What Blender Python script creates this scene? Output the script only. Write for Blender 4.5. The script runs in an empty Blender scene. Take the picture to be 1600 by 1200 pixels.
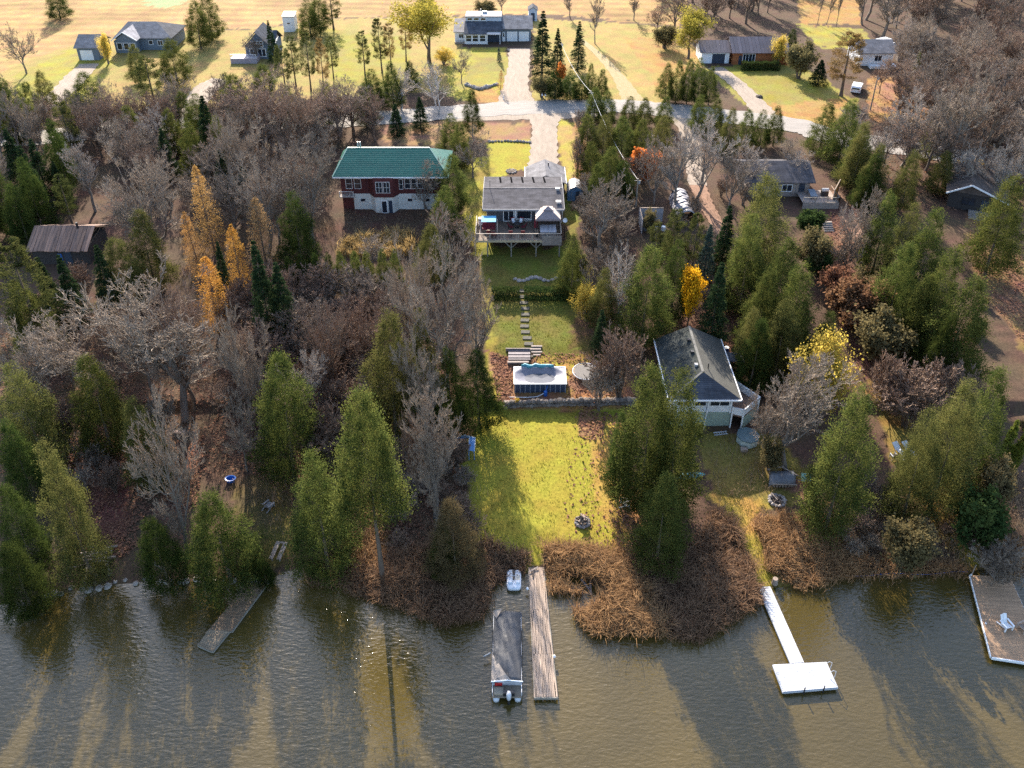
import bpy, math, random
import numpy as np
from mathutils import Vector, Matrix

# ------------------------------------------------------------------ camera, sky, sun, exposure
scene = bpy.context.scene
COL = scene.collection
PITCH = math.radians(31.0); FOC = 1572.0 * math.cos(PITCH); CAMH = 76.24 * math.cos(PITCH); CY = -410.0 + 1572.0 * math.sin(PITCH); CAMY = 76.24 * (math.sin(PITCH) - .64279)   # drone camera, lens shifted down
cam = bpy.data.cameras.new('camera'); cam_o = bpy.data.objects.new('camera', cam); COL.objects.link(cam_o)
cam_o.location = (0, CAMY, CAMH); cam_o.rotation_euler = (math.radians(90) - PITCH, 0, 0)
cam.sensor_width = 36.0; cam.lens = 36.0 * FOC / 1600.0; cam.shift_y = -(600.0 - CY) / 1600.0; cam.clip_start = 0.5; cam.clip_end = 6000
scene.camera = cam_o
SUN_AZ = math.radians(-11.0); SUN_EL = math.radians(28.0)
world = bpy.data.worlds.new('World'); scene.world = world; world.use_nodes = True
wn = world.node_tree.nodes; wl = world.node_tree.links; wn.clear()
sky = wn.new('ShaderNodeTexSky'); sky.sky_type = 'NISHITA'; sky.sun_disc = False
sky.sun_elevation = SUN_EL; sky.sun_rotation = SUN_AZ; sky.air_density = 1.0; sky.dust_density = 1.6; sky.ozone_density = 1.6
wbg = wn.new('ShaderNodeBackground'); wbg.inputs['Strength'].default_value = 0.14
wo = wn.new('ShaderNodeOutputWorld'); wl.new(sky.outputs[0], wbg.inputs[0]); wl.new(wbg.outputs[0], wo.inputs[0])
sun = bpy.data.lights.new('sun', 'SUN'); sun.energy = 4.4; sun.angle = math.radians(0.5); sun.color = (1.0, 0.90, 0.76)
sun_o = bpy.data.objects.new('sun', sun); COL.objects.link(sun_o)
sd = Vector((math.sin(SUN_AZ) * math.cos(SUN_EL), math.cos(SUN_AZ) * math.cos(SUN_EL), math.sin(SUN_EL)))
sun_o.rotation_euler = sd.to_track_quat('Z', 'Y').to_euler(); sun_o.location = (0, 0, 120)
scene.view_settings.view_transform = 'Standard'; scene.view_settings.look = 'None'
scene.view_settings.gamma = 1.0; scene.view_settings.exposure = 1.78; scene.view_settings.use_curve_mapping = False
scene.cycles.use_denoising = False; scene.cycles.max_bounces = 5; scene.cycles.transparent_max_bounces = 4
scene.cycles.diffuse_bounces = 2; scene.cycles.glossy_bounces = 2; scene.cycles.transmission_bounces = 3

rng = np.random.default_rng(7); random.seed(7)

# ------------------------------------------------------------------ terrain and sight-lines used for survey
PROF = np.array([(36, .3), (50, .8), (60, 1.15), (63.6, 1.2), (64.2, 2.0), (71, 2.1), (74, 2.5), (84, 3.0), (90, 3.9),
                 (100, 4.4), (112, 4.9), (150, 5.2), (260, 5.6), (2500, 8)])
def zp(Y): return np.interp(Y, PROF[:, 0], PROF[:, 1])
def ray(px, py):
    u = (px - 800) / FOC; v = (py - CY) / FOC
    return u, math.cos(PITCH) - v * math.sin(PITCH), -math.sin(PITCH) - v * math.cos(PITCH)
def P(px, py, z=None):
    """survey point: where the sight-line through a photo pixel meets height z, or the ground"""
    dx, dy, dz = ray(px, py); zz = 0.0 if z is None else z
    for _ in range(30):
        t = (zz - CAMH) / dz
        if z is not None: break
        zz = .5 * zz + .5 * float(zp(t * dy + CAMY))
    return Vector((t * dx, t * dy + CAMY, zz if z is None else z))
def zat(py, Y):
    a = PITCH + math.atan((py - CY) / FOC); return CAMH - (Y - CAMY) * math.tan(a)
def ppm(Y, z): return FOC / ((Y - CAMY) * math.cos(PITCH) + (CAMH - z) * math.sin(PITCH))
def xat(px, Y, z): return (px - 800) / ppm(Y, z)

# shoreline: pixel polyline of the water's edge
SHORE_PX = [(-400, 960), (0, 945), (90, 928), (150, 918), (230, 908), (420, 908), (445, 893), (470, 888), (495, 905), (600, 935),
            (700, 965), (752, 955), (768, 920), (800, 900), (850, 892), (880, 905), (905, 935), (930, 975), (1040, 985), (1100, 985), (1165, 950),
            (1200, 920), (1250, 915), (1330, 897), (1400, 890), (1500, 893), (1545, 890), (1610, 905), (2100, 930)]
SH = np.array([[p.x, p.y] for p in (P(x, y, 0.0) for x, y in SHORE_PX)])
SH = SH[np.argsort(SH[:, 0])]
def shoreY(X): return np.interp(X, SH[:, 0], SH[:, 1])
def ground(X, Y):
    b = zp(Y); d = np.asarray(Y) - shoreY(X)
    z = np.where(d < 5.0, np.minimum(b, np.clip(d * 0.16, -1.5, 0.8)), b)
    for x0, y0, rx, ry in ((5.7, 41.6, 1.25, .8), (7.0, 40.6, .75, 1.1)):      # the little open pool among the reeds
        z = z - 1.3 * np.exp(-(((np.asarray(X) - x0) / rx) ** 2 + ((np.asarray(Y) - y0) / ry) ** 2) ** 2)
    return z

# ------------------------------------------------------------------ materials
MATS = {}
def newmat(name):
    m = bpy.data.materials.new(name); m.use_nodes = True; m.node_tree.nodes.clear()
    return m, m.node_tree.nodes, m.node_tree.links
def surf(name, col, col2=None, scale=3.0, rough=.7, bump=0.0, metal=0.0, stretch=(1, 1, 1), bscale=None, detail=5.0, spec=.4, var=0.0):
    """Principled with two noise-mixed tones, optional bump and per-object variation"""
    if name in MATS: return MATS[name]
    m, n, l = newmat(name)
    out = n.new('ShaderNodeOutputMaterial'); b = n.new('ShaderNodeBsdfPrincipled'); l.new(b.outputs[0], out.inputs[0])
    b.inputs['Roughness'].default_value = rough; b.inputs['Metallic'].default_value = metal
    b.inputs['Specular IOR Level'].default_value = spec
    tc = n.new('ShaderNodeTexCoord'); mp = n.new('ShaderNodeMapping'); mp.inputs['Scale'].default_value = stretch
    l.new(tc.outputs['Object'], mp.inputs[0])
    nz = n.new('ShaderNodeTexNoise'); nz.inputs['Scale'].default_value = scale; nz.inputs['Detail'].default_value = detail
    l.new(mp.outputs[0], nz.inputs['Vector'])
    rp = n.new('ShaderNodeValToRGB'); c2 = col2 or tuple(c * .7 for c in col)
    rp.color_ramp.elements[0].position = .32; rp.color_ramp.elements[1].position = .68
    rp.color_ramp.elements[0].color = (*c2, 1); rp.color_ramp.elements[1].color = (*col, 1)
    l.new(nz.outputs[0], rp.inputs[0]); src = rp.outputs[0]
    if var:
        oi = n.new('ShaderNodeObjectInfo'); hs = n.new('ShaderNodeHueSaturation')
        mr = n.new('ShaderNodeMapRange'); mr.inputs[3].default_value = 1 - var; mr.inputs[4].default_value = 1 + var
        l.new(oi.outputs['Random'], mr.inputs[0]); l.new(mr.outputs[0], hs.inputs['Value']); l.new(src, hs.inputs['Color']); src = hs.outputs[0]
    l.new(src, b.inputs['Base Color'])
    if bump:
        nb = n.new('ShaderNodeTexNoise'); nb.inputs['Scale'].default_value = bscale or scale * 4; nb.inputs['Detail'].default_value = 4
        l.new(mp.outputs[0], nb.inputs['Vector']); bp = n.new('ShaderNodeBump'); bp.inputs['Strength'].default_value = bump
        bp.inputs['Distance'].default_value = .05; l.new(nb.outputs[0], bp.inputs['Height']); l.new(bp.outputs[0], b.inputs['Normal'])
    MATS[name] = m; return m
def shingle(name, col, col2, row=.16):
    m, n, l = newmat(name)
    out = n.new('ShaderNodeOutputMaterial'); b = n.new('ShaderNodeBsdfPrincipled'); l.new(b.outputs[0], out.inputs[0]); b.inputs['Roughness'].default_value = .85
    b.inputs['Specular IOR Level'].default_value = .04
    tc = n.new('ShaderNodeTexCoord'); br = n.new('ShaderNodeTexBrick')
    br.inputs['Scale'].default_value = 1.0; br.inputs['Brick Width'].default_value = .9; br.inputs['Row Height'].default_value = row
    br.inputs['Mortar Size'].default_value = .012; br.inputs['Color1'].default_value = (*col, 1); br.inputs['Color2'].default_value = (*col2, 1)
    br.inputs['Mortar'].default_value = (*[c * .55 for c in col2], 1); br.inputs['Bias'].default_value = -.2
    l.new(tc.outputs['Object'], br.inputs['Vector'])
    nz = n.new('ShaderNodeTexNoise'); nz.inputs['Scale'].default_value = .9; nz.inputs['Detail'].default_value = 6; l.new(tc.outputs['Object'], nz.inputs['Vector'])
    mr = n.new('ShaderNodeMapRange'); mr.inputs[1].default_value = .3; mr.inputs[2].default_value = .7; mr.inputs[3].default_value = .7; mr.inputs[4].default_value = 1.25; l.new(nz.outputs[0], mr.inputs[0])
    mx = n.new('ShaderNodeMix'); mx.data_type = 'RGBA'; mx.blend_type = 'MULTIPLY'; mx.inputs[0].default_value = 1
    l.new(br.outputs[0], mx.inputs[6]); l.new(mr.outputs[0], mx.inputs[7]); l.new(mx.outputs[2], b.inputs['Base Color'])
    MATS[name] = m; return m
def leafmat(name, c1, c2, trans=.35, scale=1.3, var=.16, hue=.012, twig=None):
    """foliage: diffuse plus translucent, clumps of two tones and a small hue drift per tree"""
    m, n, l = newmat(name)
    out = n.new('ShaderNodeOutputMaterial'); tc = n.new('ShaderNodeTexCoord')
    nz = n.new('ShaderNodeTexNoise'); nz.inputs['Scale'].default_value = scale; nz.inputs['Detail'].default_value = 9; nz.inputs['Roughness'].default_value = .72; l.new(tc.outputs['Object'], nz.inputs['Vector'])
    rp = n.new('ShaderNodeValToRGB'); rp.color_ramp.elements[0].position = .38; rp.color_ramp.elements[1].position = .62
    rp.color_ramp.elements[0].color = (*c1, 1); rp.color_ramp.elements[1].color = (*c2, 1); l.new(nz.outputs[0], rp.inputs[0])
    oi = n.new('ShaderNodeObjectInfo'); hs = n.new('ShaderNodeHueSaturation')
    a = n.new('ShaderNodeMapRange'); a.inputs[3].default_value = 1 - var; a.inputs[4].default_value = 1 + var; l.new(oi.outputs['Random'], a.inputs[0])
    mm = n.new('ShaderNodeMath'); mm.operation = 'MULTIPLY'; mm.inputs[1].default_value = 7.31; l.new(oi.outputs['Random'], mm.inputs[0])
    fr = n.new('ShaderNodeMath'); fr.operation = 'FRACT'; l.new(mm.outputs[0], fr.inputs[0])
    h = n.new('ShaderNodeMapRange'); h.inputs[3].default_value = .5 - hue; h.inputs[4].default_value = .5 + hue; l.new(fr.outputs[0], h.inputs[0])
    l.new(a.outputs[0], hs.inputs['Value']); l.new(h.outputs[0], hs.inputs['Hue']); l.new(rp.outputs[0], hs.inputs['Color'])
    d = n.new('ShaderNodeBsdfDiffuse'); t = n.new('ShaderNodeBsdfTranslucent'); mx = n.new('ShaderNodeMixShader'); mx.inputs[0].default_value = trans
    l.new(hs.outputs[0], d.inputs[0]); l.new(hs.outputs[0], t.inputs[0]); l.new(d.outputs[0], mx.inputs[1]); l.new(t.outputs[0], mx.inputs[2]); l.new(mx.outputs[0], out.inputs[0])
    MATS[name] = m; return m
def glass(name='window_glass', col=(.02, .025, .035)):
    if name in MATS: return MATS[name]
    m, n, l = newmat(name); out = n.new('ShaderNodeOutputMaterial'); b = n.new('ShaderNodeBsdfPrincipled'); l.new(b.outputs[0], out.inputs[0])
    b.inputs['Base Color'].default_value = (*col, 1); b.inputs['Roughness'].default_value = .06; b.inputs['Specular IOR Level'].default_value = .8
    MATS[name] = m; return m

# ------------------------------------------------------------------ object helpers
ROOTM = {}
def tag(o, label=None, cat=None, group=None, kind=None):
    if label: o['label'] = label
    if cat: o['category'] = cat
    if group: o['group'] = group
    if kind: o['kind'] = kind
    return o
def thing(name, label, cat, loc=(0, 0, 0), rz=0.0, group=None):
    o = bpy.data.objects.new(name, None); COL.objects.link(o); o.empty_display_size = .3
    o.location = loc; o.rotation_euler = (0, 0, rz); ROOTM[o.name] = (Matrix.Translation(Vector(loc)) @ Matrix.Rotation(rz, 4, 'Z')).inverted()
    return tag(o, label, cat, group)
def rootinv(o):
    while o is not None:
        if o.name in ROOTM: return ROOTM[o.name]
        o = o.parent
    return None
def mesh_np(name, V, F, mat, smooth=False):
    V = np.asarray(V, dtype=np.float32); me = bpy.data.meshes.new(name)
    if isinstance(F, np.ndarray):
        k = F.shape[1]; me.vertices.add(len(V)); me.vertices.foreach_set('co', V.ravel())
        me.loops.add(F.size); me.loops.foreach_set('vertex_index', F.astype(np.int32).ravel())
        me.polygons.add(len(F)); me.polygons.foreach_set('loop_start', (np.arange(len(F)) * k).astype(np.int32))
        me.update(calc_edges=True)
    else:
        me.from_pydata([tuple(map(float, v)) for v in V], [], F); me.update()
    for mm in (mat if isinstance(mat, (list, tuple)) else [mat]): me.materials.append(mm)
    if smooth: me.polygons.foreach_set('use_smooth', np.ones(len(me.polygons), dtype=bool))
    return me
def obj(name, me, parent=None):
    o = bpy.data.objects.new(name, me); COL.objects.link(o)
    if parent is not None: o.parent = parent
    return o
class MB:
    """collects boxes, slabs, beams and tubes, in world coordinates; build() links them as ONE mesh object"""
    def __init__(s): s.v = []; s.f = []
    def add(s, v, f):
        k = len(s.v); s.v += [Vector(p) for p in v]; s.f += [[i + k for i in q] for q in f]; return s
    def box(s, x0, x1, y0, y1, z0, z1):
        return s.add([(x0, y0, z0), (x1, y0, z0), (x1, y1, z0), (x0, y1, z0), (x0, y0, z1), (x1, y0, z1), (x1, y1, z1), (x0, y1, z1)],
                     [(3, 2, 1, 0), (4, 5, 6, 7), (0, 1, 5, 4), (1, 2, 6, 5), (2, 3, 7, 6), (3, 0, 4, 7)])
    def slab(s, pts, d):
        """polygon extruded by vector d"""
        pts = [Vector(p) for p in pts]; d = Vector(d); n = len(pts)
        return s.add(pts + [p + d for p in pts], [list(range(n))[::-1], list(range(n, 2 * n))] + [(i, (i + 1) % n, n + (i + 1) % n, n + i) for i in range(n)])
    def beam(s, a, b, w, h=None, up=(0, 0, 1)):
        a = Vector(a); b = Vector(b); h = h or w; t = (b - a).normalized(); up = Vector(up)
        if abs(t.dot(up)) > .95: up = Vector((0, 1, 0))
        x = t.cross(up).normalized(); y = x.cross(t).normalized(); q = []
        for p in (a, b): q += [p + x * (w / 2) * sx + y * (h / 2) * sy for sx, sy in ((-1, -1), (1, -1), (1, 1), (-1, 1))]
        return s.add(q, [(3, 2, 1, 0), (4, 5, 6, 7), (0, 1, 5, 4), (1, 2, 6, 5), (2, 3, 7, 6), (3, 0, 4, 7)])
    def tube(s, pts, r, n=8, cap=True):
        pts = [Vector(p) for p in pts]; rs = r if isinstance(r, (list, tuple)) else [r] * len(pts); vs = []
        for i, p in enumerate(pts):
            t = (pts[min(i + 1, len(pts) - 1)] - pts[max(i - 1, 0)]).normalized(); a = Vector((0, 0, 1)) if abs(t.z) < .9 else Vector((1, 0, 0))
            x = t.cross(a).normalized(); y = x.cross(t)
            vs += [p + (x * math.cos(2 * math.pi * k / n) + y * math.sin(2 * math.pi * k / n)) * rs[i] for k in range(n)]
        fs = [(i * n + k, i * n + (k + 1) % n, (i + 1) * n + (k + 1) % n, (i + 1) * n + k) for i in range(len(pts) - 1) for k in range(n)]
        if cap: fs += [list(range(n))[::-1], list(range((len(pts) - 1) * n, len(pts) * n))]
        return s.add(vs, fs)
    def lathe(s, c, prof, n=16, sx=1, sy=1):
        c = Vector(c); vs = []
        for r, z in prof: vs += [c + Vector((math.cos(2 * math.pi * k / n) * r * sx, math.sin(2 * math.pi * k / n) * r * sy, z)) for k in range(n)]
        m = len(prof); fs = [(i * n + k, i * n + (k + 1) % n, (i + 1) * n + (k + 1) % n, (i + 1) * n + k) for i in range(m - 1) for k in range(n)]
        return s.add(vs, fs + [list(range(n))[::-1], list(range((m - 1) * n, m * n))])
    def rot(s, c, a):
        R = Matrix.Translation(Vector(c)) @ Matrix.Rotation(a, 4, 'Z') @ Matrix.Translation(-Vector(c)); s.v = [R @ p for p in s.v]; return s
    def build(s, name, mat, parent=None, smooth=False, bevel=0):
        M = rootinv(parent) if parent is not None else None
        vs = [M @ p for p in s.v] if M is not None else s.v
        o = obj(name, mesh_np(name, [tuple(p) for p in vs], s.f, mat, smooth), parent)
        if bevel:
            b = o.modifiers.new('bevel', 'BEVEL'); b.width = bevel; b.segments = 2; b.limit_method = 'ANGLE'
        return o
def copy_tree(o, parent=None):
    c = o.copy(); COL.objects.link(c)
    if parent is not None: c.parent = parent
    for ch in list(o.children): copy_tree(ch, c)
    return c
# ------------------------------------------------------------------ the ground sheet
def steps(a, b, s): return np.arange(a, b, s)
def grow(a, b, s0, k):
    o = []; x = a; s = s0
    while x < b: o.append(x); x += s; s *= k
    return np.array(o + [b])
xs = np.concatenate([-grow(150, 2600, 2, 1.35)[::-1], steps(-149.5, 149.6, .5), grow(150, 2600, 2, 1.35)])
ys = np.concatenate([-grow(-21, 400, 3, 1.5)[::-1] , steps(22, 78, .34), steps(78, 125, .5), steps(125, 250, 1.1), grow(250, 2600, 2, 1.3)])
ys = np.unique(np.round(ys, 4)); xs = np.unique(np.round(xs, 4))
def vnoise(x, y, sc, seed):
    """cheap smooth value noise in -1..1"""
    g = np.random.default_rng(seed).uniform(-1, 1, (256, 256)); x = x / sc + 1000; y = y / sc + 1000
    i = np.floor(x).astype(int); j = np.floor(y).astype(int); fx = x - i; fy = y - j; fx = fx * fx * (3 - 2 * fx); fy = fy * fy * (3 - 2 * fy)
    i0, i1, j0, j1 = i % 256, (i + 1) % 256, j % 256, (j + 1) % 256
    return (g[i0, j0] * (1 - fx) + g[i1, j0] * fx) * (1 - fy) + (g[i0, j1] * (1 - fx) + g[i1, j1] * fx) * fy
def inpoly(x, y, poly):
    r = np.zeros(x.shape, bool); n = len(poly)
    for k in range(n):
        x0, y0 = poly[k]; x1, y1 = poly[(k + 1) % n]
        if y0 == y1: continue
        c = ((y0 > y) != (y1 > y)) & (x < (x1 - x0) * (y - y0) / (y1 - y0) + x0); r ^= c
    return r
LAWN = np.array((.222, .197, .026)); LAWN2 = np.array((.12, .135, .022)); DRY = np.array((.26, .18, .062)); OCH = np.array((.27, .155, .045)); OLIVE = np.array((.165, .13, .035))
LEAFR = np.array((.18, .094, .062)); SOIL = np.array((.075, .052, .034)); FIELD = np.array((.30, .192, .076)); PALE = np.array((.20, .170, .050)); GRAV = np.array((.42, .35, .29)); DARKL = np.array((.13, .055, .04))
REG = [  # photo outline, colour, second colour
    ([(-400, 130), (0, 118), (130, 62), (290, 48), (400, 44), (530, 27), (720, 24), (860, 22), (960, 32), (1062, 42), (1090, -60), (-400, -60)], FIELD, FIELD * .8),
    ([(-60, 135), (130, 63), (290, 50), (400, 46), (530, 29), (720, 26), (725, 140), (560, 150), (345, 165), (150, 175), (-60, 185)], PALE * 1.05, DRY * 1.05),
    ([(20, 120), (130, 66), (180, 95), (120, 170), (20, 170)], LAWN * 1.1, PALE),
    ([(505, 45), (640, 60), (640, 130), (520, 140)], PALE, LAWN * 1.0),
    ([(700, 75), (790, 75), (806, 135), (790, 160), (740, 160), (700, 150)], PALE, LAWN * 1.2),
    ([(715, 78), (786, 76), (800, 125), (735, 132)], LAWN * 1.15, PALE * .9), ([(735, 138), (775, 138), (790, 163), (735, 160)], DRY, OCH),
    ([(835, 30), (960, 35), (1060, 44), (1090, 90), (1040, 165), (830, 165)], PALE * 1.08, DRY * 1.12),
    ([(975, 60), (1075, 60), (1100, 100), (1030, 140)], DRY, OCH),
    ([(1100, 105), (1240, 95), (1345, 160), (1270, 195), (1170, 172)], LAWN * .9, PALE), ([(1170, 165), (1330, 152), (1300, 200), (1190, 195)], DRY, OCH),
    ([(1245, 38), (1350, 45), (1365, 75), (1280, 75)], LAWN * 1.2, PALE), ([(1240, -40), (1340, -40), (1345, 38), (1250, 38)], FIELD * .85, OCH),
    ([(1355, 120), (1420, 120), (1480, 190), (1360, 190)], OCH * 1.1, LEAFR * 1.2),
    ([(590, 195), (830, 190), (830, 225), (600, 225)], DRY * .9, LEAFR * 1.2),
    ([(762, 222), (832, 220), (830, 262), (745, 285), (760, 262)], LAWN, LAWN * 1.2), ([(868, 188), (900, 190), (905, 300), (884, 300)], DRY * 1.05, LAWN * 1.2),
    ([(720, 250), (765, 245), (770, 400), (800, 640), (770, 645), (748, 420), (722, 340)], LAWN * 1.0, OLIVE),
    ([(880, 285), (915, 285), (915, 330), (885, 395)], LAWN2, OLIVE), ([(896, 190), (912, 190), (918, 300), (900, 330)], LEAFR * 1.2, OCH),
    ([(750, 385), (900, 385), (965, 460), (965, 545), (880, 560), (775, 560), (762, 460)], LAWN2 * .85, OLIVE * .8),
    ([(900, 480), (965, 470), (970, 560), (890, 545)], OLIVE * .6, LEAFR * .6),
    ([(765, 548), (800, 560), (980, 555), (990, 640), (780, 640)], LEAFR * 1.05, OCH),
    ([(885, 570), (900, 640), (888, 640), (878, 580)], LAWN, OCH), ([(835, 560), (960, 548), (960, 570), (835, 575)], OCH, LAWN),
    ([(745, 640), (990, 640), (992, 880), (850, 862), (820, 905), (825, 862), (735, 850), (728, 740)], LAWN * 1.08, LAWN * .95 + OCH * .1),
    ([(905, 655), (990, 645), (1000, 880), (960, 872), (930, 760)], LAWN * .55 + OCH * .6, OCH * 1.1), ([(900, 640), (940, 645), (935, 690), (905, 680)], LEAFR * 1.2, LAWN), ([(955, 700), (990, 690), (1000, 870), (980, 868)], OCH, LEAFR * 1.3),
    ([(1085, 675), (1210, 675), (1290, 770), (1180, 800), (1245, 920), (1195, 930), (1135, 830)], OLIVE * .75, OLIVE),
    ([(1120, 770), (1205, 790), (1180, 810), (1225, 905), (1190, 930), (1135, 840)], LAWN * 1.0, OCH * 1.2), ([(1215, 740), (1260, 750), (1300, 800), (1240, 780)], LEAFR * 1.1, OCH),
    ([(1335, 560), (1380, 560), (1430, 670), (1480, 730), (1550, 890), (1515, 900), (1420, 770), (1385, 690)], OCH * .8, OLIVE * .9),
    ([(1455, 740), (1490, 750), (1560, 885), (1520, 885)], LAWN * .9, OCH),
    ([(1295, 300), (1345, 320), (1330, 440), (1360, 520), (1400, 600), (1350, 590), (1300, 480)], LEAFR, LEAFR * .7), ([(1505, 330), (1620, 330), (1700, 640), (1610, 560), (1530, 450)], LEAFR * 1.0, DRY * .7),
    ([(1370, 520), (1500, 530), (1500, 640), (1390, 640)], LEAFR * .8, LEAFR * .5), ([(1140, 360), (1175, 400), (1175, 520), (1120, 560), (1030, 560), (1045, 500), (1140, 480)], LEAFR * .8, LEAFR * .5),
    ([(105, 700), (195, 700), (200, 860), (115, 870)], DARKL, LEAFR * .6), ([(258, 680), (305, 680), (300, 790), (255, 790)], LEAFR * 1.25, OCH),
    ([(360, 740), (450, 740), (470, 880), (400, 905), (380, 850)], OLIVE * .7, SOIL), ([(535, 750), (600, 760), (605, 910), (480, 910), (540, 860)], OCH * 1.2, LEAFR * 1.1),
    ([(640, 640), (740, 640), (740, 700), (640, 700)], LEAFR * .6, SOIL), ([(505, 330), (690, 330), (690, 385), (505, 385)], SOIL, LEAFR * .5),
]
GX, GY = np.meshgrid(xs, ys); gx = GX.ravel(); gy = GY.ravel()
gz = ground(gx, gy)
gyc = gy - CAMY; zc_ = gyc * math.cos(PITCH) + (CAMH - gz) * math.sin(PITCH); front = zc_ > 5; zc_ = np.where(front, zc_, 5)
ppx = 800 + FOC * gx / zc_; ppy = CY + FOC * (-gyc * math.sin(PITCH) + (CAMH - gz) * math.cos(PITCH)) / zc_
ppx = np.where(front, ppx, -9e3); sc_ = FOC / zc_
jx = (vnoise(gx, gy, 1.6, 1) * .5 + vnoise(gx, gy, .7, 2) * .4) * sc_; jy = (vnoise(gx, gy, 1.6, 3) * .5 + vnoise(gx, gy, .7, 4) * .4) * sc_ * .7
nA = vnoise(gx, gy, 3.2, 5) * .6 + vnoise(gx, gy, 1.1, 6) * .5; nB = vnoise(gx, gy, 5.5, 8) * .6 + vnoise(gx, gy, 1.7, 9) * .4
def mixc(a, b, n): w = np.clip(n * .8 + .5, 0, 1)[:, None]; return a[None] * (1 - w) + b[None] * w
gcol = mixc(SOIL, SOIL * .6 + LEAFR * .25, nA); far = (gy > 235); gcol[far] = mixc(FIELD, PALE, nB)[far]; soft = ~far
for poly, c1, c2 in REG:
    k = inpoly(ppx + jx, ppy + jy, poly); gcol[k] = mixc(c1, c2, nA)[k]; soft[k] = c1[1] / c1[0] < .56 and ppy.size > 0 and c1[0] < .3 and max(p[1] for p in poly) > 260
fieldm = inpoly(ppx, ppy, REG[0][0]) & ~inpoly(ppx, ppy, REG[1][0])
gcol[fieldm] *= (1 + .13 * np.sin(gy[fieldm] * 1.35 + 2.5 * vnoise(gx[fieldm], gy[fieldm], 20, 11)) + .22 * vnoise(gx[fieldm], gy[fieldm], 9, 12))[:, None]
gp = inpoly(ppx + jx * 3, ppy + jy, [(225, -10), (292, -10), (292, 6), (258, 12), (228, 8)]); gcol[gp] = np.array((.21, .25, .12))
bed = gz < 0; gcol[bed] = np.array((.10, .08, .04))
# small relief away from the made ground
relief = vnoise(gx, gy, 2.4, 21) * .09 + vnoise(gx, gy, .9, 22) * .045
soft &= (gz > .25) & ~((ppy < 330) & (ppx > 540) & (ppx < 1320)); gzr = gz + np.where(soft, relief, relief * .12)
ny, nx = GX.shape; idx = np.arange(ny * nx).reshape(ny, nx)
quads = np.stack([idx[:-1, :-1], idx[:-1, 1:], idx[1:, 1:], idx[1:, :-1]], -1).reshape(-1, 4)
gm, n, l = newmat('ground_cover'); out = n.new('ShaderNodeOutputMaterial'); b = n.new('ShaderNodeBsdfPrincipled'); l.new(b.outputs[0], out.inputs[0])
b.inputs['Roughness'].default_value = .95; b.inputs['Specular IOR Level'].default_value = .1
at = n.new('ShaderNodeAttribute'); at.attribute_name = 'cover'; tc = n.new('ShaderNodeTexCoord')
n1 = n.new('ShaderNodeTexNoise'); n1.inputs['Scale'].default_value = 3.2; n1.inputs['Detail'].default_value = 9; n1.inputs['Roughness'].default_value = .72; l.new(tc.outputs['Object'], n1.inputs['Vector'])
m1 = n.new('ShaderNodeMapRange'); m1.inputs[1].default_value = .3; m1.inputs[2].default_value = .72; m1.inputs[3].default_value = .62; m1.inputs[4].default_value = 1.4; l.new(n1.outputs[0], m1.inputs[0])
n2 = n.new('ShaderNodeTexNoise'); n2.inputs['Scale'].default_value = .35; n2.inputs['Detail'].default_value = 5; l.new(tc.outputs['Object'], n2.inputs['Vector'])
hs = n.new('ShaderNodeHueSaturation'); m2 = n.new('ShaderNodeMapRange'); m2.inputs[1].default_value = .3; m2.inputs[2].default_value = .7; m2.inputs[3].default_value = .475; m2.inputs[4].default_value = .52; l.new(n2.outputs[0], m2.inputs[0])
mx = n.new('ShaderNodeMix'); mx.data_type = 'RGBA'; mx.blend_type = 'MULTIPLY'; mx.inputs[0].default_value = 1
l.new(at.outputs['Color'], mx.inputs[6]); l.new(m1.outputs[0], mx.inputs[7]); l.new(mx.outputs[2], hs.inputs['Color']); l.new(m2.outputs[0], hs.inputs['Hue']); l.new(hs.outputs[0], b.inputs['Base Color'])
bp = n.new('ShaderNodeBump'); bp.inputs['Strength'].default_value = .8; bp.inputs['Distance'].default_value = .036; l.new(n1.outputs[0], bp.inputs['Height']); l.new(bp.outputs[0], b.inputs['Normal'])
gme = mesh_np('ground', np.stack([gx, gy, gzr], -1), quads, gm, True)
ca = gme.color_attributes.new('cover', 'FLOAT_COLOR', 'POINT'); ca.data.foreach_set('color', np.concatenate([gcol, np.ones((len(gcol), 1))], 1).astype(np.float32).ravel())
tag(obj('ground', gme), kind='structure')

# ------------------------------------------------------------------ the lake
wm, n, l = newmat('lake_water'); out = n.new('ShaderNodeOutputMaterial'); b = n.new('ShaderNodeBsdfPrincipled'); l.new(b.outputs[0], out.inputs[0])
b.inputs['Roughness'].default_value = .09; b.inputs['IOR'].default_value = 1.4; b.inputs['Specular IOR Level'].default_value = .88
tc = n.new('ShaderNodeTexCoord')
nz = n.new('ShaderNodeTexNoise'); nz.inputs['Scale'].default_value = .09; nz.inputs['Detail'].default_value = 4; l.new(tc.outputs['Object'], nz.inputs['Vector'])
rp = n.new('ShaderNodeValToRGB'); rp.color_ramp.elements[0].position = .35; rp.color_ramp.elements[1].position = .66
rp.color_ramp.elements[0].color = (.055, .040, .011, 1); rp.color_ramp.elements[1].color = (.080, .056, .014, 1); l.new(nz.outputs[0], rp.inputs[0]); l.new(rp.outputs[0], b.inputs['Base Color'])
def ripple(rot, sx, sy, sc, dist):
    mp = n.new('ShaderNodeMapping'); mp.inputs['Rotation'].default_value = (0, 0, rot); mp.inputs['Scale'].default_value = (sx, sy, 1); l.new(tc.outputs['Object'], mp.inputs[0])
    t = n.new('ShaderNodeTexNoise'); t.inputs['Scale'].default_value = sc; t.inputs['Detail'].default_value = 2.5; t.inputs['Distortion'].default_value = dist; l.new(mp.outputs[0], t.inputs['Vector']); return t.outputs[0]
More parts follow.
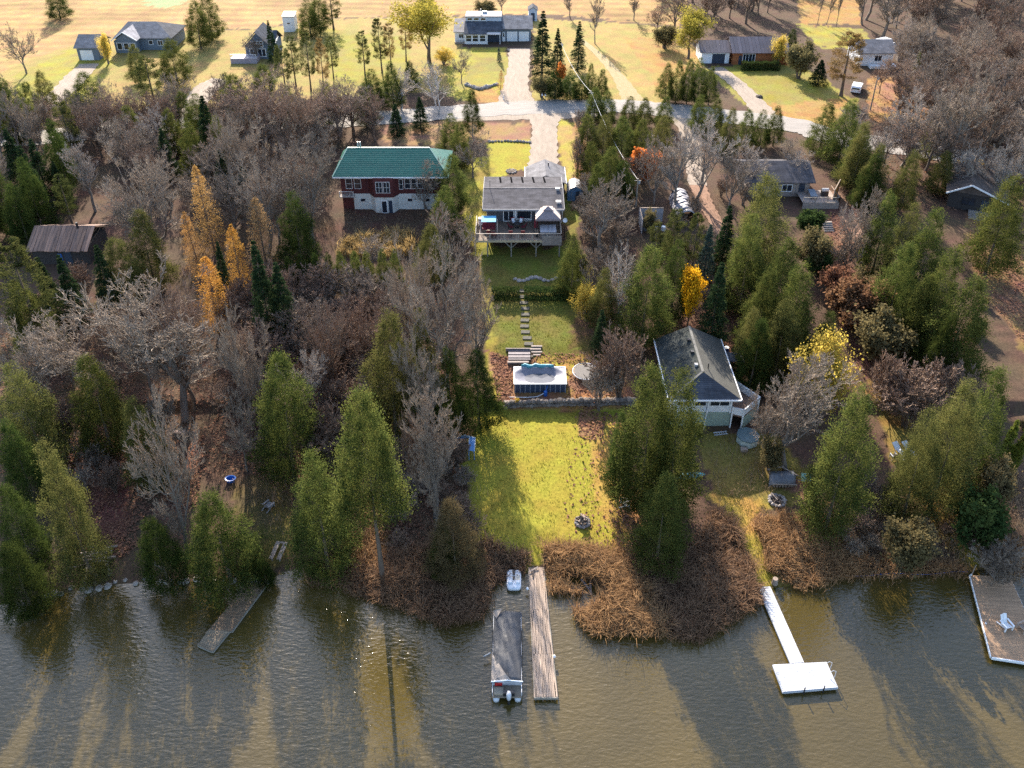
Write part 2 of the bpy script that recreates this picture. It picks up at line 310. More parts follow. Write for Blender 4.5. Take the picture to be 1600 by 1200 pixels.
r1 = ripple(math.radians(-28), .38, 1.0, 3.2, .4); r2 = ripple(math.radians(38), .45, 1.0, 4.4, .3)
def ridge(s):
    q = n.new('ShaderNodeMath'); q.operation = 'MULTIPLY_ADD'; q.inputs[1].default_value = 2; q.inputs[2].default_value = -1; l.new(s, q.inputs[0]); w = n.new('ShaderNodeMath'); w.operation = 'ABSOLUTE'; l.new(q.outputs[0], w.inputs[0])
    v = n.new('ShaderNodeMath'); v.operation = 'MULTIPLY_ADD'; v.inputs[1].default_value = -1.3; v.inputs[2].default_value = 1; l.new(w.outputs[0], v.inputs[0]); return v.outputs[0]
ad = n.new('ShaderNodeMath'); ad.operation = 'ADD'; l.new(r1, ad.inputs[0]); l.new(r2, ad.inputs[1])
bp = n.new('ShaderNodeBump'); bp.inputs['Strength'].default_value = .8; bp.inputs['Distance'].default_value = .036; l.new(ad.outputs[0], bp.inputs['Height']); l.new(bp.outputs[0], b.inputs['Normal'])
tag(MB().slab([(-2600, -400, -.02), (2600, -400, -.02), (2600, 60, -.02), (-2600, 60, -.02)], (0, 0, .02)).build('lake', wm), kind='structure')

# ------------------------------------------------------------------ road and gravel drives
def cr(pts, k=10):
    """Catmull-Rom through points"""
    p = [Vector(q) for q in pts]; p = [p[0] * 2 - p[1]] + p + [p[-1] * 2 - p[-2]]; o = []
    for i in range(1, len(p) - 2):
        for s in range(k):
            t = s / k; a, b_, c, d = p[i - 1:i + 3]
            o.append(.5 * ((2 * b_) + (c - a) * t + (2 * a - 5 * b_ + 4 * c - d) * t * t + (3 * b_ - a - 3 * c + d) * t ** 3))
    return o + [p[-2]]
def strip(name, px, wid, mat, lift, m=5):
    c = cr([P(x, y).to_2d().to_3d() for x, y in px], 12); ws = np.interp(np.linspace(0, 1, len(c)), np.linspace(0, 1, len(wid)), wid); V = []; F = []
    for i, q in enumerate(c):
        t = (c[min(i + 1, len(c) - 1)] - c[max(i - 1, 0)]).normalized(); s = Vector((-t.y, t.x, 0))
        for k in range(m):
            e = (k / (m - 1) * 2 - 1); w = ws[i] / 2 * (1 + .14 * math.sin(i * 1.7 + k) * random.random() * (abs(e) > .9)); r = q + s * (w * e); V.append((r.x, r.y, float(ground(r.x, r.y)) + lift - (.03 if abs(e) > .9 else 0)))
    F = [(i * m + k, i * m + k + 1, (i + 1) * m + k + 1, (i + 1) * m + k) for i in range(len(c) - 1) for k in range(m - 1)]
    return tag(obj(name, mesh_np(name, V, F, mat, True)), kind='structure')
road_m = surf('road_chipseal', (.27, .24, .215), (.205, .185, .165), 1.2, .9, .3, stretch=(.25, 1.6, 1), bscale=14)
gravel_m = surf('gravel', (.29, .23, .18), (.22, .175, .135), 1.1, .95, .6, stretch=(1.6, .35, 1), bscale=12)
track_m = surf('leafy_track', (.27, .15, .095), (.17, .095, .06), 1.5, .95, .6, bscale=9)
strip('road', [(-300, 235), (60, 215), (300, 192), (480, 190), (600, 184), (760, 172), (900, 166), (985, 167), (1080, 176), (1240, 196), (1300, 214), (1420, 232), (1560, 258), (1700, 285), (2000, 330)], [6.6, 6.6], road_m, .12)
strip('shoulder', [(700, 188), (800, 181), (870, 179), (940, 180)], [1.5, 4, 4.5, 1.2], gravel_m, .06)
strip('driveway', [(811, 76), (811, 100), (806, 135), (806, 168)], [5.0, 4.6, 5, 8], gravel_m, .09)
strip('driveway', [(850, 176), (851, 200), (850, 230), (849, 262)], [7, 4.4, 4.6, 5], gravel_m, .09)
strip('driveway', [(1000, 170), (985, 150), (965, 118), (935, 85), (905, 60)], [6, 4, 2.6, 1.8, 1.2], surf('worn_track', (.29, .22, .115), (.24, .18, .075), 1.5, .95, .5), .05)
strip('driveway', [(1058, 172), (1078, 205), (1083, 245), (1090, 290)], [5, 3.6, 3.0, 2.8], gravel_m, .09)
strip('path', [(1090, 290), (1103, 320), (1120, 350), (1145, 400), (1160, 450), (1172, 520)], [2.6, 2.3, 2, 1.8, 1.8, 1.6], track_m, .13)
strip('driveway', [(1195, 184), (1180, 160), (1150, 130), (1118, 106)], [5.5, 3.8, 3.4, 3.4], gravel_m, .09)
strip('driveway', [(300, 192), (305, 165), (322, 138), (345, 124)], [4, 4.5, 5, 4], gravel_m, .09)
strip('driveway', [(20, 200), (90, 150), (120, 120), (140, 100)], [4, 4.5, 5, 4], gravel_m, .09)
strip('path', [(1308, 300), (1325, 340), (1345, 372)], [1.6, 1.6, 1.6], track_m, .13)
# ------------------------------------------------------------------ tree prototypes
def unit(v): return v / np.maximum(np.linalg.norm(v, axis=-1, keepdims=True), 1e-6)
def leaf_mesh(name, Pn, D, S, mat, wr=.55, r=None):
    """one small kite-shaped leaf spray (two triangles) per point, tip along D, size S"""
    r = r or rng; N = len(Pn); D = unit(D + r.normal(0, .35, (N, 3))); X = unit(np.cross(D, r.normal(0, 1, (N, 3)))); S = S[:, None]
    a = Pn - D * S * .5; c = Pn + D * S * .5; m = Pn - D * S * .05 + np.cross(X, D) * S * .12
    V = np.stack([a, m + X * S * wr * .5, c, m - X * S * wr * .5], 1).reshape(-1, 3)
    F = np.arange(4 * N).reshape(N, 4)
    return mesh_np(name, V, F, mat)
def tubes(PT, R, ns):
    """n tapered tubes: PT (n,k,3), R (n,k)"""
    n, k, _ = PT.shape; T = np.gradient(PT, axis=1); T = unit(T); up = np.where(np.abs(T[..., 2:3]) > .85, np.array([1., 0, 0]), np.array([0, 0, 1.]))
    X = unit(np.cross(T, up)); Y = np.cross(X, T); a = np.arange(ns) * 2 * np.pi / ns
    V = PT[:, :, None] + (X[:, :, None] * np.cos(a)[None, None, :, None] + Y[:, :, None] * np.sin(a)[None, None, :, None]) * R[:, :, None, None]
    V = V.reshape(-1, 3); I = np.arange(n * k * ns).reshape(n, k, ns); J = np.roll(I, -1, 2)
    return V, np.stack([I[:, :-1], J[:, :-1], J[:, 1:], I[:, 1:]], -1).reshape(-1, 4)
def join(parts):
    V = []; F = []; o = 0
    for v, f in parts: V.append(v); F.append(f + o); o += len(v)
    return np.concatenate(V), np.concatenate(F)
def trunk_mesh(name, h, r0, mat, lean=.02, seed=0, n=7):
    r = np.random.default_rng(seed); z = np.linspace(-.4, h, 9); p = np.stack([np.cumsum(r.normal(0, lean, 9)) * h / 9, np.cumsum(r.normal(0, lean, 9)) * h / 9, z], -1)
    R = np.interp(z / h, [-.1, 0, .06, 1], [r0 * 1.5, r0 * 1.35, r0, r0 * .12]); v, f = tubes(p[None], R[None], n); return mesh_np(name, v, f, mat, True)
def spray_crown(name, seed, h, r, mat, z0=.05, nb=240, per=46, size=(.15, .32), prof=None, rise=.35, spread=.22, lobe=.18, updir=.5, inner=.3, thin=.55, flat=False, whorl=0):
    q = np.random.default_rng(seed)
    if whorl:
        lev = q.integers(0, whorl, nb); t = (lev + q.uniform(-.18, .18, nb)) / whorl; t = np.clip(t, 0, .985)
    else: t = q.uniform(0, 1, nb) ** 1.15
    az = q.uniform(0, 2 * np.pi, nb); ph = q.uniform(0, 6.28, 3)
    rad = prof(t) * r * (1 + lobe * np.sin(3 * az + ph[0] + 5 * t) + lobe * .7 * np.sin(5 * az + ph[1] - 9 * t)) * q.uniform(.78, 1.12, nb)
    z = h * (z0 + (1 - z0) * t); s = q.uniform(inner, 1, (nb, per)) ** .75
    d = np.stack([np.cos(az), np.sin(az), np.zeros(nb)], -1)
    Pn = d[:, None] * (rad[:, None] * s)[..., None]; Pn[..., 2] += z[:, None] + rise * rad[:, None] * s ** 2 * (1 if not flat else 1)
    lat = np.stack([-np.sin(az), np.cos(az), np.zeros(nb)], -1); w = (spread * (rad[:, None] * .6 + .35)) * (1.15 - s * .75)
    Pn += lat[:, None] * (q.normal(0, 1, (nb, per)) * w)[..., None]; Pn[..., 2] += q.normal(0, 1, (nb, per)) * w * (.35 if flat else .9)
    D = d[:, None] * .8 + lat[:, None] * q.normal(0, .5, (nb, per))[..., None] + np.array([0, 0, updir])[None, None]
    return leaf_mesh(name, Pn.reshape(-1, 3), D.reshape(-1, 3), q.uniform(*size, nb * per), mat, thin, q)
def clump_crown(name, seed, h, r, mat, z0, ncl, per, size, prof, sq=.85, cr=.33, shell=(.5, 1.16), lobe=.17, updir=.5, thin=.6, taper=.6):
    """dense crown of many leaf clumps set near the surface of a lumpy solid of revolution"""
    q = np.random.default_rng(seed); tt = np.linspace(0, .995, 400); w = prof(tt) + .12; cdf = np.cumsum(w) / w.sum(); t = np.interp(q.uniform(0, 1, ncl), cdf, tt); az = q.uniform(0, 6.283, ncl); ph = q.uniform(0, 6.28, 4)
    R = prof(t) * r * (1 + lobe * np.sin(3 * az + ph[0] + 4 * t) + lobe * .8 * np.sin(5 * az + ph[1] - 11 * t) + lobe * .7 * np.sin(2 * az + ph[2] + 17 * t)); f = q.uniform(*shell, ncl) ** .7
    d = np.stack([np.cos(az), np.sin(az), np.zeros(ncl)], -1); C = d * (R * f)[:, None]; C[:, 2] = h * (z0 + (1 - z0) * t)
    sz = cr * r / 2.7 * q.uniform(.5, 1.45, ncl) * (1 - taper * .55 * t); off = q.normal(0, 1, (ncl, per, 3)) * sz[:, None, None]; off[..., 2] *= sq
    Pn = C[:, None] + off; D = d[:, None] * .9 + off / sz[:, None, None] * .35 + np.array([0, 0, updir]); S = q.uniform(*size, (ncl, per)) * (1 - .3 * t)[:, None]
    return leaf_mesh(name, Pn.reshape(-1, 3), D.reshape(-1, 3), S.ravel(), mat, thin, q)
def branch_levels(seed, h, trunk_h, n1, n2, n3, n4, n5, ang=(35, 65), l1=.5, up=.15, wig=.05, stems=1, r0=.2):
    """bare skeleton: trunk(s), limbs, boughs, branches, twigs; returns [(PT,R)] per level"""
    q = np.random.default_rng(seed); k = 6; z = np.linspace(0, 1, k); L = []
    tr = []; 
    for s in range(stems):
        a = q.uniform(0, 6.28); off = 0 if stems == 1 else .14; le = q.uniform(.5, 1.1) * off * trunk_h
        tr.append(np.stack([np.cos(a) * le * z + np.cumsum(q.normal(0, .012, k)) * h, np.sin(a) * le * z + np.cumsum(q.normal(0, .012, k)) * h, z * trunk_h * q.uniform(.88, 1.05) - .3], -1))
    PT = np.array(tr); R = np.tile(np.linspace(r0, r0 * .22, k), (stems, 1)); L.append((PT, R)); length = np.full(stems, trunk_h)
    fr = [l1, .58, .56, .52, .6]; kk = [5, 4, 3, 3, 2]; tm = [(.28, 1.0), (.2, 1), (.15, 1), (.15, 1), (.1, 1)]
    for lv, cnt in enumerate((n1, n2, n3, n4, n5)):
        if not cnt: break
        n = len(PT); par = np.repeat(np.arange(n), cnt); t = q.uniform(*tm[lv], len(par)); t[::cnt] = 1.0
        m = PT.shape[1] - 1; f = t * m; i = np.minimum(f.astype(int), m - 1); w = (f - i)[:, None]
        base = PT[par, i] * (1 - w) + PT[par, i + 1] * w; pd = unit(PT[par, i + 1] - PT[par, i]); rp = R[par, i] * (1 - w[:, 0]) + R[par, i + 1] * w[:, 0]
        a = np.radians(q.uniform(*ang, len(par))) * np.where(t > .98, .45, 1); perp = unit(np.cross(pd, q.normal(0, 1, (len(par), 3))))
        d = unit(pd * np.cos(a)[:, None] + perp * np.sin(a)[:, None] + np.array([0, 0, up])); d[:, 2] = np.where(lv < 2, np.maximum(d[:, 2], -.05), d[:, 2]); d = unit(d)
        ln = length[par] * fr[lv] * q.uniform(.65, 1.15, len(par)) * (1.08 - .35 * t); kn = kk[lv]; s = np.linspace(0, 1, kn)
        NP = base[:, None] + d[:, None] * (ln[:, None] * s)[..., None]; NP[..., 2] += (up * .6 * ln)[:, None] * s ** 2
        NP[:, 1:] += np.cumsum(q.normal(0, wig, (len(par), kn - 1, 3)), 1) * ln[:, None, None]
        rr = np.minimum(rp * .72, ln * .028 + .006)[:, None] * np.linspace(1, .3, kn); PT, R, length = NP, rr, ln; L.append((PT, R))
    return L
def bare_meshes(nm, seed, mat_t, mat_c, h=11, **kw):
    L = branch_levels(seed, h, **kw)
    lo = [tubes(p, r, ns) for (p, r), ns in zip(L[:3], (7, 5, 4))]; hi = [tubes(p, np.maximum(r, .011), 3) for (p, r) in L[3:5]]
    V, F = join(lo); tm_ = mesh_np(nm + '_trunk', V, F, mat_t, True)
    if len(L) > 5:      # finest twigs: one thin blade each
        p = L[5][0]; a, b_ = p[:, 0], p[:, -1]; q = np.random.default_rng(seed + 5); x = unit(np.cross(b_ - a, q.normal(0, 1, a.shape))) * .015; hi.append((np.stack([a - x, a + x, b_ + x * .35, b_ - x * .35], 1).reshape(-1, 3), np.arange(4 * len(a)).reshape(-1, 4)))
    V, F = join(hi); return tm_, mesh_np(nm + '_crown', V, F, mat_c), L
bark = surf('bark_brown', (.16, .115, .08), (.09, .065, .05), 6, .9, .5, stretch=(1, 1, .2))
bark_grey = surf('bark_grey', (.215, .178, .146), (.135, .11, .09), 5, .9, .4, stretch=(1, 1, .25))
bark_white = surf('bark_birch', (.66, .61, .56), (.30, .26, .23), 2.2, .8, .2, stretch=(1, 1, 2.5))
twig_grey = surf('twigs_grey', (.30, .235, .178), (.205, .155, .115), .5, .9, var=.14); twig_red = surf('twigs_reddish', (.285, .19, .135), (.195, .13, .093), .5, .9, var=.14)
twig_pale = surf('twigs_pale', (.40, .335, .28), (.28, .23, .19), .5, .9, var=.1)
M_CED = leafmat('cedar_leaf', (.034, .056, .016), (.128, .132, .034), .48); M_CEDD = leafmat('cedar_leaf_dark', (.026, .046, .013), (.075, .092, .022), .4)
M_CEDP = leafmat('cedar_leaf_pale', (.075, .085, .026), (.145, .135, .042), .4); M_SPR = leafmat('spruce_needle', (.018, .036, .016), (.045, .065, .026), .22)
M_BLUE = leafmat('blue_spruce_needle', (.05, .075, .06), (.10, .13, .10), .22)
M_PINE = leafmat('pine_needle', (.050, .065, .022), (.12, .12, .038), .35); M_PINEB = leafmat('pine_needle_browning', (.17, .12, .05), (.25, .165, .06), .4)
M_LAR = leafmat('larch_gold', (.40, .19, .042), (.56, .30, .07), .45, hue=.006); M_LARO = leafmat('larch_rust', (.34, .17, .06), (.44, .25, .10), .45); M_LART = leafmat('larch_tan', (.40, .24, .11), (.50, .32, .16), .45)
M_YEL = leafmat('maple_yellow', (.52, .27, .012), (.72, .44, .025), .5, hue=.004); M_YELP = leafmat('pale_yellow_leaf', (.50, .36, .07), (.66, .49, .10), .5, hue=.004); M_ORA = leafmat('orange_leaf', (.42, .10, .03), (.60, .22, .06), .45)
M_WIL = leafmat('willow_leaf', (.27, .22, .04), (.42, .33, .07), .45); M_OLV = leafmat('dull_shrub_leaf', (.10, .085, .04), (.19, .15, .07), .35); M_HED = leafmat('hedge_leaf', (.03, .055, .018), (.075, .10, .03), .3)
M_BRN = leafmat('withered_leaf', (.15, .075, .045), (.27, .15, .085), .35); M_DEAD = leafmat('dying_cedar_leaf', (.10, .075, .04), (.16, .125, .055), .3)
PROTO = {}
def reg(kind, i, parts, h, w): PROTO.setdefault(kind, []).append((parts, h, w))
ced_prof = lambda t: np.minimum(1, (t / .16 + .25)) * (1 - t) ** .62 * (1 + .12 * np.sin(t * 14)) + .03
col_prof = lambda t: np.minimum(1, (t / .1 + .5)) * (1 - t ** 2.2) ** .8 + .03
con_prof = lambda t: (1 - t) ** .85 * np.minimum(1, t / .05 + .6) + .02
lar_prof = lambda t: np.minimum(1, t / .1 + .5) * (1 - t) ** .62 + .03
egg_prof = lambda t: np.sqrt(np.clip(1 - (2 * t - .86) ** 2 / 1.35, 0, 1)) * .98 + .02
pin_prof = lambda t: np.minimum(1, .55 + t) * (1 - t) ** .55 + .05
for i in range(4):
    tm_ = trunk_mesh('cedar_trunk', 7.0, .2, bark, .015, 10 + i)
    for kind, mat in (('cedar', M_CED), ('cedar_dark', M_CEDD), ('cedar_pale', M_CEDP), ('cedar_dying', M_DEAD)):
        if kind == 'cedar': cm = clump_crown('cedar_crown', 20 + i, 12, 2.7, mat, .04 + .03 * (i % 2), 620, 62, (.08, .20), ced_prof); base = cm
        elif kind == 'cedar_dying' and i > 1: continue
        else: cm = base
        reg(kind, i, [('trunk', tm_), ('crown', cm, mat)], 12, 6.35)
for i in range(2):
    cm = clump_crown('cedar_crown', 60 + i, 13, 2.9, M_CED, .40, 560, 62, (.08, .20), ced_prof, lobe=.16); reg('cedar_tall', i, [('trunk', trunk_mesh('cedar_trunk', 8.0, .26, bark, .012, 62 + i)), ('crown', cm)], 13, 6.9)
    cm = clump_crown('young_cedar_crown', 40 + i, 4, .85, M_CED, .02, 130, 26, (.09, .2), ced_prof, cr=.5); reg('cedar_young', i, [('trunk', trunk_mesh('cedar_trunk', 3.4, .07, bark, .01, 42 + i, 5)), ('crown', cm)], 4, 1.7)
    cm = spray_crown('twisted_cedar_crown', 46 + i, 6, .7, leafmat('bright_cedar_leaf%d' % i, (.12, .15, .025), (.2, .21, .04), .4), .02, 110, 40, (.10, .26), col_prof, .9, .3, .1, 1.4, .2, .5); reg('cedar_column', i, [('trunk', trunk_mesh('cedar_trunk', 5, .07, bark, .01, 48 + i, 5)), ('crown', cm)], 6, 1.4)
for i in range(3):
    cm = spray_crown('spruce_crown', 70 + i, 13, 2.5, M_SPR, .07, 280, 46, (.13, .32), con_prof, -.22, .3, .06, -.12, .18, .5, True, 26); tm_ = trunk_mesh('spruce_trunk', 12.6, .19, bark, .008, 75 + i); reg('spruce', i, [('trunk', tm_), ('crown', cm)], 13, 5)
    reg('spruce_blue', i, [('trunk', tm_), ('crown', cm, M_BLUE)], 13, 5)
    cm = spray_crown('pine_crown', 80 + i, 14, 2.6, M_PINE, .28, 84, 95, (.14, .34), pin_prof, .25, .34, .15, .5, .42, .3, False, 12); tm_ = trunk_mesh('pine_trunk', 13.2, .2, bark, .012, 85 + i); reg('pine', i, [('trunk', tm_), ('crown', cm)], 14, 5.2)
    reg('pine_brown', i, [('trunk', tm_), ('crown', cm, M_PINEB)], 14, 5.2)
    cm = spray_crown('larch_crown', 90 + i, 12, 2.3, M_LAR, .06, 380, 20, (.07, .18), lar_prof, .1, .26, .12, .25, .1, .5); tm_ = trunk_mesh('larch_trunk', 11.7, .15, bark, .012, 95 + i)
    for kind, mat in (('larch', M_LAR), ('larch_rust', M_LARO), ('larch_tan', M_LART)):
        reg(kind, i, [('trunk', tm_), ('crown', cm, mat)], 12, 3.9)
def bare_kind(kind, seeds, h, w, mt, mc, variants=(), **kw):
    for s in seeds:
        t_, c_, L = bare_meshes(kind, s, mt, mc, h, **kw); zs = np.array([v.co for v in c_.vertices]); hh = np.percentile(zs[:, 2], 99.7); ww = 2 * np.percentile(np.hypot(zs[:, 0], zs[:, 1]), 96)
        reg(kind, s, [('trunk', t_), ('crown', c_)], hh, ww)
        for vk, vt, vc in variants:
            reg(vk, s, [('trunk', t_, vt), ('crown', c_, vc)], hh, ww)
bare_kind('bare', (101, 102, 103), 11, 8, bark_grey, twig_grey, [('bare_red', bark, twig_red), ('bare_pale', bark_grey, twig_pale)], trunk_h=5.6, n1=12, n2=6, n3=6, n4=6, n5=4, ang=(28, 62), l1=.62, up=.2, r0=.19)
bare_kind('bare_up', (111, 112), 12, 5, bark_grey, twig_grey, [('bare_up_red', bark, twig_red), ('bare_up_pale', bark_grey, twig_pale)], trunk_h=9.5, n1=15, n2=6, n3=6, n4=5, n5=4, ang=(20, 48), l1=.34, up=.32, r0=.17)
bare_kind('birch', (121, 122), 12, 5, bark_white, twig_pale, trunk_h=10, n1=14, n2=5, n3=5, n4=4, n5=0, ang=(25, 52), l1=.28, up=.22, stems=2, r0=.13)
bare_kind('bush', (131, 132), 3.5, 4, bark_grey, twig_grey, [('bush_red', bark, twig_red), ('bush_pale', bark_grey, twig_pale)], trunk_h=2.2, n1=4, n2=5, n3=4, n4=5, n5=2, ang=(18, 50), l1=.7, up=.18, stems=9, r0=.05)
for i in range(2):      # broadleaf trees that still carry leaves
    for kind, mat, tmat, sz, h_, w_ in (('maple', M_YEL, bark, (.14, .30), 8, 4.6), ('sumac', M_ORA, bark, (.14, .3), 5, 4.5), ('willow', M_WIL, bark, (.16, .42), 13, 10), ('yellow_bush', M_YELP, bark_grey, (.07, .15), 6, 6), ('leafy_bush', M_OLV, bark, (.05, .12), 3, 3.4), ('green_bush', M_HED, bark, (.05, .12), 2.6, 3), ('brown_bush', M_BRN, bark, (.04, .1), 2.2, 3)):
        tall = kind in ('maple', 'willow'); L = branch_levels(140 + i * 7 + len(kind), h_, h_ * (.55 if tall else .4), 9 if tall else 4, 6, 6, 3, 0, ang=(25, 60), l1=.6, up=.22, r0=h_ * .018, stems=1 if tall else 6)
        V, F = join([tubes(p, r, ns) for (p, r), ns in zip(L[:4], (6, 4, 3, 3))]); tm_ = mesh_np(kind + '_stems', V, F, tmat, True); ends = L[4][0][:, -1]; q = np.random.default_rng(i + 3)
        m = max(1, int((9000 if kind == 'willow' else 6500 if tall else 9500) / len(ends))); Pn = np.repeat(ends, m, 0) + q.normal(0, h_ * .03, (len(ends) * m, 3)); Pn[:, 2] = np.maximum(Pn[:, 2], .1)
        D = q.normal(0, 1, Pn.shape) + np.array([0, 0, -.8 if kind == 'willow' else .2]); cm = leaf_mesh(kind + '_crown', Pn, D, q.uniform(*sz, len(Pn)), mat, .45 if kind == 'willow' else .7, q)
        hh = np.percentile(Pn[:, 2], 99.5); ww = 2 * np.percentile(np.hypot(Pn[:, 0], Pn[:, 1]), 95); reg(kind, i, [('trunk' if tall else 'stems', tm_), ('crown', cm)], hh, ww)
NAMES = dict(cedar='cedar_tree', cedar_dark='cedar_tree', cedar_pale='cedar_tree', cedar_dying='cedar_tree', cedar_tall='cedar_tree', cedar_young='young_cedar', cedar_column='column_cedar', spruce='spruce_tree', spruce_blue='spruce_tree', pine='pine_tree', pine_brown='pine_tree',
             larch='larch_tree', larch_rust='larch_tree', larch_tan='larch_tree', bare='bare_tree', bare_red='bare_tree', bare_pale='bare_tree', bare_up='bare_tree', bare_up_red='bare_tree', bare_up_pale='bare_tree', birch='birch_tree', bush='bare_shrub', bush_red='bare_shrub', bush_pale='bare_shrub',
             maple='maple_tree', sumac='sumac_shrub', willow='willow_tree', yellow_bush='yellow_shrub', leafy_bush='leafy_shrub', green_bush='green_shrub', brown_bush='withered_shrub')
TREES = []
def plant(kind, X, Y, h, w, label, group=None, lean=0.0):
    parts, ph, pw = PROTO[kind][len(TREES) % len(PROTO[kind])] if kind != 'x' else None
    z = float(ground(X, Y)); nm = NAMES[kind]; cat = 'shrub' if 'shrub' in nm else 'tree'
    o = thing(nm, label, cat, (X, Y, z - .02), random.uniform(0, 6.283), group); o.scale = (w / pw, w / pw, h / ph)
    o.rotation_euler[1] = lean or random.uniform(-.045, .045) * (1.6 if 'bare' in kind else 1)
    for p_ in parts:
        c = obj(p_[0], p_[1], o)
        if len(p_) > 2: c.material_slots[0].link = 'OBJECT'; c.material_slots[0].material = p_[2]
    TREES.append((X, Y, w)); return o
def tree(kind, xt, yt, yb, w, label, group=None, clip=(1.2, 27)):
    """top pixel, pixel row of the foot, crown width in photo pixels"""
    Y = P(xt, yb).y; Y0 = Y; Z = zat(yt, Y); X = xat(xt, Y, Z); z0 = float(ground(X, Y)); h = min(max(Z - z0, clip[0]), clip[1]); s = ppm(Y, z0 + h * .45)
    return plant(kind, X, Y, h, w / s, label, group)
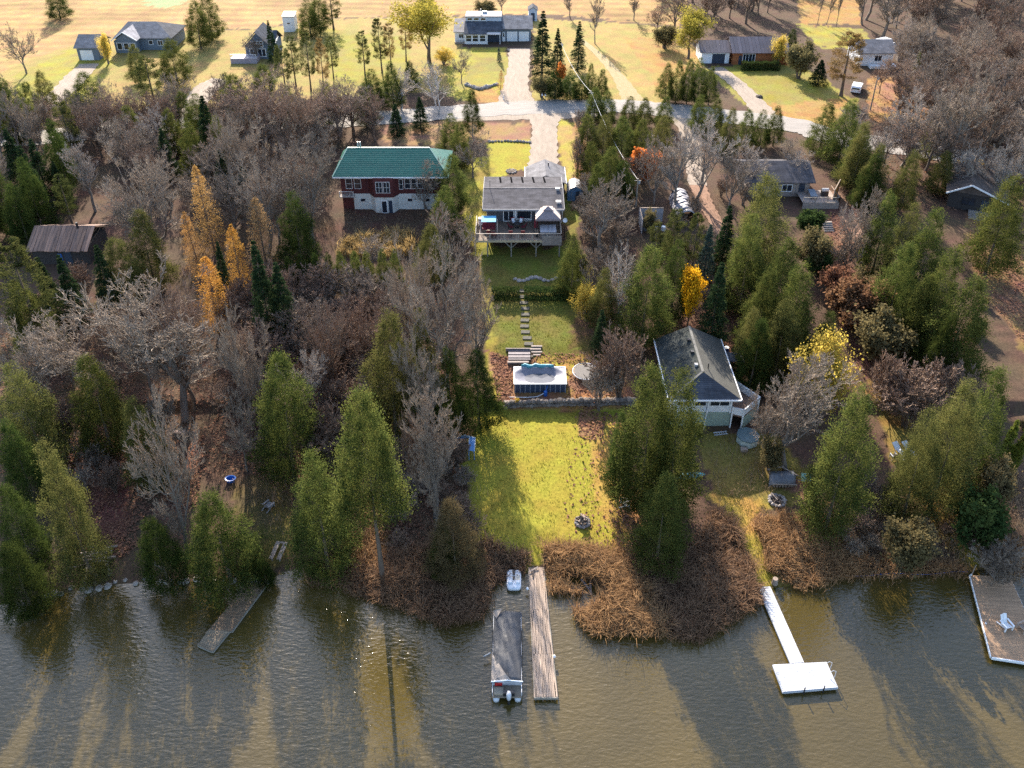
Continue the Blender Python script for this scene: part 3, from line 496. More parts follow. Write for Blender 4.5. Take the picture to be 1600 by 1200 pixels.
# ------------------------------------------------------------------ every tree and shrub that can be told apart: kind, top x, top y, foot y, width (photo pixels), label
TREE_LIST = [
 # near shore, left to right
 ('cedar_dark', 0, 760, 890, 80, 'dark cedar cut by the left edge of the photo, upper of two at the shore'),
 ('cedar_dark', 4, 850, 952, 90, 'dark round cedar overhanging the water in the lower left corner'),
 ('cedar_pale', 66, 690, 908, 86, 'tall yellow-green cedar at the left shore, its bare trunk leaning over the rocks'),
 ('cedar_dark', 232, 808, 910, 85, 'small dark cedar under bare branches between the log pile and the round shore cedar'),
 ('cedar', 326, 770, 905, 132, 'round bright green cedar at the shore left of the weathered sloping dock'),
 ('cedar_dark', 408, 874, 908, 38, 'low dark cedar at the landward end of the weathered dock'),
 ('cedar', 484, 710, 888, 116, 'cone-shaped green cedar at the shore beside the grey picnic table'),
 ('cedar_tall', 562, 602, 905, 128, 'tallest cedar on the shore, with a long bare trunk above tan reeds'),
 ('cedar_dying', 705, 782, 902, 92, 'brownish half-dead cedar standing in the reeds left of the paddle boat'),
 ('cedar', 1024, 570, 798, 124, 'big green cedar on the right edge of the lawn, left of a joined pair'),
 ('cedar', 1070, 578, 795, 112, 'big green cedar in front of the white cottage, right of a joined pair'),
 ('cedar_dark', 978, 645, 785, 52, 'narrow dark cedar tucked against the left of the big lawn pair'),
 ('cedar', 1044, 740, 880, 98, 'green egg-shaped cedar in front of the joined pair beside the lawn'),
 ('cedar', 1350, 602, 832, 116, 'broad cedar between the second fire pit and the lounge chairs'),
 ('cedar_pale', 1466, 645, 812, 88, 'pale olive cedar just right of the lounge chairs'),
 ('cedar_pale', 1522, 598, 795, 108, 'pale cedar in the middle of the group at the right edge'),
 ('cedar', 1574, 570, 770, 90, 'green cedar at the back of the group at the right edge'),
 ('cedar_column', 1592, 655, 735, 20, 'narrow bright green columnar cedar at the right edge, left one'),
 ('cedar_column', 1606, 668, 742, 20, 'narrow bright green columnar cedar at the right edge, right one'),
 ('green_bush', 1545, 775, 850, 75, 'dark green shrub below the pale cedars at the right edge'),
 ('leafy_bush', 1432, 815, 885, 70, 'grey-green shrub in the brush above the right shore'),
 ('leafy_bush', 1568, 720, 800, 55, 'tan leafy shrub beneath the columnar cedars'),
 ('bush', 1580, 860, 905, 80, 'bare grey shrub at the head of the wide plank dock'),
 # lower left wood
 ('cedar', 426, 552, 748, 118, 'dense green cedar in the left wood, right of the spreading grey tree'),
 ('cedar', 128, 560, 706, 100, 'round green cedar in the left wood above the dark leaf clearing'),
 ('cedar_pale', 205, 622, 765, 85, 'thin pale cedar in the left wood behind a bare tree'),
 ('cedar_pale', 14, 572, 735, 105, 'ragged pale cedar at the left edge of the photo'),
 ('cedar_dark', 4, 655, 800, 70, 'dark cedar at the left edge under the ragged pale one'),
 ('bare', 235, 425, 652, 205, 'widest bare grey tree, spreading in the left wood below the gold larches'),
 ('bare_red', 262, 452, 640, 150, 'brownish bare tree tangled behind the widest spreading one in the left wood'), ('bare', 200, 468, 625, 130, 'grey bare tree tangled at the left of the widest spreading one'),
 ('bare', 92, 490, 640, 150, 'bare grey tree left of the widest spreading one'),
 ('bare_red', 152, 478, 600, 90, 'reddish bare tree at the foot of the dark spruces on the left'),
 ('bare', 20, 500, 640, 110, 'bare grey tree at the left edge below the pines'),
 ('bare', 228, 640, 870, 105, 'leaning bare tree over the dark leaf clearing near the shore'),
 ('bare', 352, 480, 672, 105, 'bare grey tree with pale trunk below the bright gold larch'),
 ('bare', 362, 610, 735, 78, 'thin bare tree beside the lit strip of red leaves'),
 ('bare_pale', 466, 545, 672, 76, 'pale bare tree behind the dense green cedar in the left wood'),
 ('bare_red', 505, 470, 640, 110, 'reddish bare tree in the dark middle of the left wood'),
 ('bare_red', 585, 445, 600, 100, 'reddish bare tree behind the pale cedar at the centre left'),
 ('cedar_pale', 600, 488, 690, 118, 'tall pale cedar wound with bare branches at the centre left'),
 ('bare', 640, 378, 570, 110, 'bare tree left of the great bare tree beside the terrace'),
 ('bare', 690, 340, 622, 140, 'great bare grey tree left of the terrace steps'),
 ('bare_up', 738, 415, 600, 70, 'slim bare tree beside the sunlit strip of grass'),
 ('bare', 640, 520, 700, 105, 'bare grey tree behind the tallest shore cedar'),
 ('bare_up', 668, 600, 810, 100, 'many-branched bare tree left of the blue shelter'),
 ('bare', 672, 668, 832, 72, 'bare grey tree at the left edge of the lower lawn'),
 ('bare_red', 640, 650, 800, 70, 'reddish bare tree in shade left of the blue shelter'),
 ('cedar_dark', 746, 548, 668, 84, 'dark cedar at the top left corner of the lower lawn'),
 ('cedar_dark', 700, 545, 680, 70, 'dark cedar behind the one at the lawn corner'),
 ('cedar_pale', 655, 478, 640, 60, 'thin pale cedar between bare trees left of the terrace'),
 ('cedar_dark', 690, 822, 900, 50, 'small dark cedar in the shade left of the half-dead one'),
 # left: spruces, larches, pines
 ('pine', 12, 372, 560, 110, 'lit pine at the left edge below the rusty barn'),
 ('cedar', 30, 440, 560, 80, 'bright green cedar in front of the lit pine at the left edge'),
 ('spruce', 62, 400, 512, 50, 'dark pointed spruce below the barn, left of three'),
 ('spruce', 92, 396, 515, 52, 'dark pointed spruce below the barn, middle of three'),
 ('spruce', 146, 382, 505, 55, 'dark pointed spruce below the barn, right of three'),
 ('cedar_pale', 175, 372, 485, 85, 'olive cedar right of the rusty barn'), ('bush_red', 115, 415, 475, 60, 'tan-pink leafless shrub between dark spruces below the barn'),
 ('bare', 215, 238, 400, 155, 'round-headed bare tree in the upper left wood'),
 ('cedar_pale', 212, 325, 450, 75, 'grey-green cedar under the round-headed bare tree'),
 ('larch_rust', 308, 258, 400, 50, 'tall rust-orange larch, back one of the larch group'),
 ('larch', 360, 350, 472, 48, 'gold larch behind and right of the brightest one'),
 ('larch', 319, 402, 515, 62, 'brightest yellow-gold larch, front of the group'),
 ('larch_tan', 398, 308, 420, 56, 'faded tan larch right of the larch group'), ('larch_rust', 292, 330, 430, 40, 'rust-coloured larch low at the left of the larch group'),
 ('spruce', 398, 372, 545, 62, 'tall dark spruce right of the gold larches'), ('spruce', 432, 408, 545, 62, 'dark spruce in the left wood, just right of a taller one'),
 ('spruce', 335, 375, 470, 32, 'narrow dark spruce between two gold larches'),
 ('spruce', 248, 198, 282, 42, 'dark narrow spruce above the round-headed bare tree'), ('spruce', 312, 148, 252, 48, 'dark spruce below the gravel drive at upper left'),
 ('spruce', 342, 232, 310, 46, 'dark spruce just above the rust-orange larch'), ('spruce', 378, 258, 335, 38, 'small dark spruce above the faded tan larch'),
 ('cedar', 262, 170, 245, 46, 'olive cedar left of the dark spruce below the gravel drive'), ('cedar', 292, 190, 275, 50, 'olive cedar below the gravel drive at upper left'), ('cedar_pale', 332, 180, 262, 40, 'pale cedar beside the dark spruce below the gravel drive'),
 ('bare_up_pale', 120, 220, 330, 60, 'bare tree with pale slanting trunk under the far left lawn'), ('bare', 180, 180, 280, 95, 'bare grey tree by the road at upper left'), ('bare_pale', 220, 160, 245, 80, 'pale bare tree by the road left of the dark spruces'),
 ('bare_red', 392, 118, 250, 120, 'pinkish bare tree at the road, left of the green-roofed house'), ('bare_red', 455, 130, 260, 110, 'pinkish bare tree left of the green roof, nearer the house'), ('bare', 430, 195, 345, 120, 'bare grey tree hiding the left corner of the red house'),
 ('bare_red', 520, 140, 225, 100, 'pinkish bare tree behind the green roof'), ('bare', 360, 180, 320, 110, 'bare grey tree between the dark spruces and the red house'), ('bare_up', 470, 225, 378, 80, 'upright bare tree beside the left wall of the red house'), ('bare', 400, 250, 395, 90, 'bare grey tree behind the faded tan larch'),
 ('cedar_dark', 455, 300, 420, 70, 'dark cedar left of the white basement wall'), ('bare_red', 545, 145, 210, 70, 'reddish bare tree by the road behind the red house'),
 ('bare', 660, 250, 330, 60, 'bare shrubby tree against the right end of the red house'),
 ('cedar', 704, 242, 335, 58, 'green cedar at the right corner of the red house'), ('cedar', 694, 290, 375, 58, 'lit green cedar in front of the right corner of the red house'), ('bare_red', 700, 318, 400, 60, 'brown-tipped bare tree left of the deck'), ('cedar_pale', 672, 350, 440, 70, 'pale cedar below the right end of the red house'),
 ('bare', 738, 198, 278, 62, 'dark bare tree beside the bright back lawn'), ('cedar', 702, 178, 240, 46, 'cedar right of the road, behind the green roof'), ('cedar_dark', 736, 138, 212, 36, 'slim dark cedar standing by the road edge'), ('cedar', 716, 190, 262, 46, 'cedar between the green roof and the bare tree by the bright lawn'),
 ('bare', 575, 370, 425, 60, 'small bare tree in front of the tan grass below the red house'),
 # far left and top
 ('birch', 622, 108, 172, 55, 'bare birch by the road, left of a pair'), ('birch', 682, 92, 178, 62, 'bare birch by the road, right of a pair'), ('spruce', 617, 160, 212, 34, 'small spruce by the road below the left birch'), ('spruce', 655, 150, 205, 34, 'small spruce by the road between the birches'),
 ('cedar_dark', 580, 108, 170, 46, 'dark cedar by the road under the tall pines'), ('cedar_dark', 610, 95, 172, 40, 'dark cedar by the road left of the birches'), ('cedar_dark', 640, 95, 142, 30, 'small dark cedar under the big willow'),
 ('pine', 564, 45, 118, 32, 'tall pine in the far row, first from the left beside the open lawn'), ('pine', 590, 26, 114, 34, 'tall pine in the far row, second beside the open lawn'), ('pine_brown', 606, 34, 112, 26, 'thin browning pine in the far row'), ('pine_brown', 630, 22, 96, 30, 'browning pine just left of the big willow'),
 ('willow', 668, -14, 98, 112, 'big yellow-green willow beside the white modern house'), ('yellow_bush', 692, 75, 100, 30, 'yellow-green shrub at the foot of the big willow'),
 ('pine', 452, 55, 135, 34, 'pine right of the dark gabled house, first'), ('pine', 474, 48, 142, 36, 'pine right of the dark gabled house, second'), ('pine_brown', 496, 58, 145, 30, 'browning pine in the row right of the dark gabled house'), ('pine', 514, 55, 122, 28, 'thin pine at the right end of the row by the dark gabled house'), ('spruce', 420, 30, 102, 26, 'pointed spruce in front of the dark gabled house'),
 ('pine', 436, 68, 145, 36, 'low bushy pine in front of the dark gabled house'), ('cedar', 408, 100, 145, 44, 'bright cedar below the dark gabled house'), ('bare', 395, 55, 95, 36, 'bare tree at the left corner of the dark gabled house'),
 ('cedar', 300, 0, 76, 48, 'tall green cedar in the far lawn, front of a pair'), ('cedar', 318, -18, 62, 44, 'tall green cedar in the far lawn, back of a pair'), ('cedar', 263, 60, 134, 62, 'egg-shaped green cedar by the gravel drive, in front of the grey house'),
 ('cedar', 479, -2, 58, 46, 'tall cedar at the field edge, right of the small white shed'), ('cedar', 494, -12, 50, 40, 'tall cedar behind the one right of the small white shed'), ('pine', 514, -20, 46, 40, 'dark pine at the field edge casting its shade on the open lawn'),
 ('cedar_pale', 206, 70, 130, 40, 'olive cedar in front of the grey house'), ('pine', 225, 85, 172, 55, 'bushy pine by the gravel drive in front of the grey house'), ('yellow_bush', 158, 52, 100, 20, 'orange-yellow shrub between the grey house and its garage'), ('cedar_pale', 60, 110, 165, 36, 'small pale cedar on the far left lawn'),
 ('bare', 15, 30, 115, 60, 'bare tree at the field edge in the upper left corner'), ('cedar_dark', 80, -25, 30, 40, 'dark tree on the field edge at the top left'),
 ('bare_up', 340, 118, 178, 40, 'slim bare tree right of the gravel drive'), ('bare', 720, 72, 130, 34, 'dark bare tree at the left of the white house lawn'), ('cedar_pale', 350, 112, 160, 26, 'pale slim conifer right of the gravel drive'),
 ('spruce_blue', 780, 72, 97, 10, 'tiny blue spruce on the white house lawn'), ('larch_rust', 782, 110, 142, 13, 'slender orange columnar tree at the end of the stone row'),
 ('spruce', 848, 15, 122, 46, 'largest spruce, right of the white house drive'), ('spruce', 872, 42, 112, 28, 'slim spruce behind the utility pole'), ('spruce', 906, 32, 112, 32, 'pointed spruce right of the utility pole'),
 ('bare_up', 934, -12, 68, 24, 'tall bare tree standing alone in the far field lawn'), ('bare_up', 785, -20, 22, 22, 'bare tree behind the white house roof'), ('bare_up', 892, -18, 28, 22, 'bare tree at the field edge behind the largest spruce'), ('bare_up', 994, -10, 32, 24, 'bare tree at the field edge beside the woods'), ('leafy_bush', 760, 2, 22, 34, 'yellowish shrub at the field edge behind the white house'),
 ('leafy_bush', 848, 118, 152, 30, 'dark leafless-looking shrub behind the two mailboxes'), ('cedar_dark', 868, 108, 155, 34, 'dark cedar in the roadside clump, leftmost'), ('cedar_dark', 892, 110, 155, 34, 'dark cedar in the roadside clump, middle'), ('sumac', 876, 100, 128, 16, 'small orange shrub in the roadside clump'), ('cedar', 926, 98, 152, 24, 'pointed cedar in the roadside clump, rightmost of the tall ones'), ('cedar', 942, 108, 150, 24, 'cedar at the right end of the roadside clump'), ('cedar_dark', 910, 118, 156, 28, 'low dark cedar in the roadside clump'),
 ('cedar', 1044, 98, 158, 32, 'cedar in the dense roadside row before the log house, first from left'), ('cedar', 1062, 94, 160, 32, 'cedar in the dense roadside row before the log house, second from left'), ('cedar', 1080, 92, 162, 32, 'cedar in the dense roadside row before the log house, third from left'), ('cedar', 1098, 90, 163, 34, 'cedar in the dense roadside row before the log house, fourth from left'), ('cedar', 1114, 104, 164, 30, 'cedar in the dense roadside row before the log house, last on the right'),
 ('willow', 1084, 16, 92, 58, 'round yellowish tree left of the log house garage'), ('bare_red', 1060, -20, 48, 60, 'rusty bare tree behind the round yellowish tree'), ('bare_red', 1120, -25, 42, 70, 'rusty bare tree behind the log house garage'), ('bare_red', 1030, 0, 55, 40, 'rusty bare tree at the corner of the far field'), ('leafy_bush', 1042, 40, 75, 36, 'grey shrub at the woods edge by the far field'),
 ('yellow_bush', 1222, 55, 102, 26, 'pale yellow shrubby tree at the right end of the log house'), ('leafy_bush', 1255, 68, 122, 44, 'dull grey-brown small tree right of the log house lawn'), ('cedar_dark', 1240, 45, 88, 26, 'dark conifer behind the right end of the log house'), ('pine_brown', 1335, 48, 150, 70, 'wide brown-green pine in front of the far white house'), ('bare_red', 1385, 92, 146, 36, 'rusty bare tree right of the wide brown pine'), ('spruce', 1285, 92, 132, 34, 'dark low spruce at the right edge of the log house lawn'), ('cedar_pale', 1440, 80, 150, 16, 'thin yellowish conifer alone in the orange clearing'),
 ('bare_up', 1291, -40, 38, 14, 'bare-trunked tree behind the log house, first of three in a row'), ('bare_up', 1306, -40, 39, 14, 'bare-trunked tree behind the log house, second of three in a row'), ('bare_up', 1323, -40, 41, 14, 'bare-trunked tree behind the log house, last of three in a row'),
 # cedar clump right of the central drive
 ('cedar', 930, 136, 192, 38, 'cedar at the roadside top of the clump right of the central drive'), ('cedar', 950, 142, 198, 38, 'second cedar at the roadside top of the clump right of the central drive'), ('bush', 912, 170, 225, 34, 'grey bare shrub at the road end of the clump by the central drive'),
 ('cedar', 985, 150, 205, 40, 'cedar at the road in the clump, left of the second gravel drive'), ('cedar', 1010, 152, 198, 34, 'cedar by the road near the mouth of the second gravel drive'), ('cedar', 1040, 150, 200, 36, 'cedar at the left side of the second gravel drive'), ('cedar', 920, 178, 240, 46, 'cedar on the left flank of the clump by the central drive'), ('cedar_pale', 945, 180, 248, 48, 'olive cedar inside the clump by the central drive'), ('cedar', 975, 182, 250, 50, 'broad cedar inside the clump by the central drive'), ('cedar', 1005, 185, 248, 46, 'cedar on the right side of the clump by the central drive'), ('cedar_pale', 1035, 180, 245, 44, 'olive cedar right of the clump, above the orange sumac'),
 ('cedar', 925, 222, 285, 46, 'cedar beside the rusty leaf strip, low in the clump'), ('cedar', 955, 228, 300, 56, 'broad cedar at the bottom of the clump'), ('cedar', 935, 255, 320, 44, 'lowest cedar of the clump, near the blue shed'), ('cedar_dark', 975, 250, 318, 46, 'dark cedar at the bottom of the clump left of the orange sumac'),
 ('sumac', 1008, 234, 288, 42, 'bright orange-red sumac by the power line'), ('bush_red', 905, 215, 275, 24, 'rusty leafless shrub along the central drive'),
 ('bare', 1030, 215, 320, 78, 'bare grey tree right of the orange sumac'), ('bare_up_pale', 1072, 200, 330, 66, 'pale bare tree left of the second gravel drive'), ('bare_pale', 1105, 192, 315, 84, 'bare grey tree right of the second gravel drive'), ('bare', 1150, 235, 330, 66, 'bare tree left of the grey-roofed cabin'), ('bare_pale', 1180, 215, 300, 66, 'pale bare tree over the grey-roofed cabin'), ('bare_pale', 1245, 235, 290, 46, 'bare shrubby tree by the branch drive above the orange panel'),
 ('cedar', 1096, 148, 205, 36, 'cedar at the right mouth of the second gravel drive'), ('cedar', 1122, 152, 222, 40, 'cedar right of the second gravel drive, second in the row'), ('cedar_pale', 1146, 168, 245, 42, 'olive cedar right of the second gravel drive, third in the row'), ('cedar', 1172, 170, 232, 38, 'cedar in the road row below the log house lawn'), ('cedar', 1196, 172, 230, 36, 'cedar in the road row near the branch drive'), ('cedar', 1218, 165, 228, 34, 'cedar at the branch drive, right end of the road row'), ('bare', 1235, 215, 275, 44, 'bare grey tree beside the branch drive'),
 # right middle
 ('bare_up', 948, 272, 408, 84, 'many-stemmed upright bare tree right of the deck'), ('cedar', 896, 368, 462, 56, 'green cedar at the right foot of the deck'), ('bush', 932, 388, 462, 70, 'bare shrub right of the cedar by the deck'), ('yellow_bush', 918, 445, 500, 34, 'yellow-green shrub by the terrace hedge'),
 ('birch', 978, 382, 515, 56, 'white-trunked bare birch beside the broad dark cedar'), ('birch', 955, 395, 505, 40, 'thinner bare birch left of the white-trunked one'), ('cedar_pale', 945, 420, 520, 50, 'pale cedar behind the bare birches'), ('spruce', 942, 480, 556, 38, 'small blue-green spruce right of the terrace lawn'), ('cedar', 1016, 384, 540, 98, 'broad dark cedar between the birch and the yellow maple'), ('cedar_dark', 1062, 375, 500, 58, 'dark cedar behind the yellow maple'), ('spruce', 1128, 408, 545, 62, 'dark spruce right of the yellow maple'),
 ('maple', 1088, 420, 520, 56, 'small bright yellow maple behind the white cottage'), ('bush_red', 975, 522, 625, 105, 'rosy-grey leafless shrub beside the trampoline'), ('bush_pale', 940, 570, 640, 60, 'pale leafless shrub on the retaining wall'), ('leafy_bush', 1018, 330, 362, 24, 'small orange-leaved shrub at the ruined white shed'),
 ('pine', 1060, 322, 425, 50, 'bluish pine below the silver tunnel shelter'), ('pine', 1092, 332, 430, 48, 'second pine below the silver tunnel shelter'), ('spruce_blue', 1110, 350, 440, 40, 'blue-green spruce left of the leafy track'), ('pine', 1030, 345, 440, 44, 'pine below the ruined white shed'), ('spruce', 1140, 320, 430, 50, 'dark conifer right of the leafy track'),
 ('cedar_pale', 1205, 272, 452, 104, 'tallest pale cedar in the right wall of cedars'), ('cedar', 1180, 335, 490, 80, 'cedar left in the right wall of cedars, by the leafy track'), ('cedar', 1232, 372, 520, 84, 'cedar right of the tallest in the wall of cedars'), ('cedar', 1200, 420, 560, 80, 'cedar in the middle of the right wall of cedars'), ('cedar', 1258, 412, 570, 88, 'cedar on the right flank of the wall of cedars'), ('cedar_pale', 1235, 468, 600, 84, 'pale cedar low in the right wall of cedars'), ('cedar', 1298, 488, 585, 58, 'small round cedar above the yellow-leaved tree'), ('cedar_dark', 1190, 500, 610, 66, 'dark cedar behind the cottage deck'), ('cedar_pale', 1175, 480, 590, 50, 'thin pale cedar behind the cottage deck'),
 ('green_bush', 1270, 330, 366, 42, 'trimmed bright green shrub below the weathered deck'), ('leafy_bush', 1278, 362, 420, 58, 'brown leafy shrub below the trimmed green one'), ('green_bush', 1285, 395, 430, 40, 'low green shrub beside the leafy path at the right'), ('bush', 1335, 365, 440, 55, 'bare pinkish shrub on the leafy slope at the right'), ('leafy_bush', 1385, 495, 570, 80, 'dull green shrub in the brushy clearing at the right'), ('brown_bush', 1345, 440, 510, 80, 'withered brown shrub on the leafy slope at the right'), ('brown_bush', 1320, 420, 475, 50, 'withered rusty shrub right of the leafy path'), ('leafy_bush', 1360, 430, 490, 55, 'olive shrub among withered ones on the right slope'),
 ('bare', 1262, 555, 735, 140, 'large pale bare tree right of the cottage deck'), ('yellow_bush', 1292, 522, 650, 92, 'yellow-leaved tree crowning the bare branches at the right'), ('bare', 1220, 585, 720, 80, 'tangled bare tree beside the cottage deck'), ('leafy_bush', 1212, 690, 735, 38, 'leafy tan shrub behind the grey tarp'), ('bush_red', 1440, 580, 665, 110, 'red-brown leafless brush in the right clearing, wide one'), ('bush_red', 1400, 560, 640, 80, 'red-brown leafless brush in the right clearing, left one'), ('bush_red', 1490, 565, 650, 80, 'red-brown leafless brush in the right clearing, by the dark cedar'),
 ('cedar', 1395, 300, 440, 62, 'cedar below the brown-roofed cabin, highest on the left'), ('cedar_pale', 1430, 318, 470, 70, 'pale cedar left of the brown-roofed cabin'), ('cedar', 1468, 325, 500, 84, 'tall cedar in front of the brown-roofed cabin'), ('cedar', 1420, 378, 520, 84, 'broad cedar in the middle of the right cedar group'), ('cedar', 1485, 385, 560, 84, 'cedar on the right side of the right cedar group'), ('cedar', 1448, 430, 560, 80, 'front cedar of the right cedar group'), ('cedar', 1525, 432, 600, 112, 'dark broad cedar overhanging the pink leaf litter'), ('cedar_dark', 1490, 490, 610, 60, 'dark cedar low at the left of the overhanging one'),
 ('cedar', 1590, 275, 430, 90, 'lit green tree at the right edge by the brown-roofed cabin'), ('bare_up', 1370, 300, 425, 56, 'bare grey tree in the cedars left of the brown-roofed cabin'), ('bare_pale', 1345, 300, 400, 50, 'pale bare tree above the leafy slope'),
 ('cedar', 1295, 160, 240, 56, 'lit cedar right of the branch drive'), ('cedar', 1330, 155, 262, 60, 'bright olive cedar in the roadside wood at the right'), ('cedar', 1348, 195, 292, 56, 'olive cedar above the orange panel'), ('cedar_pale', 1355, 190, 300, 54, 'pale cedar in the roadside wood at the right'), ('cedar_pale', 1375, 225, 325, 54, 'thin pale cedar above the right cedar group'), ('cedar_dark', 1368, 240, 330, 46, 'dark cedar right of the orange panel'),
 ('bare_pale', 1440, 150, 262, 84, 'pale leaning bare tree by the right road bend'), ('bare_pale', 1480, 140, 268, 90, 'pale bare tree by the right road bend, taller one'), ('bare_red', 1405, 165, 255, 70, 'reddish bare tree in the roadside wood at the right'), ('bare_up', 1530, 110, 290, 90, 'dark bare tree over the brown-roofed cabin'), ('bare_up_red', 1575, 100, 280, 90, 'dark-trunked bare tree at the right edge by the road'), ('yellow_bush', 1525, 252, 280, 44, 'low yellow shrub behind the brown-roofed cabin'), ('bare_red', 1500, 190, 290, 70, 'reddish bare tree behind the brown-roofed cabin'), ('cedar_pale', 1430, 235, 330, 50, 'pale cedar by the leaning bare tree'),
]
for t_ in TREE_LIST: tree(*t_)
for k in range(9):      # cedar row below the red house
    x = 448 + 21 * k; tree('cedar_dark' if k < 4 else 'cedar', x, 400 - k * 1.0 + random.uniform(-5, 5), 462 + random.uniform(-3, 3), 32, 'young cedar in the close-planted row below the tan grass', 'cedar row below the tan grass')
# crowded woods: nothing in the photograph tells these trees apart
def wood(poly, n, kinds, hr, wr, label, group, mind=2.6):
    q = random.Random(len(label) * 7 + n); xs_ = [p[0] for p in poly]; ys_ = [p[1] for p in poly]; made = 0; tries = 0
    while made < n and tries < 4000:
        tries += 1; x = q.uniform(min(xs_), max(xs_)); y = q.uniform(min(ys_), max(ys_))
        if not inpoly(np.array([x]), np.array([y]), poly)[0]: continue
        p = P(x, y)
        if any((p.x - a) ** 2 + (p.y - b_) ** 2 < mind ** 2 for a, b_, _ in TREES): continue
        h = q.uniform(*hr); k = q.choice(kinds); plant(k, p.x, p.y, h, h * q.uniform(*wr), label[k.split('_')[0]] if isinstance(label, dict) else label, group[k.split('_')[0]] if isinstance(group, dict) else group); made += 1
wood([(1330, 60), (1400, 20), (1640, -40), (1720, 240), (1640, 250), (1530, 205), (1430, 175), (1400, 90)], 62, ['bare_up_red', 'bare_red', 'bare_up', 'bare'], (10, 15), (.5, .75), 'brown-grey bare tree in the crowded wood at the top right', 'bare trees of the top right wood', 3.6)
wood([(1340, 40), (1400, 0), (1660, -90), (1660, -40), (1400, 30)], 26, ['bare_up_red', 'bare_up'], (12, 16), (.45, .65), 'brown-grey bare tree in the crowded wood at the top right', 'bare trees of the top right wood', 3.4)
wood([(1000, 14), (1020, -70), (1300, -70), (1240, 30), (1130, 44)], 34, ['bare_up_red', 'bare_red', 'bare_up_red', 'cedar_dark'], (9, 14), (.5, .7), {'bare': 'brown bare tree in the far wood behind the log house', 'cedar': 'dark evergreen in the far wood behind the log house'}, {'bare': 'bare trees behind the log house', 'cedar': 'evergreens behind the log house'}, 3.6)
wood([(1400, 110), (1530, 170), (1700, 240), (1660, 300), (1500, 250), (1400, 200)], 36, ['bare_up_red', 'bare_pale', 'bare_up'], (9, 13), (.5, .7), 'bare tree in the tangle along the road at the right', 'bare trees along the right road', 2.6)
wood([(-60, 225), (130, 215), (150, 330), (60, 390), (-60, 420)], 30, ['cedar_dark', 'bare_up', 'spruce', 'cedar_dark', 'pine'], (8, 13), (.4, .5), {'cedar': 'dark cedar in the shadowed wood behind the rusty barn', 'bare': 'bare tree in the shadowed wood behind the rusty barn', 'spruce': 'spruce in the shadowed wood behind the rusty barn', 'pine': 'pine in the shadowed wood behind the rusty barn'}, {'cedar': 'cedars behind the barn', 'bare': 'bare trees behind the barn', 'spruce': 'spruces behind the barn', 'pine': 'pines behind the barn'}, 3.2)
wood([(180, 200), (500, 195), (510, 330), (420, 420), (300, 330), (180, 300)], 44, ['bare_red', 'bare', 'bare_up', 'bare_red'], (6, 9.5), (.6, .85), 'pinkish-grey bare tree in the thicket left of the red house', 'bare trees of the left thicket', 2.6)
wood([(140, 200), (590, 196), (590, 222), (500, 226), (140, 245)], 30, ['bare_red', 'bare', 'bare_up_red', 'bare_red', 'cedar'], (7.5, 10.5), (.55, .8), {'bare': 'bare tree in the thicket along the hidden road at upper left', 'cedar': 'cedar in the thicket along the hidden road at upper left'}, {'bare': 'bare trees along the hidden road', 'cedar': 'cedars along the hidden road'}, 2.6)
wood([(1285, 235), (1440, 252), (1640, 290), (1640, 330), (1290, 285)], 18, ['bare_up_pale', 'bare_pale', 'cedar_pale', 'bare_up_red'], (7, 10), (.45, .65), {'bare': 'bare tree between the right road and the brown-roofed cabin', 'cedar': 'olive cedar between the right road and the brown-roofed cabin'}, {'bare': 'bare trees below the right road', 'cedar': 'cedars below the right road'}, 3)
wood([(0, 195), (150, 195), (150, 232), (0, 250)], 10, ['cedar_dark', 'bare', 'cedar', 'bare_red'], (7, 10), (.45, .6), {'bare': 'bare tree by the road in the upper left corner', 'cedar': 'cedar by the road in the upper left corner'}, {'bare': 'bare trees by the upper left road', 'cedar': 'cedars by the upper left road'}, 3)
wood([(905, 300), (1005, 290), (1000, 345), (985, 430), (930, 460), (912, 400)], 12, ['bush', 'bare', 'bush_red', 'bush'], (3, 5.5), (.75, 1.0), {'bush': 'leafless shrub in the thicket right of the deck', 'bare': 'small bare tree in the thicket right of the deck'}, {'bush': 'leafless shrubs right of the deck', 'bare': 'small bare trees right of the deck'}, 2.2)
wood([(380, 470), (640, 480), (660, 640), (560, 760), (480, 700), (350, 640)], 46, ['bush', 'bush_red', 'bare_red', 'bare', 'bush_red'], (4, 7.5), (.8, 1.1), {'bush': 'low leafless shrub in the dim middle of the left wood', 'bare': 'small bare tree in the dim middle of the left wood'}, {'bush': 'leafless shrubs of the left wood', 'bare': 'small bare trees of the left wood'}, 2.4)
wood([(0, 520), (180, 520), (330, 620), (380, 720), (240, 780), (60, 760)], 16, ['bush', 'bush_red', 'bare'], (2.4, 5.5), (.8, 1.1), {'bush': 'low leafless shrub in the wood at the far left', 'bare': 'small bare tree in the wood at the far left'}, {'bush': 'leafless shrubs at the far left', 'bare': 'small bare trees at the far left'}, 2.4)
wood([(620, 700), (735, 720), (750, 850), (640, 890), (600, 800)], 14, ['bush_red', 'bush'], (1.8, 3.5), (.9, 1.2), 'low leafless shrub in the shade left of the lower lawn', 'leafless shrubs left of the lawn', 1.8)
wood([(1310, 760), (1480, 800), (1500, 880), (1340, 885), (1290, 830)], 16, ['bush_red', 'bush', 'bush'], (1.2, 2.4), (.9, 1.3), 'low leafless shrub in the brush above the right shore', 'leafless shrubs of the right shore', 1.5)
wood([(1040, 300), (1160, 300), (1170, 420), (1120, 520), (1040, 440)], 10, ['bush', 'bush_red', 'cedar_dark'], (2.5, 5), (.6, .9), {'bush': 'leafless shrub beside the leafy track', 'cedar': 'small dark cedar beside the leafy track'}, {'bush': 'leafless shrubs by the track', 'cedar': 'small cedars by the track'}, 2.2)
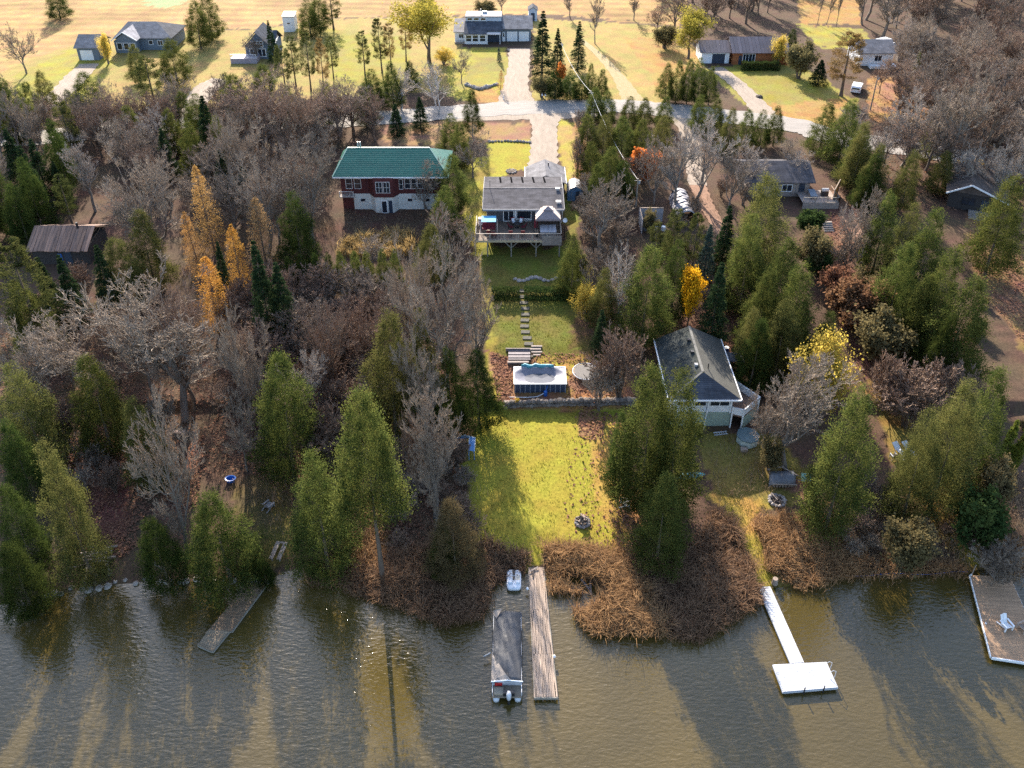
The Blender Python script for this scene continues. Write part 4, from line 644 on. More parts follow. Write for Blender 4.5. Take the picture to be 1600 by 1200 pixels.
wood([(1000, 600), (1560, 420), (1640, 700), (1560, 760)], 4, ['leafy_bush'], (1.2, 2.0), (1, 1.3), 'low dull shrub on the right slope', 'low dull shrubs on the right slope', 3)
# ------------------------------------------------------------------ building materials
white = surf('white_paint', (.74, .74, .74), (.64, .65, .66), 2, .5); grey_siding = surf('grey_siding', (.085, .09, .105), (.065, .07, .08), 3, .7)
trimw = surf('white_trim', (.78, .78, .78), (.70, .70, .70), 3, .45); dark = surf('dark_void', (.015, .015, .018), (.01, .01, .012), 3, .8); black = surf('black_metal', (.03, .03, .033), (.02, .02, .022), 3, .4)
pane_m = glass(); wood_deck = surf('deck_boards', (.19, .135, .098), (.13, .092, .068), 3, .8, .3, stretch=(.4, 6, 1)); wood_post = surf('weathered_posts', (.27, .24, .20), (.19, .17, .14), 4, .8, .3, stretch=(1, 1, .2))
dock_wood = surf('dock_boards', (.42, .315, .24), (.25, .19, .15), 3, .85, .5, stretch=(5, .35, 1), var=.16); dock_old = surf('old_dock_boards', (.25, .165, .10), (.145, .095, .058), 3, .9, .5, stretch=(.4, 5, 1), var=.2)
dock_red = surf('cedar_dock_boards', (.42, .26, .15), (.30, .185, .11), 3, .85, .4, stretch=(.35, 5, 1), var=.13); alu = surf('aluminium_deck', (.50, .51, .54), (.42, .43, .46), 2, .5, var=.10)
sh_grey = shingle('shingles_grey', (.095, .09, .098), (.062, .06, .066)); sh_black = shingle('shingles_black', (.055, .06, .057), (.036, .04, .038)); sh_light = shingle('shingles_light', (.22, .21, .215), (.165, .16, .165)); sh_brown = shingle('shingles_brown', (.12, .095, .083), (.078, .063, .056)); sh_slate = shingle('shingles_slate', (.085, .09, .105), (.06, .065, .08))
green_metal = surf('green_metal_roof', (.026, .135, .092), (.02, .105, .074), .8, .42, stretch=(.35, 1, 1), var=.07); red_wall = surf('dark_red_siding', (.105, .024, .022), (.07, .017, .017), 3, .75); cream = surf('cream_stucco', (.66, .64, .58), (.54, .52, .47), 1.5, .8, .2)
rust_roof = surf('rusty_sheet', (.30, .17, .115), (.125, .082, .068), 1.6, .75, .2, stretch=(3, .3, .3), var=.28); log_m = surf('orange_logs', (.36, .125, .04), (.25, .08, .028), 2, .7, .2, stretch=(.3, 4, 1)); navy = surf('navy_paint', (.03, .045, .07), (.02, .03, .05), 3, .6); slate_blue = surf('slate_blue_siding', (.14, .175, .215), (.11, .14, .175), 3, .7)
sage = surf('sage_siding', (.30, .36, .29), (.25, .30, .25), 3, .7); stone_m = surf('field_stone', (.33, .29, .26), (.19, .165, .15), 2.5, .9, .6, var=.25); concrete = surf('concrete', (.095, .088, .07), (.06, .056, .045), 3, .9, .2)
blue_shed_m = surf('blue_steel', (.10, .19, .30), (.08, .15, .24), 3, .55); pale_roof = surf('pale_steel', (.40, .395, .39), (.32, .315, .315), 2, .4); maroon = surf('maroon_cloth', (.16, .014, .022), (.11, .01, .016), 4, .8); pink = surf('pink_cushion', (.55, .33, .32), (.42, .22, .22), 4, .9); blue_cloth = surf('bright_blue_cloth', (.06, .32, .52), (.04, .24, .42), 3, .7)
tan_cloth = surf('tan_canopy', (.62, .50, .42), (.52, .41, .34), 3, .8); mauve_cloth = surf('mauve_canopy', (.26, .205, .205), (.2, .16, .16), 3, .8); tarp = surf('grey_tarp', (.17, .17, .18), (.10, .10, .11), 1.3, .55, .4, bscale=3); plastic_w = surf('white_plastic', (.80, .80, .81), (.70, .71, .73), 2, .35); red_pl = surf('red_plastic', (.50, .03, .03), (.38, .02, .02), 3, .4); blue_pl = surf('blue_plastic', (.02, .12, .42), (.015, .09, .34), 3, .4)
pool_blue = surf('pool_wall_blue', (.035, .055, .10), (.025, .04, .075), 3, .6); cover_m = surf('winter_cover', (.20, .20, .235), (.145, .145, .18), 1.0, .5, .4, bscale=3); teal = surf('teal_sheet', (.06, .27, .33), (.04, .19, .25), 2, .5, .5, bscale=6); tramp_m = surf('trampoline_mat', (.095, .085, .083), (.075, .066, .064), 3, .7); ashen = surf('charred_wood', (.10, .075, .06), (.04, .03, .028), 4, .9, .5); log_pale = surf('split_logs', (.36, .28, .225), (.22, .165, .125), 5, .85, .4, var=.2)
silver = surf('silver_tarp', (.30, .29, .32), (.14, .135, .15), 1.2, .45, .3, bscale=3); plywood = surf('orange_plywood', (.60, .31, .09), (.48, .24, .07), 2, .7); grey_board = surf('grey_boards', (.30, .25, .22), (.20, .165, .145), 4, .85, .3, stretch=(.4, 5, 1)); reed_shade = None

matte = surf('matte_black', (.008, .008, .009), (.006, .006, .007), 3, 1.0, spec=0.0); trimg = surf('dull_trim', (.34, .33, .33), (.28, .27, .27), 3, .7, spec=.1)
# ------------------------------------------------------------------ building helpers (front faces the lake, -y)
def clad(parent, x0, x1, y0, y1, z0, z1, mat, lap=.0, name='wall'):
    """four-sided wall block; with lap > 0 its faces carry horizontal siding courses"""
    m = MB().box(x0, x1, y0, y1, z0, z1)
    if lap:
        z = z0 + lap * .5
        while z < z1 - .02:
            m.slab([(x0 - .022, y0 - .022, z), (x1 + .022, y0 - .022, z), (x1 + .022, y1 + .022, z), (x0 - .022, y1 + .022, z)], (0, 0, lap * .45)); z += lap
    return m.build(name, mat, parent)
def gable(parent, x0, x1, y0, y1, ze, zr, mat, axis='x', th=.14, ridge=None, name='roof', part=True):
    """two roof slopes meeting on a ridge along axis; returns them as two parts"""
    if axis == 'x':
        r = (y0 + y1) / 2 if ridge is None else ridge; a = [(x0, y0, ze), (x1, y0, ze), (x1, r, zr), (x0, r, zr)]; b = [(x0, r + .004, zr), (x1, r + .004, zr), (x1, y1, ze), (x0, y1, ze)]
    else:
        r = (x0 + x1) / 2 if ridge is None else ridge; a = [(x0, y0, ze), (r, y0, zr), (r, y1, zr), (x0, y1, ze)]; b = [(r + .004, y0, zr), (x1, y0, ze), (x1, y1, ze), (r + .004, y1, zr)]
    return [MB().slab(q, (0, 0, th)).build(name, mat, parent) for q in (a, b)]
def gable_end(parent, mat, pts, d, name='gable'): return MB().slab(pts, d).build(name, mat, parent)
def window(parent, x0, x1, z0, z1, y, mat=None, bars=(0, 0), fr=.08, name='window', d=-1, pm=None):
    """framed window in a wall facing -y: window > pane"""
    m = MB(); e = .05 * d; ya, yb = sorted((y + .01 * d, y + .01 * d + e))
    m.box(x0, x1, ya, yb, z0, z0 + fr).box(x0, x1, ya, yb, z1 - fr, z1).box(x0, x0 + fr, ya, yb, z0 + fr, z1 - fr).box(x1 - fr, x1, ya, yb, z0 + fr, z1 - fr)
    nx, nz = bars
    for k in range(nx): x = x0 + (x1 - x0) * (k + 1) / (nx + 1); m.box(x - fr / 3, x + fr / 3, ya, yb, z0 + fr, z1 - fr)
    for k in range(nz): z = z0 + (z1 - z0) * (k + 1) / (nz + 1); m.box(x0 + fr, x1 - fr, ya + .004, yb - .004, z - fr / 3, z + fr / 3)
    o = m.build(name, mat or trimw, parent); ya, yb = sorted((y + .008 * d, y + .026 * d)); MB().box(x0 + fr * .8, x1 - fr * .8, ya, yb, z0 + fr * .8, z1 - fr * .8).build('pane', pm or pane_m, o); return o
def window_side(parent, y0, y1, z0, z1, x, mat=None, d=1, fr=.08):
    m = MB(); xa, xb = sorted((x + .01 * d, x + .06 * d))
    m.box(xa, xb, y0, y1, z0, z0 + fr).box(xa, xb, y0, y1, z1 - fr, z1).box(xa, xb, y0, y0 + fr, z0 + fr, z1 - fr).box(xa, xb, y1 - fr, y1, z0 + fr, z1 - fr)
    o = m.build('window', mat or trimw, parent); xa, xb = sorted((x + .008 * d, x + .026 * d)); MB().box(xa, xb, y0 + fr * .8, y1 - fr * .8, z0 + fr * .8, z1 - fr * .8).build('pane', pane_m, o); return o
def door(parent, x0, x1, z0, z1, y, mat, frame=None, lite=False, name='door'):
    o = MB().box(x0, x1, y - .05, y - .01, z0, z1).build(name, mat, parent); MB().box(x1 - .16, x1 - .08, y - .11, y - .05, (z0 + z1) / 2 - .06, (z0 + z1) / 2 + .04).build('handle', black, o)
    if lite: MB().box(x0 + .18, x1 - .18, y - .062, y - .051, z0 + (z1 - z0) * .5, z1 - .18).build('pane', pane_m, o)
    if frame: MB().box(x0 - .1, x0, y - .06, y - .005, z0, z1 + .1).box(x1, x1 + .1, y - .06, y - .005, z0, z1 + .1).box(x0, x1, y - .06, y - .005, z1, z1 + .1).build('door_frame', frame, parent)
    return o
def garage_door(parent, x0, x1, z0, z1, y, mat):
    o = MB().box(x0, x1, y - .04, y - .01, z0, z1).build('garage_door', mat, parent)
    for k in range(4): z = z0 + (z1 - z0) * k / 4; MB().box(x0 + .03, x1 - .03, y - .065, y - .041, z + .03, z + (z1 - z0) / 4 - .03).build('panel', mat, o)
    return o
def rail(parent, a, b, h, mat, gap=.14, post=1.8, pr=.05, br=.018, name='railing'):
    """posts, top and bottom rail and balusters between two floor points: ONE part"""
    a = Vector(a); b = Vector(b); L = (b - a).length; m = MB(); up = Vector((0, 0, h)); n = max(1, round(L / post))
    for k in range(n + 1): p = a.lerp(b, k / n); m.beam(p, p + up * 1.04, pr * 1.8)
    m.beam(a + up, b + up, .09, .05); m.beam(a + up * .12, b + up * .12, .05, .05); n = int(L / gap)
    for k in range(1, n): p = a.lerp(b, k / n); m.beam(p + up * .12, p + up, br * 1.6)
    return m.build(name, mat, parent)
def planks(parent, a, b, c, n, th, mat, name='plank', gap=.012, jit=.006, warp=0.0):
    """n boards, each an object: first board edge runs a->b, boards are stacked from a towards c"""
    a = Vector(a); b = Vector(b); c = Vector(c); W = (c - a).length / n; u = (b - a).normalized(); w = (c - a).normalized(); L = (b - a).length; out = []
    for k in range(n):
        p = a + w * (W * k + gap / 2); q = [p + u * random.uniform(-jit, jit) * 4, p + u * (L + random.uniform(-jit, jit) * 4)]; z = random.uniform(0, jit) + warp * random.uniform(-1, 1)
        m = MB().slab([q[0], q[1], q[1] + w * (W - gap), q[0] + w * (W - gap)], (0, 0, -th)); m.v = [v + Vector((0, 0, z)) for v in m.v]; out.append(m.build(name, mat, parent))
    return out

# ------------------------------------------------------------------ the cottage with the deck (centre)
g0 = 4.0; HX0, HX1, HY0, HY1 = -3.55, 6.85, 97.4, 105.4; FZ = 6.65
T = thing('cottage', 'charcoal cottage with grey shingled roof and five painted shadow strips behind the raised deck', 'house', (1.6, 102, 4.4))
clad(T, HX0, HX1, HY0, HY1, 3.4, 9.2, grey_siding, .2)
rf = gable(T, -4.05, 7.25, 96.15, 106.4, 9.15, 9.8, sh_grey, 'x', .16, 101.3)
for s in (HX0 + .02, HX1 - .12): MB().slab([(s, HY0, 9.2), (s, HY1, 9.2), (s, 101.3, 9.72)], (.1, 0, 0)).build('gable', grey_siding, T)
MB().box(-4.05, 7.25, 96.03, 96.14, 9.02, 9.3).build('gutter', trimg, T)
for x in (-4.12, 7.26): MB().slab([(x, 96.15, 9.1), (x, 101.3, 9.75), (x, 106.4, 9.1), (x, 106.4, 9.34), (x, 101.3, 9.99), (x, 96.15, 9.34)], (.06, 0, 0)).build('fascia', trimg, T)
def on_front(y): return 9.31 + (y - 96.15) / 5.15 * .65
def on_back(y): return 9.31 + (106.4 - y) / 5.1 * .65
for k in range(5):  # thin black strips painted in as slanted cast shadows on the back slope
    x = -1.75 + 1.62 * k; m = MB().slab([(x - .02, 103.6, on_back(103.6) - .02), (x + .24, 103.6, on_back(103.6) - .02), (x + .08, 106.2, on_back(106.2) - .02), (x - .18, 106.2, on_back(106.2) - .02)], (0, 0, .035)); m.build('vent_or_shadow_strip', matte, rf[1])
MB().tube([(-3.15, 101.0, 9.7), (-3.15, 101.0, 11.4)], .035).build('mast', black, rf[0]); MB().beam((-4.0, 101.3, 9.98), (7.2, 101.3, 9.98), .2, .04).build('ridge_cap', sh_light, rf[0])
for y, s in ((97.3, .5), (100.6, .4)): MB().box(6.5 - s / 2, 6.5 + s / 2, y, y + s, on_front(y), on_front(y) + .3).box(6.45 - s / 1.6, 6.55 + s / 1.6, y - .06, y + s + .06, on_front(y) + .3, on_front(y) + .36).build('chimney', pale_roof, rf[0])
window(T, -1.25, .3, 6.68, 8.85, HY0, bars=(1, 0), fr=.1, name='patio_door'); window(T, .62, 2.75, 7.05, 8.9, HY0, bars=(0, 0), fr=.1); window(T, .62, 2.75, 6.72, 7.0, HY0, bars=(2, 0), fr=.07); window(T, 3.7, 5.3, 7.3, 8.3, HY0, bars=(1, 0), fr=.09); MB().box(.36, .56, HY0 - .08, HY0, 6.66, 8.95).build('corner_board', trimw, T)
for x in (-1.75, 3.2): MB().lathe((x, HY0 - .14, 8.6), [(.04, 0), (.1, .02), (.1, .14), (.04, .2)], 8).build('floodlight', plastic_w, T)
MB().beam((7.0, 96.2, 9.1), (7.0, 97.0, 6.7), .08).build('downspout', trimw, T)
T = thing('satellite_dish', 'white satellite dish on a pole at the right end of the deck', 'satellite dish', (7.35, 95.4, 4.1)); MB().tube([(7.35, 95.4, 4.1), (7.35, 95.4, 8.0)], .04).build('pole', black, T); ROOTM.pop(T.name)
d_ = MB().lathe((0, 0, 0), [(.02, 0), (.18, .03), (.32, .12), (.30, .13), (.16, .05), (.01, .02)], 14).build('dish', plastic_w, T); d_.location = (0, -.06, 3.85); d_.rotation_euler = (math.radians(62), 0, 0)
# deck
DX0, DX1, DY0 = -5.0, 6.75, 92.05
T = thing('deck', 'raised wooden deck on tall posts with white-topped railing in front of the charcoal cottage', 'deck', (.9, 94, 4.0))
pl = MB()
for k in range(40): y = DY0 + .134 * k; pl.box(DX0, DX1, y, y + .122, FZ - .04, FZ)
tag(pl.build('planks', wood_deck, T), kind='stuff')
MB().box(DX0, DX1, DY0 - .05, DY0 - .004, FZ - .32, FZ - .01).build('rim_joist', surf('new_boards', (.52, .42, .27), (.42, .33, .21), 3, .8), T); MB().box(DX0 - .05, DX0 - .003, DY0, 97.3, FZ - .32, FZ - .01).box(DX1 + .003, DX1 + .05, DY0, 97.3, FZ - .32, FZ - .01).build('side_joist', wood_post, T)
MB().box(4.1, DX1, DY0 - .09, DY0 - .055, FZ - .75, FZ + .75).build('skirt_panel', grey_board, T)
for x in (-3.35, -.1, 3.3, 6.5): MB().beam((x, DY0 + .12, 3.6), (x, DY0 + .12, FZ - .34), .17).build('post', wood_post, T)
for x in (-3.35, 4.6, 6.3): MB().beam((x, 95.2, 3.6), (x, 95.2, FZ - .34), .15).build('post', wood_post, T)
for x in (-.1, 3.3):
    for s in (-1, 1): MB().beam((x + .07 * s, DY0 + .12, FZ - 1.2), (x + .85 * s, DY0 + .12, FZ - .36), .1).build('brace', wood_post, T)
railw = surf('pale_rail', (.40, .34, .28), (.30, .255, .21), 3, .7)
rail(T, (DX0 + .05, DY0 + .06, FZ), (DX1 - .05, DY0 + .06, FZ), 1.0, railw, .5, 1.8); rail(T, (DX0 + .05, DY0 + .06, FZ), (DX0 + .05, 97.2, FZ), 1.0, railw, .16); rail(T, (DX1 - .05, DY0 + .06, FZ), (DX1 - .05, 97.2, FZ), 1.0, railw, .16)
# things on the deck
def chair(x, y, z, rz, label, mat, cush=None, group=None, metal=None):
    t = thing('patio_chair', label, 'chair', (x, y, z), rz, group); I = ROOTM.pop(t.name); fm = metal or black
    MB().box(-.29, .29, -.27, .27, .36, .43).build('seat', mat, t); MB().slab([(-.29, .24, .43), (.29, .24, .43), (.29, .42, 1.0), (-.29, .42, 1.0)], (0, .06, 0)).build('backrest', mat, t)
    for sx in (-.27, .27):
        for sy in (-.25, .25): MB().beam((sx, sy, 0), (sx, sy, .37), .045).build('leg', fm, t)
        MB().beam((sx, -.28, .62), (sx, .3, .62), .06, .04).beam((sx, -.27, .42), (sx, -.27, .62), .045).build('armrest', fm, t)
    if cush: MB().box(-.25, .25, -.24, .2, .432, .51).build('cushion', cush, t, bevel=.02); MB().slab([(-.2, .18, .52), (.2, .18, .52), (.2, .32, .9), (-.2, .32, .9)], (0, -.07, 0)).build('back_cushion', cush, t)
    ROOTM[t.name] = I; return t
def P_at(px, py, z): p = P(px, py, z); return p.x, p.y
for (px, py, rz, lb, c) in ((763, 366, math.pi, 'maroon deck chair with pink cushion at the left front railing', pink), (798, 366, math.pi, 'maroon deck chair with pink cushion at the railing left of the centre post', pink), (817, 366, math.pi, 'maroon deck chair with pink cushion at the railing right of the centre post', pink), (772, 368, math.pi * .9, 'maroon deck chair with pink cushion beside the patio swing', pink)):
    x, y = P_at(px, py, FZ + .2); chair(x, y, FZ, rz, lb, maroon, c, 'maroon chairs along the deck railing')
x, y = P_at(808, 352, FZ + .4)
T = thing('patio_table', 'round black patio table in the middle of the deck', 'table', (x, y, FZ)); MB().lathe((x, y, FZ + .7), [(.5, 0), (.52, .02), (.5, .045)], 20).build('tabletop', black, T); MB().lathe((x, y, FZ), [(.28, 0), (.26, .04), (.04, .08), (.04, .7)], 12).build('pedestal', black, T)
for k, (a, lb) in enumerate(((.5, 'maroon patio chair behind the round table, right one'), (-.5, 'maroon patio chair behind the round table, left one'))): chair(x + math.sin(a) * 1.0, y + math.cos(a) * .95, FZ, -a * .8, lb, maroon, plastic_w if True else None, 'maroon chairs round the patio table')
for k, (a, lb) in enumerate(((2.0, 'maroon patio chair at the right side of the round table'), (-2.0, 'maroon patio chair at the left side of the round table'))): chair(x + math.sin(a) * .95, y + math.cos(a) * .8, FZ, -a, lb, maroon, None, 'maroon chairs round the patio table')
x, y = P_at(837, 361, FZ); T = thing('patio_umbrella', 'closed dark red patio umbrella beside the hot tub', 'umbrella', (x, y, FZ)); MB().tube([(x, y, FZ), (x, y, FZ + 2.35)], .03).build('pole', pale_roof, T); MB().lathe((x, y, FZ + .5), [(.05, 0), (.26, .08), (.25, .7), (.16, 1.4), (.03, 1.8)], 10).build('canopy', maroon, T); MB().lathe((x, y, FZ), [(.3, 0), (.3, .05), (.08, .12)], 14).build('base', black, T)
x, y = 4.95, 93.75; T = thing('hot_tub', 'square hot tub with grey cover under the canopy on the deck', 'hot tub', (x, y, FZ)); MB().box(x - 1.05, x + 1.05, y - 1.0, y + 1.0, FZ, FZ + .8).build('shell', grey_board, T); MB().box(x - 1.1, x - .01, y - 1.05, y + 1.05, FZ + .81, FZ + .93).build('cover', surf('tub_cover', (.36, .35, .37), (.30, .29, .31), 2, .5), T, bevel=.03); MB().box(x + .01, x + 1.1, y - 1.05, y + 1.05, FZ + .81, FZ + .93).build('cover', surf('tub_cover', (.36, .35, .37)), T, bevel=.03)
x, y = 4.95, 95.5; T = thing('gazebo', 'square deck gazebo with pale tan canopy and mauve front panel', 'gazebo', (x, y, FZ)); W_ = 1.72; zc0 = FZ + 2.15; zt = FZ + 2.95
for sx in (-1, 1):
    for sy in (-1, 1): MB().beam((x + sx * W_ * .93, y + sy * 1.4, FZ), (x + sx * W_ * .93, y + sy * 1.4, zc0), .08).build('post', black, T)
c4 = [(x - W_, y - 1.55), (x + W_, y - 1.55), (x + W_, y + 1.55), (x - W_, y + 1.55)]; t4 = [(x - .55, y - .5), (x + .55, y - .5), (x + .55, y + .5), (x - .55, y + .5)]
for k in range(4): a, b_ = c4[k], c4[(k + 1) % 4]; c_, d_ = t4[(k + 1) % 4], t4[k]; MB().slab([(*a, zc0), (*b_, zc0), (*c_, zt), (*d_, zt)], (0, 0, .04)).build('canopy_panel', mauve_cloth if k == 0 else tan_cloth, T)
for k in range(4): a, b_ = t4[k], t4[(k + 1) % 4]; f = 1.25; q = [(x + (p[0] - x) * f, y + (p[1] - y) * f, zt + .12) for p in (a, b_)]; MB().slab([q[0], q[1], (x, y, zt + .5)], (0, 0, .03)).build('vent_panel', tan_cloth if k else mauve_cloth, T)
for k in range(4): a, b_ = c4[k], c4[(k + 1) % 4]; MB().slab([(*a, zc0), (*b_, zc0), (*b_, zc0 - .22), (*a, zc0 - .22)], (0, .015, 0) if k % 2 == 0 else (.015, 0, 0)).build('valance', mauve_cloth, T)
x, y = -3.2, 94.6; T = thing('patio_swing', 'patio swing with bright blue canopy and maroon seat on the left of the deck', 'swing seat', (x, y, FZ))
for s in (-1, 1): MB().beam((x + s * 1.15, y - .75, FZ), (x + s * 1.15, y, FZ + 1.85), .07).beam((x + s * 1.15, y + .75, FZ), (x + s * 1.15, y, FZ + 1.85), .07).beam((x + s * 1.15, y - .75, FZ + .04), (x + s * 1.15, y + .75, FZ + .04), .07).build('frame', tan_cloth, T)
MB().slab([(x - 1.0, y - .75, FZ + 1.82), (x + 1.0, y - .75, FZ + 1.82), (x + 1.0, y + .75, FZ + 1.95), (x - 1.0, y + .75, FZ + 1.95)], (0, 0, .06)).build('canopy', blue_cloth, T); MB().box(x - .9, x + .9, y - .32, y + .3, FZ + .42, FZ + .56).build('seat', maroon, T, bevel=.03); MB().slab([(x - .9, y + .26, FZ + .56), (x + .9, y + .26, FZ + .56), (x + .9, y + .48, FZ + 1.1), (x - .9, y + .48, FZ + 1.1)], (0, .08, 0)).build('backrest', maroon, T)
for s in (-1, 1): MB().beam((x + s * .95, y, FZ + .5), (x + s * .95, y, FZ + 1.84), .03).build('hanger', black, T)
x, y = -4.25, 96.3; T = thing('barbecue', 'white barbecue cart against the railing at the left corner of the deck', 'barbecue', (x, y, FZ)); MB().box(x - .45, x + .45, y - .3, y + .3, FZ + .15, FZ + .85).build('cabinet', plastic_w, T); MB().slab([(x - .5, y - .32, FZ + .86), (x + .5, y - .32, FZ + .86), (x + .5, y + .3, FZ + .86), (x + .5, y + .3, FZ + 1.15), (x + .5, y, FZ + 1.25), (x + .5, y - .32, FZ + 1.05)][:3] + [(x - .5, y + .3, FZ + .86)], (0, 0, .3)).build('lid', pale_roof, T, bevel=.06); MB().lathe((x, y - .36, FZ + 1.0), [(.02, 0), (.09, .01), (.09, .08), (.02, .09)], 10).build('dial', black, T)
for sx in (-.38, .38): MB().beam((x + sx, y, FZ), (x + sx, y, FZ + .16), .07).build('leg', black, T)
x, y = P_at(838, 371, FZ); T = thing('plant_stand', 'small dark plant stand with dead plant at the front railing by the umbrella', 'plant pot', (x, y + .3, FZ)); MB().lathe((x, y + .3, FZ), [(.16, 0), (.22, .05), (.25, .38), (.2, .4)], 10).build('pot', black, T); m = MB(); [m.beam((x, y + .3, FZ + .38), (x + random.uniform(-.35, .35), y + .3 + random.uniform(-.3, .3), FZ + .75 + random.uniform(0, .3)), .03) for _ in range(12)]; m.build('stems', log_pale, T)
# garage and blue shed behind
T = thing('garage', 'grey gabled garage between the charcoal cottage and the gravel drive', 'garage', (5.1, 111, 4.8)); clad(T, 2.3, 7.9, 107.6, 112.7, 4.5, 7.6, grey_siding, .2); gf = gable(T, 2.0, 8.2, 107.3, 113.1, 7.6, 8.95, sh_light, 'y', .14, name='roof'); MB().slab([(2.3, 112.6, 7.62), (7.9, 112.6, 7.62), (5.1, 112.6, 8.85)], (0, .08, 0)).build('gable', grey_siding, T); MB().box(1.94, 2.0, 107.3, 113.1, 7.52, 7.78).box(8.2, 8.26, 107.3, 113.1, 7.52, 7.78).build('fascia', trimw, T); MB().tube([(5.6, 111.2, 8.6), (5.6, 111.2, 9.4)], .09).build('vent_pipe', black, gf[1])
T = thing('storage_shed', 'small blue barn-shaped storage shed right of the garage', 'shed', (9.6, 108.8, 4.7)); xa, xb, ya, yb = 8.45, 10.85, 107.4, 110.2; za = 4.5
sec = [(xa, za), (xb, za), (xb, za + 1.75), (xb - .45, za + 2.35), ((xa + xb) / 2, za + 2.65), (xa + .45, za + 2.35), (xa, za + 1.75)]
MB().slab([(x, ya, z) for x, z in sec], (0, yb - ya, 0)).build('wall', blue_shed_m, T)
for k in range(2, 6): (x0, z0), (x1, z1) = sec[k], sec[k + 1]; MB().slab([(x0, ya - .1, z0 + .01), (x1, ya - .1, z1 + .01), (x1, yb + .1, z1 + .01), (x0, yb + .1, z0 + .01)], (0, 0, .06)).build('roof_panel', pale_roof, T)
for s in (0, 1): MB().box(9.03 + s * .63, 9.63 + s * .63, ya - .05, ya - .005, za + .1, za + 1.85).build('door', navy if s else blue_shed_m, T)
MB().box(8.98, 9.02, ya - .06, ya - .005, za + .1, za + 1.9).box(10.27, 10.31, ya - .06, ya - .005, za + .1, za + 1.9).build('trim', pale_roof, T)

# ------------------------------------------------------------------ red house with the green roof
T = thing('red_house', 'dark red house with green hip roof and cream basement wall', 'house', (-18, 109, 4.6)); X0, X1, Y0, Y1, ze, zr, yr = -26.2, -9.2, 104.0, 113.4, 10.35, 12.9, 108.7; RX0, RX1 = -24.5, -12.3
clad(T, -25.3, -10.2, 105.0, 112.6, 7.2, 10.4, red_wall, .22); MB().box(-23.6, -11.4, 104.95, 112.4, 4.2, 7.2).build('basement_wall', cream, T); MB().box(-25.3, -23.62, 105.1, 112, 4.2, 7.19).build('porch_base', red_wall, T)
bay = [(-21.0, 104.94), (-20.2, 103.9), (-17.6, 103.9), (-16.9, 104.94)]; MB().slab([(x, y, 4.2) for x, y in bay], (0, 0, 2.99)).build('basement_bay', cream, T); MB().slab([(x, y, 7.2) for x, y in [(-21.2, 104.97), (-20.3, 103.75), (-17.5, 103.75), (-16.7, 104.97)]], (0, 0, 3.1)).build('bay_wall', red_wall, T)
nc = 15
for k in range(nc):        # front slope laid in proud metal courses
    t0, t1 = k / nc, (k + 1) / nc; f = lambda t, w: (X0 + (RX0 - X0) * t if w == 0 else X1 + (RX1 - X1) * t, Y0 + (yr - Y0) * t, ze + (zr - ze) * t)
    MB().slab([f(t0, 0), f(t0, 1), f(t1, 1), f(t1, 0)], (0, 0, .05)).add([Vector(f(t0, 0)) + Vector((0, -.03, .05)), Vector(f(t0, 1)) + Vector((0, -.03, .05)), Vector(f(t1, 1)) + Vector((0, 0, .055)), Vector(f(t1, 0)) + Vector((0, 0, .055)), Vector(f(t0, 0)) + Vector((0, -.03, .1)), Vector(f(t0, 1)) + Vector((0, -.03, .1)), Vector(f(t1, 1)) + Vector((0, 0, .07)), Vector(f(t1, 0)) + Vector((0, 0, .07))], [(0, 1, 5, 4), (4, 5, 6, 7), (1, 2, 6, 5), (3, 0, 4, 7)]).build('roof_course', green_metal, T)
for q in ([(X1, Y0, ze), (X1, Y1, ze), (RX1, yr, zr)], [(X0, Y1, ze), (X0, Y0, ze), (RX0, yr, zr)], [(X1, Y1, ze), (X0, Y1, ze), (RX0, yr, zr), (RX1, yr, zr)]): MB().slab(q, (0, 0, .06)).build('roof_slope', green_metal, T)
hipc = surf('hip_cap', (.20, .34, .27), (.16, .28, .22), 2, .5)
MB().beam((RX0, yr, zr + .09), (RX1, yr, zr + .09), .22, .08).beam((X0, Y0, ze + .1), (RX0, yr, zr + .1), .18, .07).beam((X1, Y0, ze + .1), (RX1, yr, zr + .1), .18, .07).build('ridge_cap', hipc, T); MB().box(X0, X1, Y0 - .1, Y0 - .035, ze - .12, ze + .06).build('gutter', trimw, T)
for x in (-23.1, -22.75): MB().tube([(x, 109.6, 12.2), (x, 109.6, 13.55)], .1).build('chimney', pale_roof, T)
wf = surf('window_frame_pale', (.62, .58, .54), (.52, .48, .45), 3, .6); lit = glass('bright_pane', (.55, .50, .45))
for (a, b_, pm) in ((-24.6, -23.6, None), (-23.35, -22.3, lit), (-15.9, -15.0, None), (-14.9, -14.1, lit), (-14.0, -13.2, lit)): window(T, a, b_, 8.0, 9.7, 105.0, wf, (0, 1), pm=None)
for (a, b_) in ((-20.0, -19.0), (-18.9, -17.9)): window(T, a, b_, 7.9, 9.75, 103.75, wf, (1, 1))
window(T, -16.75, -16.1, 7.9, 9.6, 105.0, wf, (0, 1)); door(T, -24.7, -23.75, 7.3, 7.95, 105.0, cream) if False else None
for a in (-22.6, -15.6, -13.0): window(T, a, a + .75, 5.9, 6.45, 104.95, wf, (0, 0), .05)
window(T, -19.4, -18.5, 4.5, 6.6, 103.9, trimw, (0, 0), .1); door(T, -18.3, -17.75, 4.45, 6.6, 103.9, navy); MB().slab([(-25.5, 104.0, 7.0), (-23.4, 104.0, 7.0), (-23.4, 105, 7.0), (-25.5, 105, 7.0)], (0, 0, .12)).build('porch_floor', grey_board, T); rail(T, (-25.45, 104.05, 7.12), (-23.45, 104.05, 7.12), .9, wf, .18)
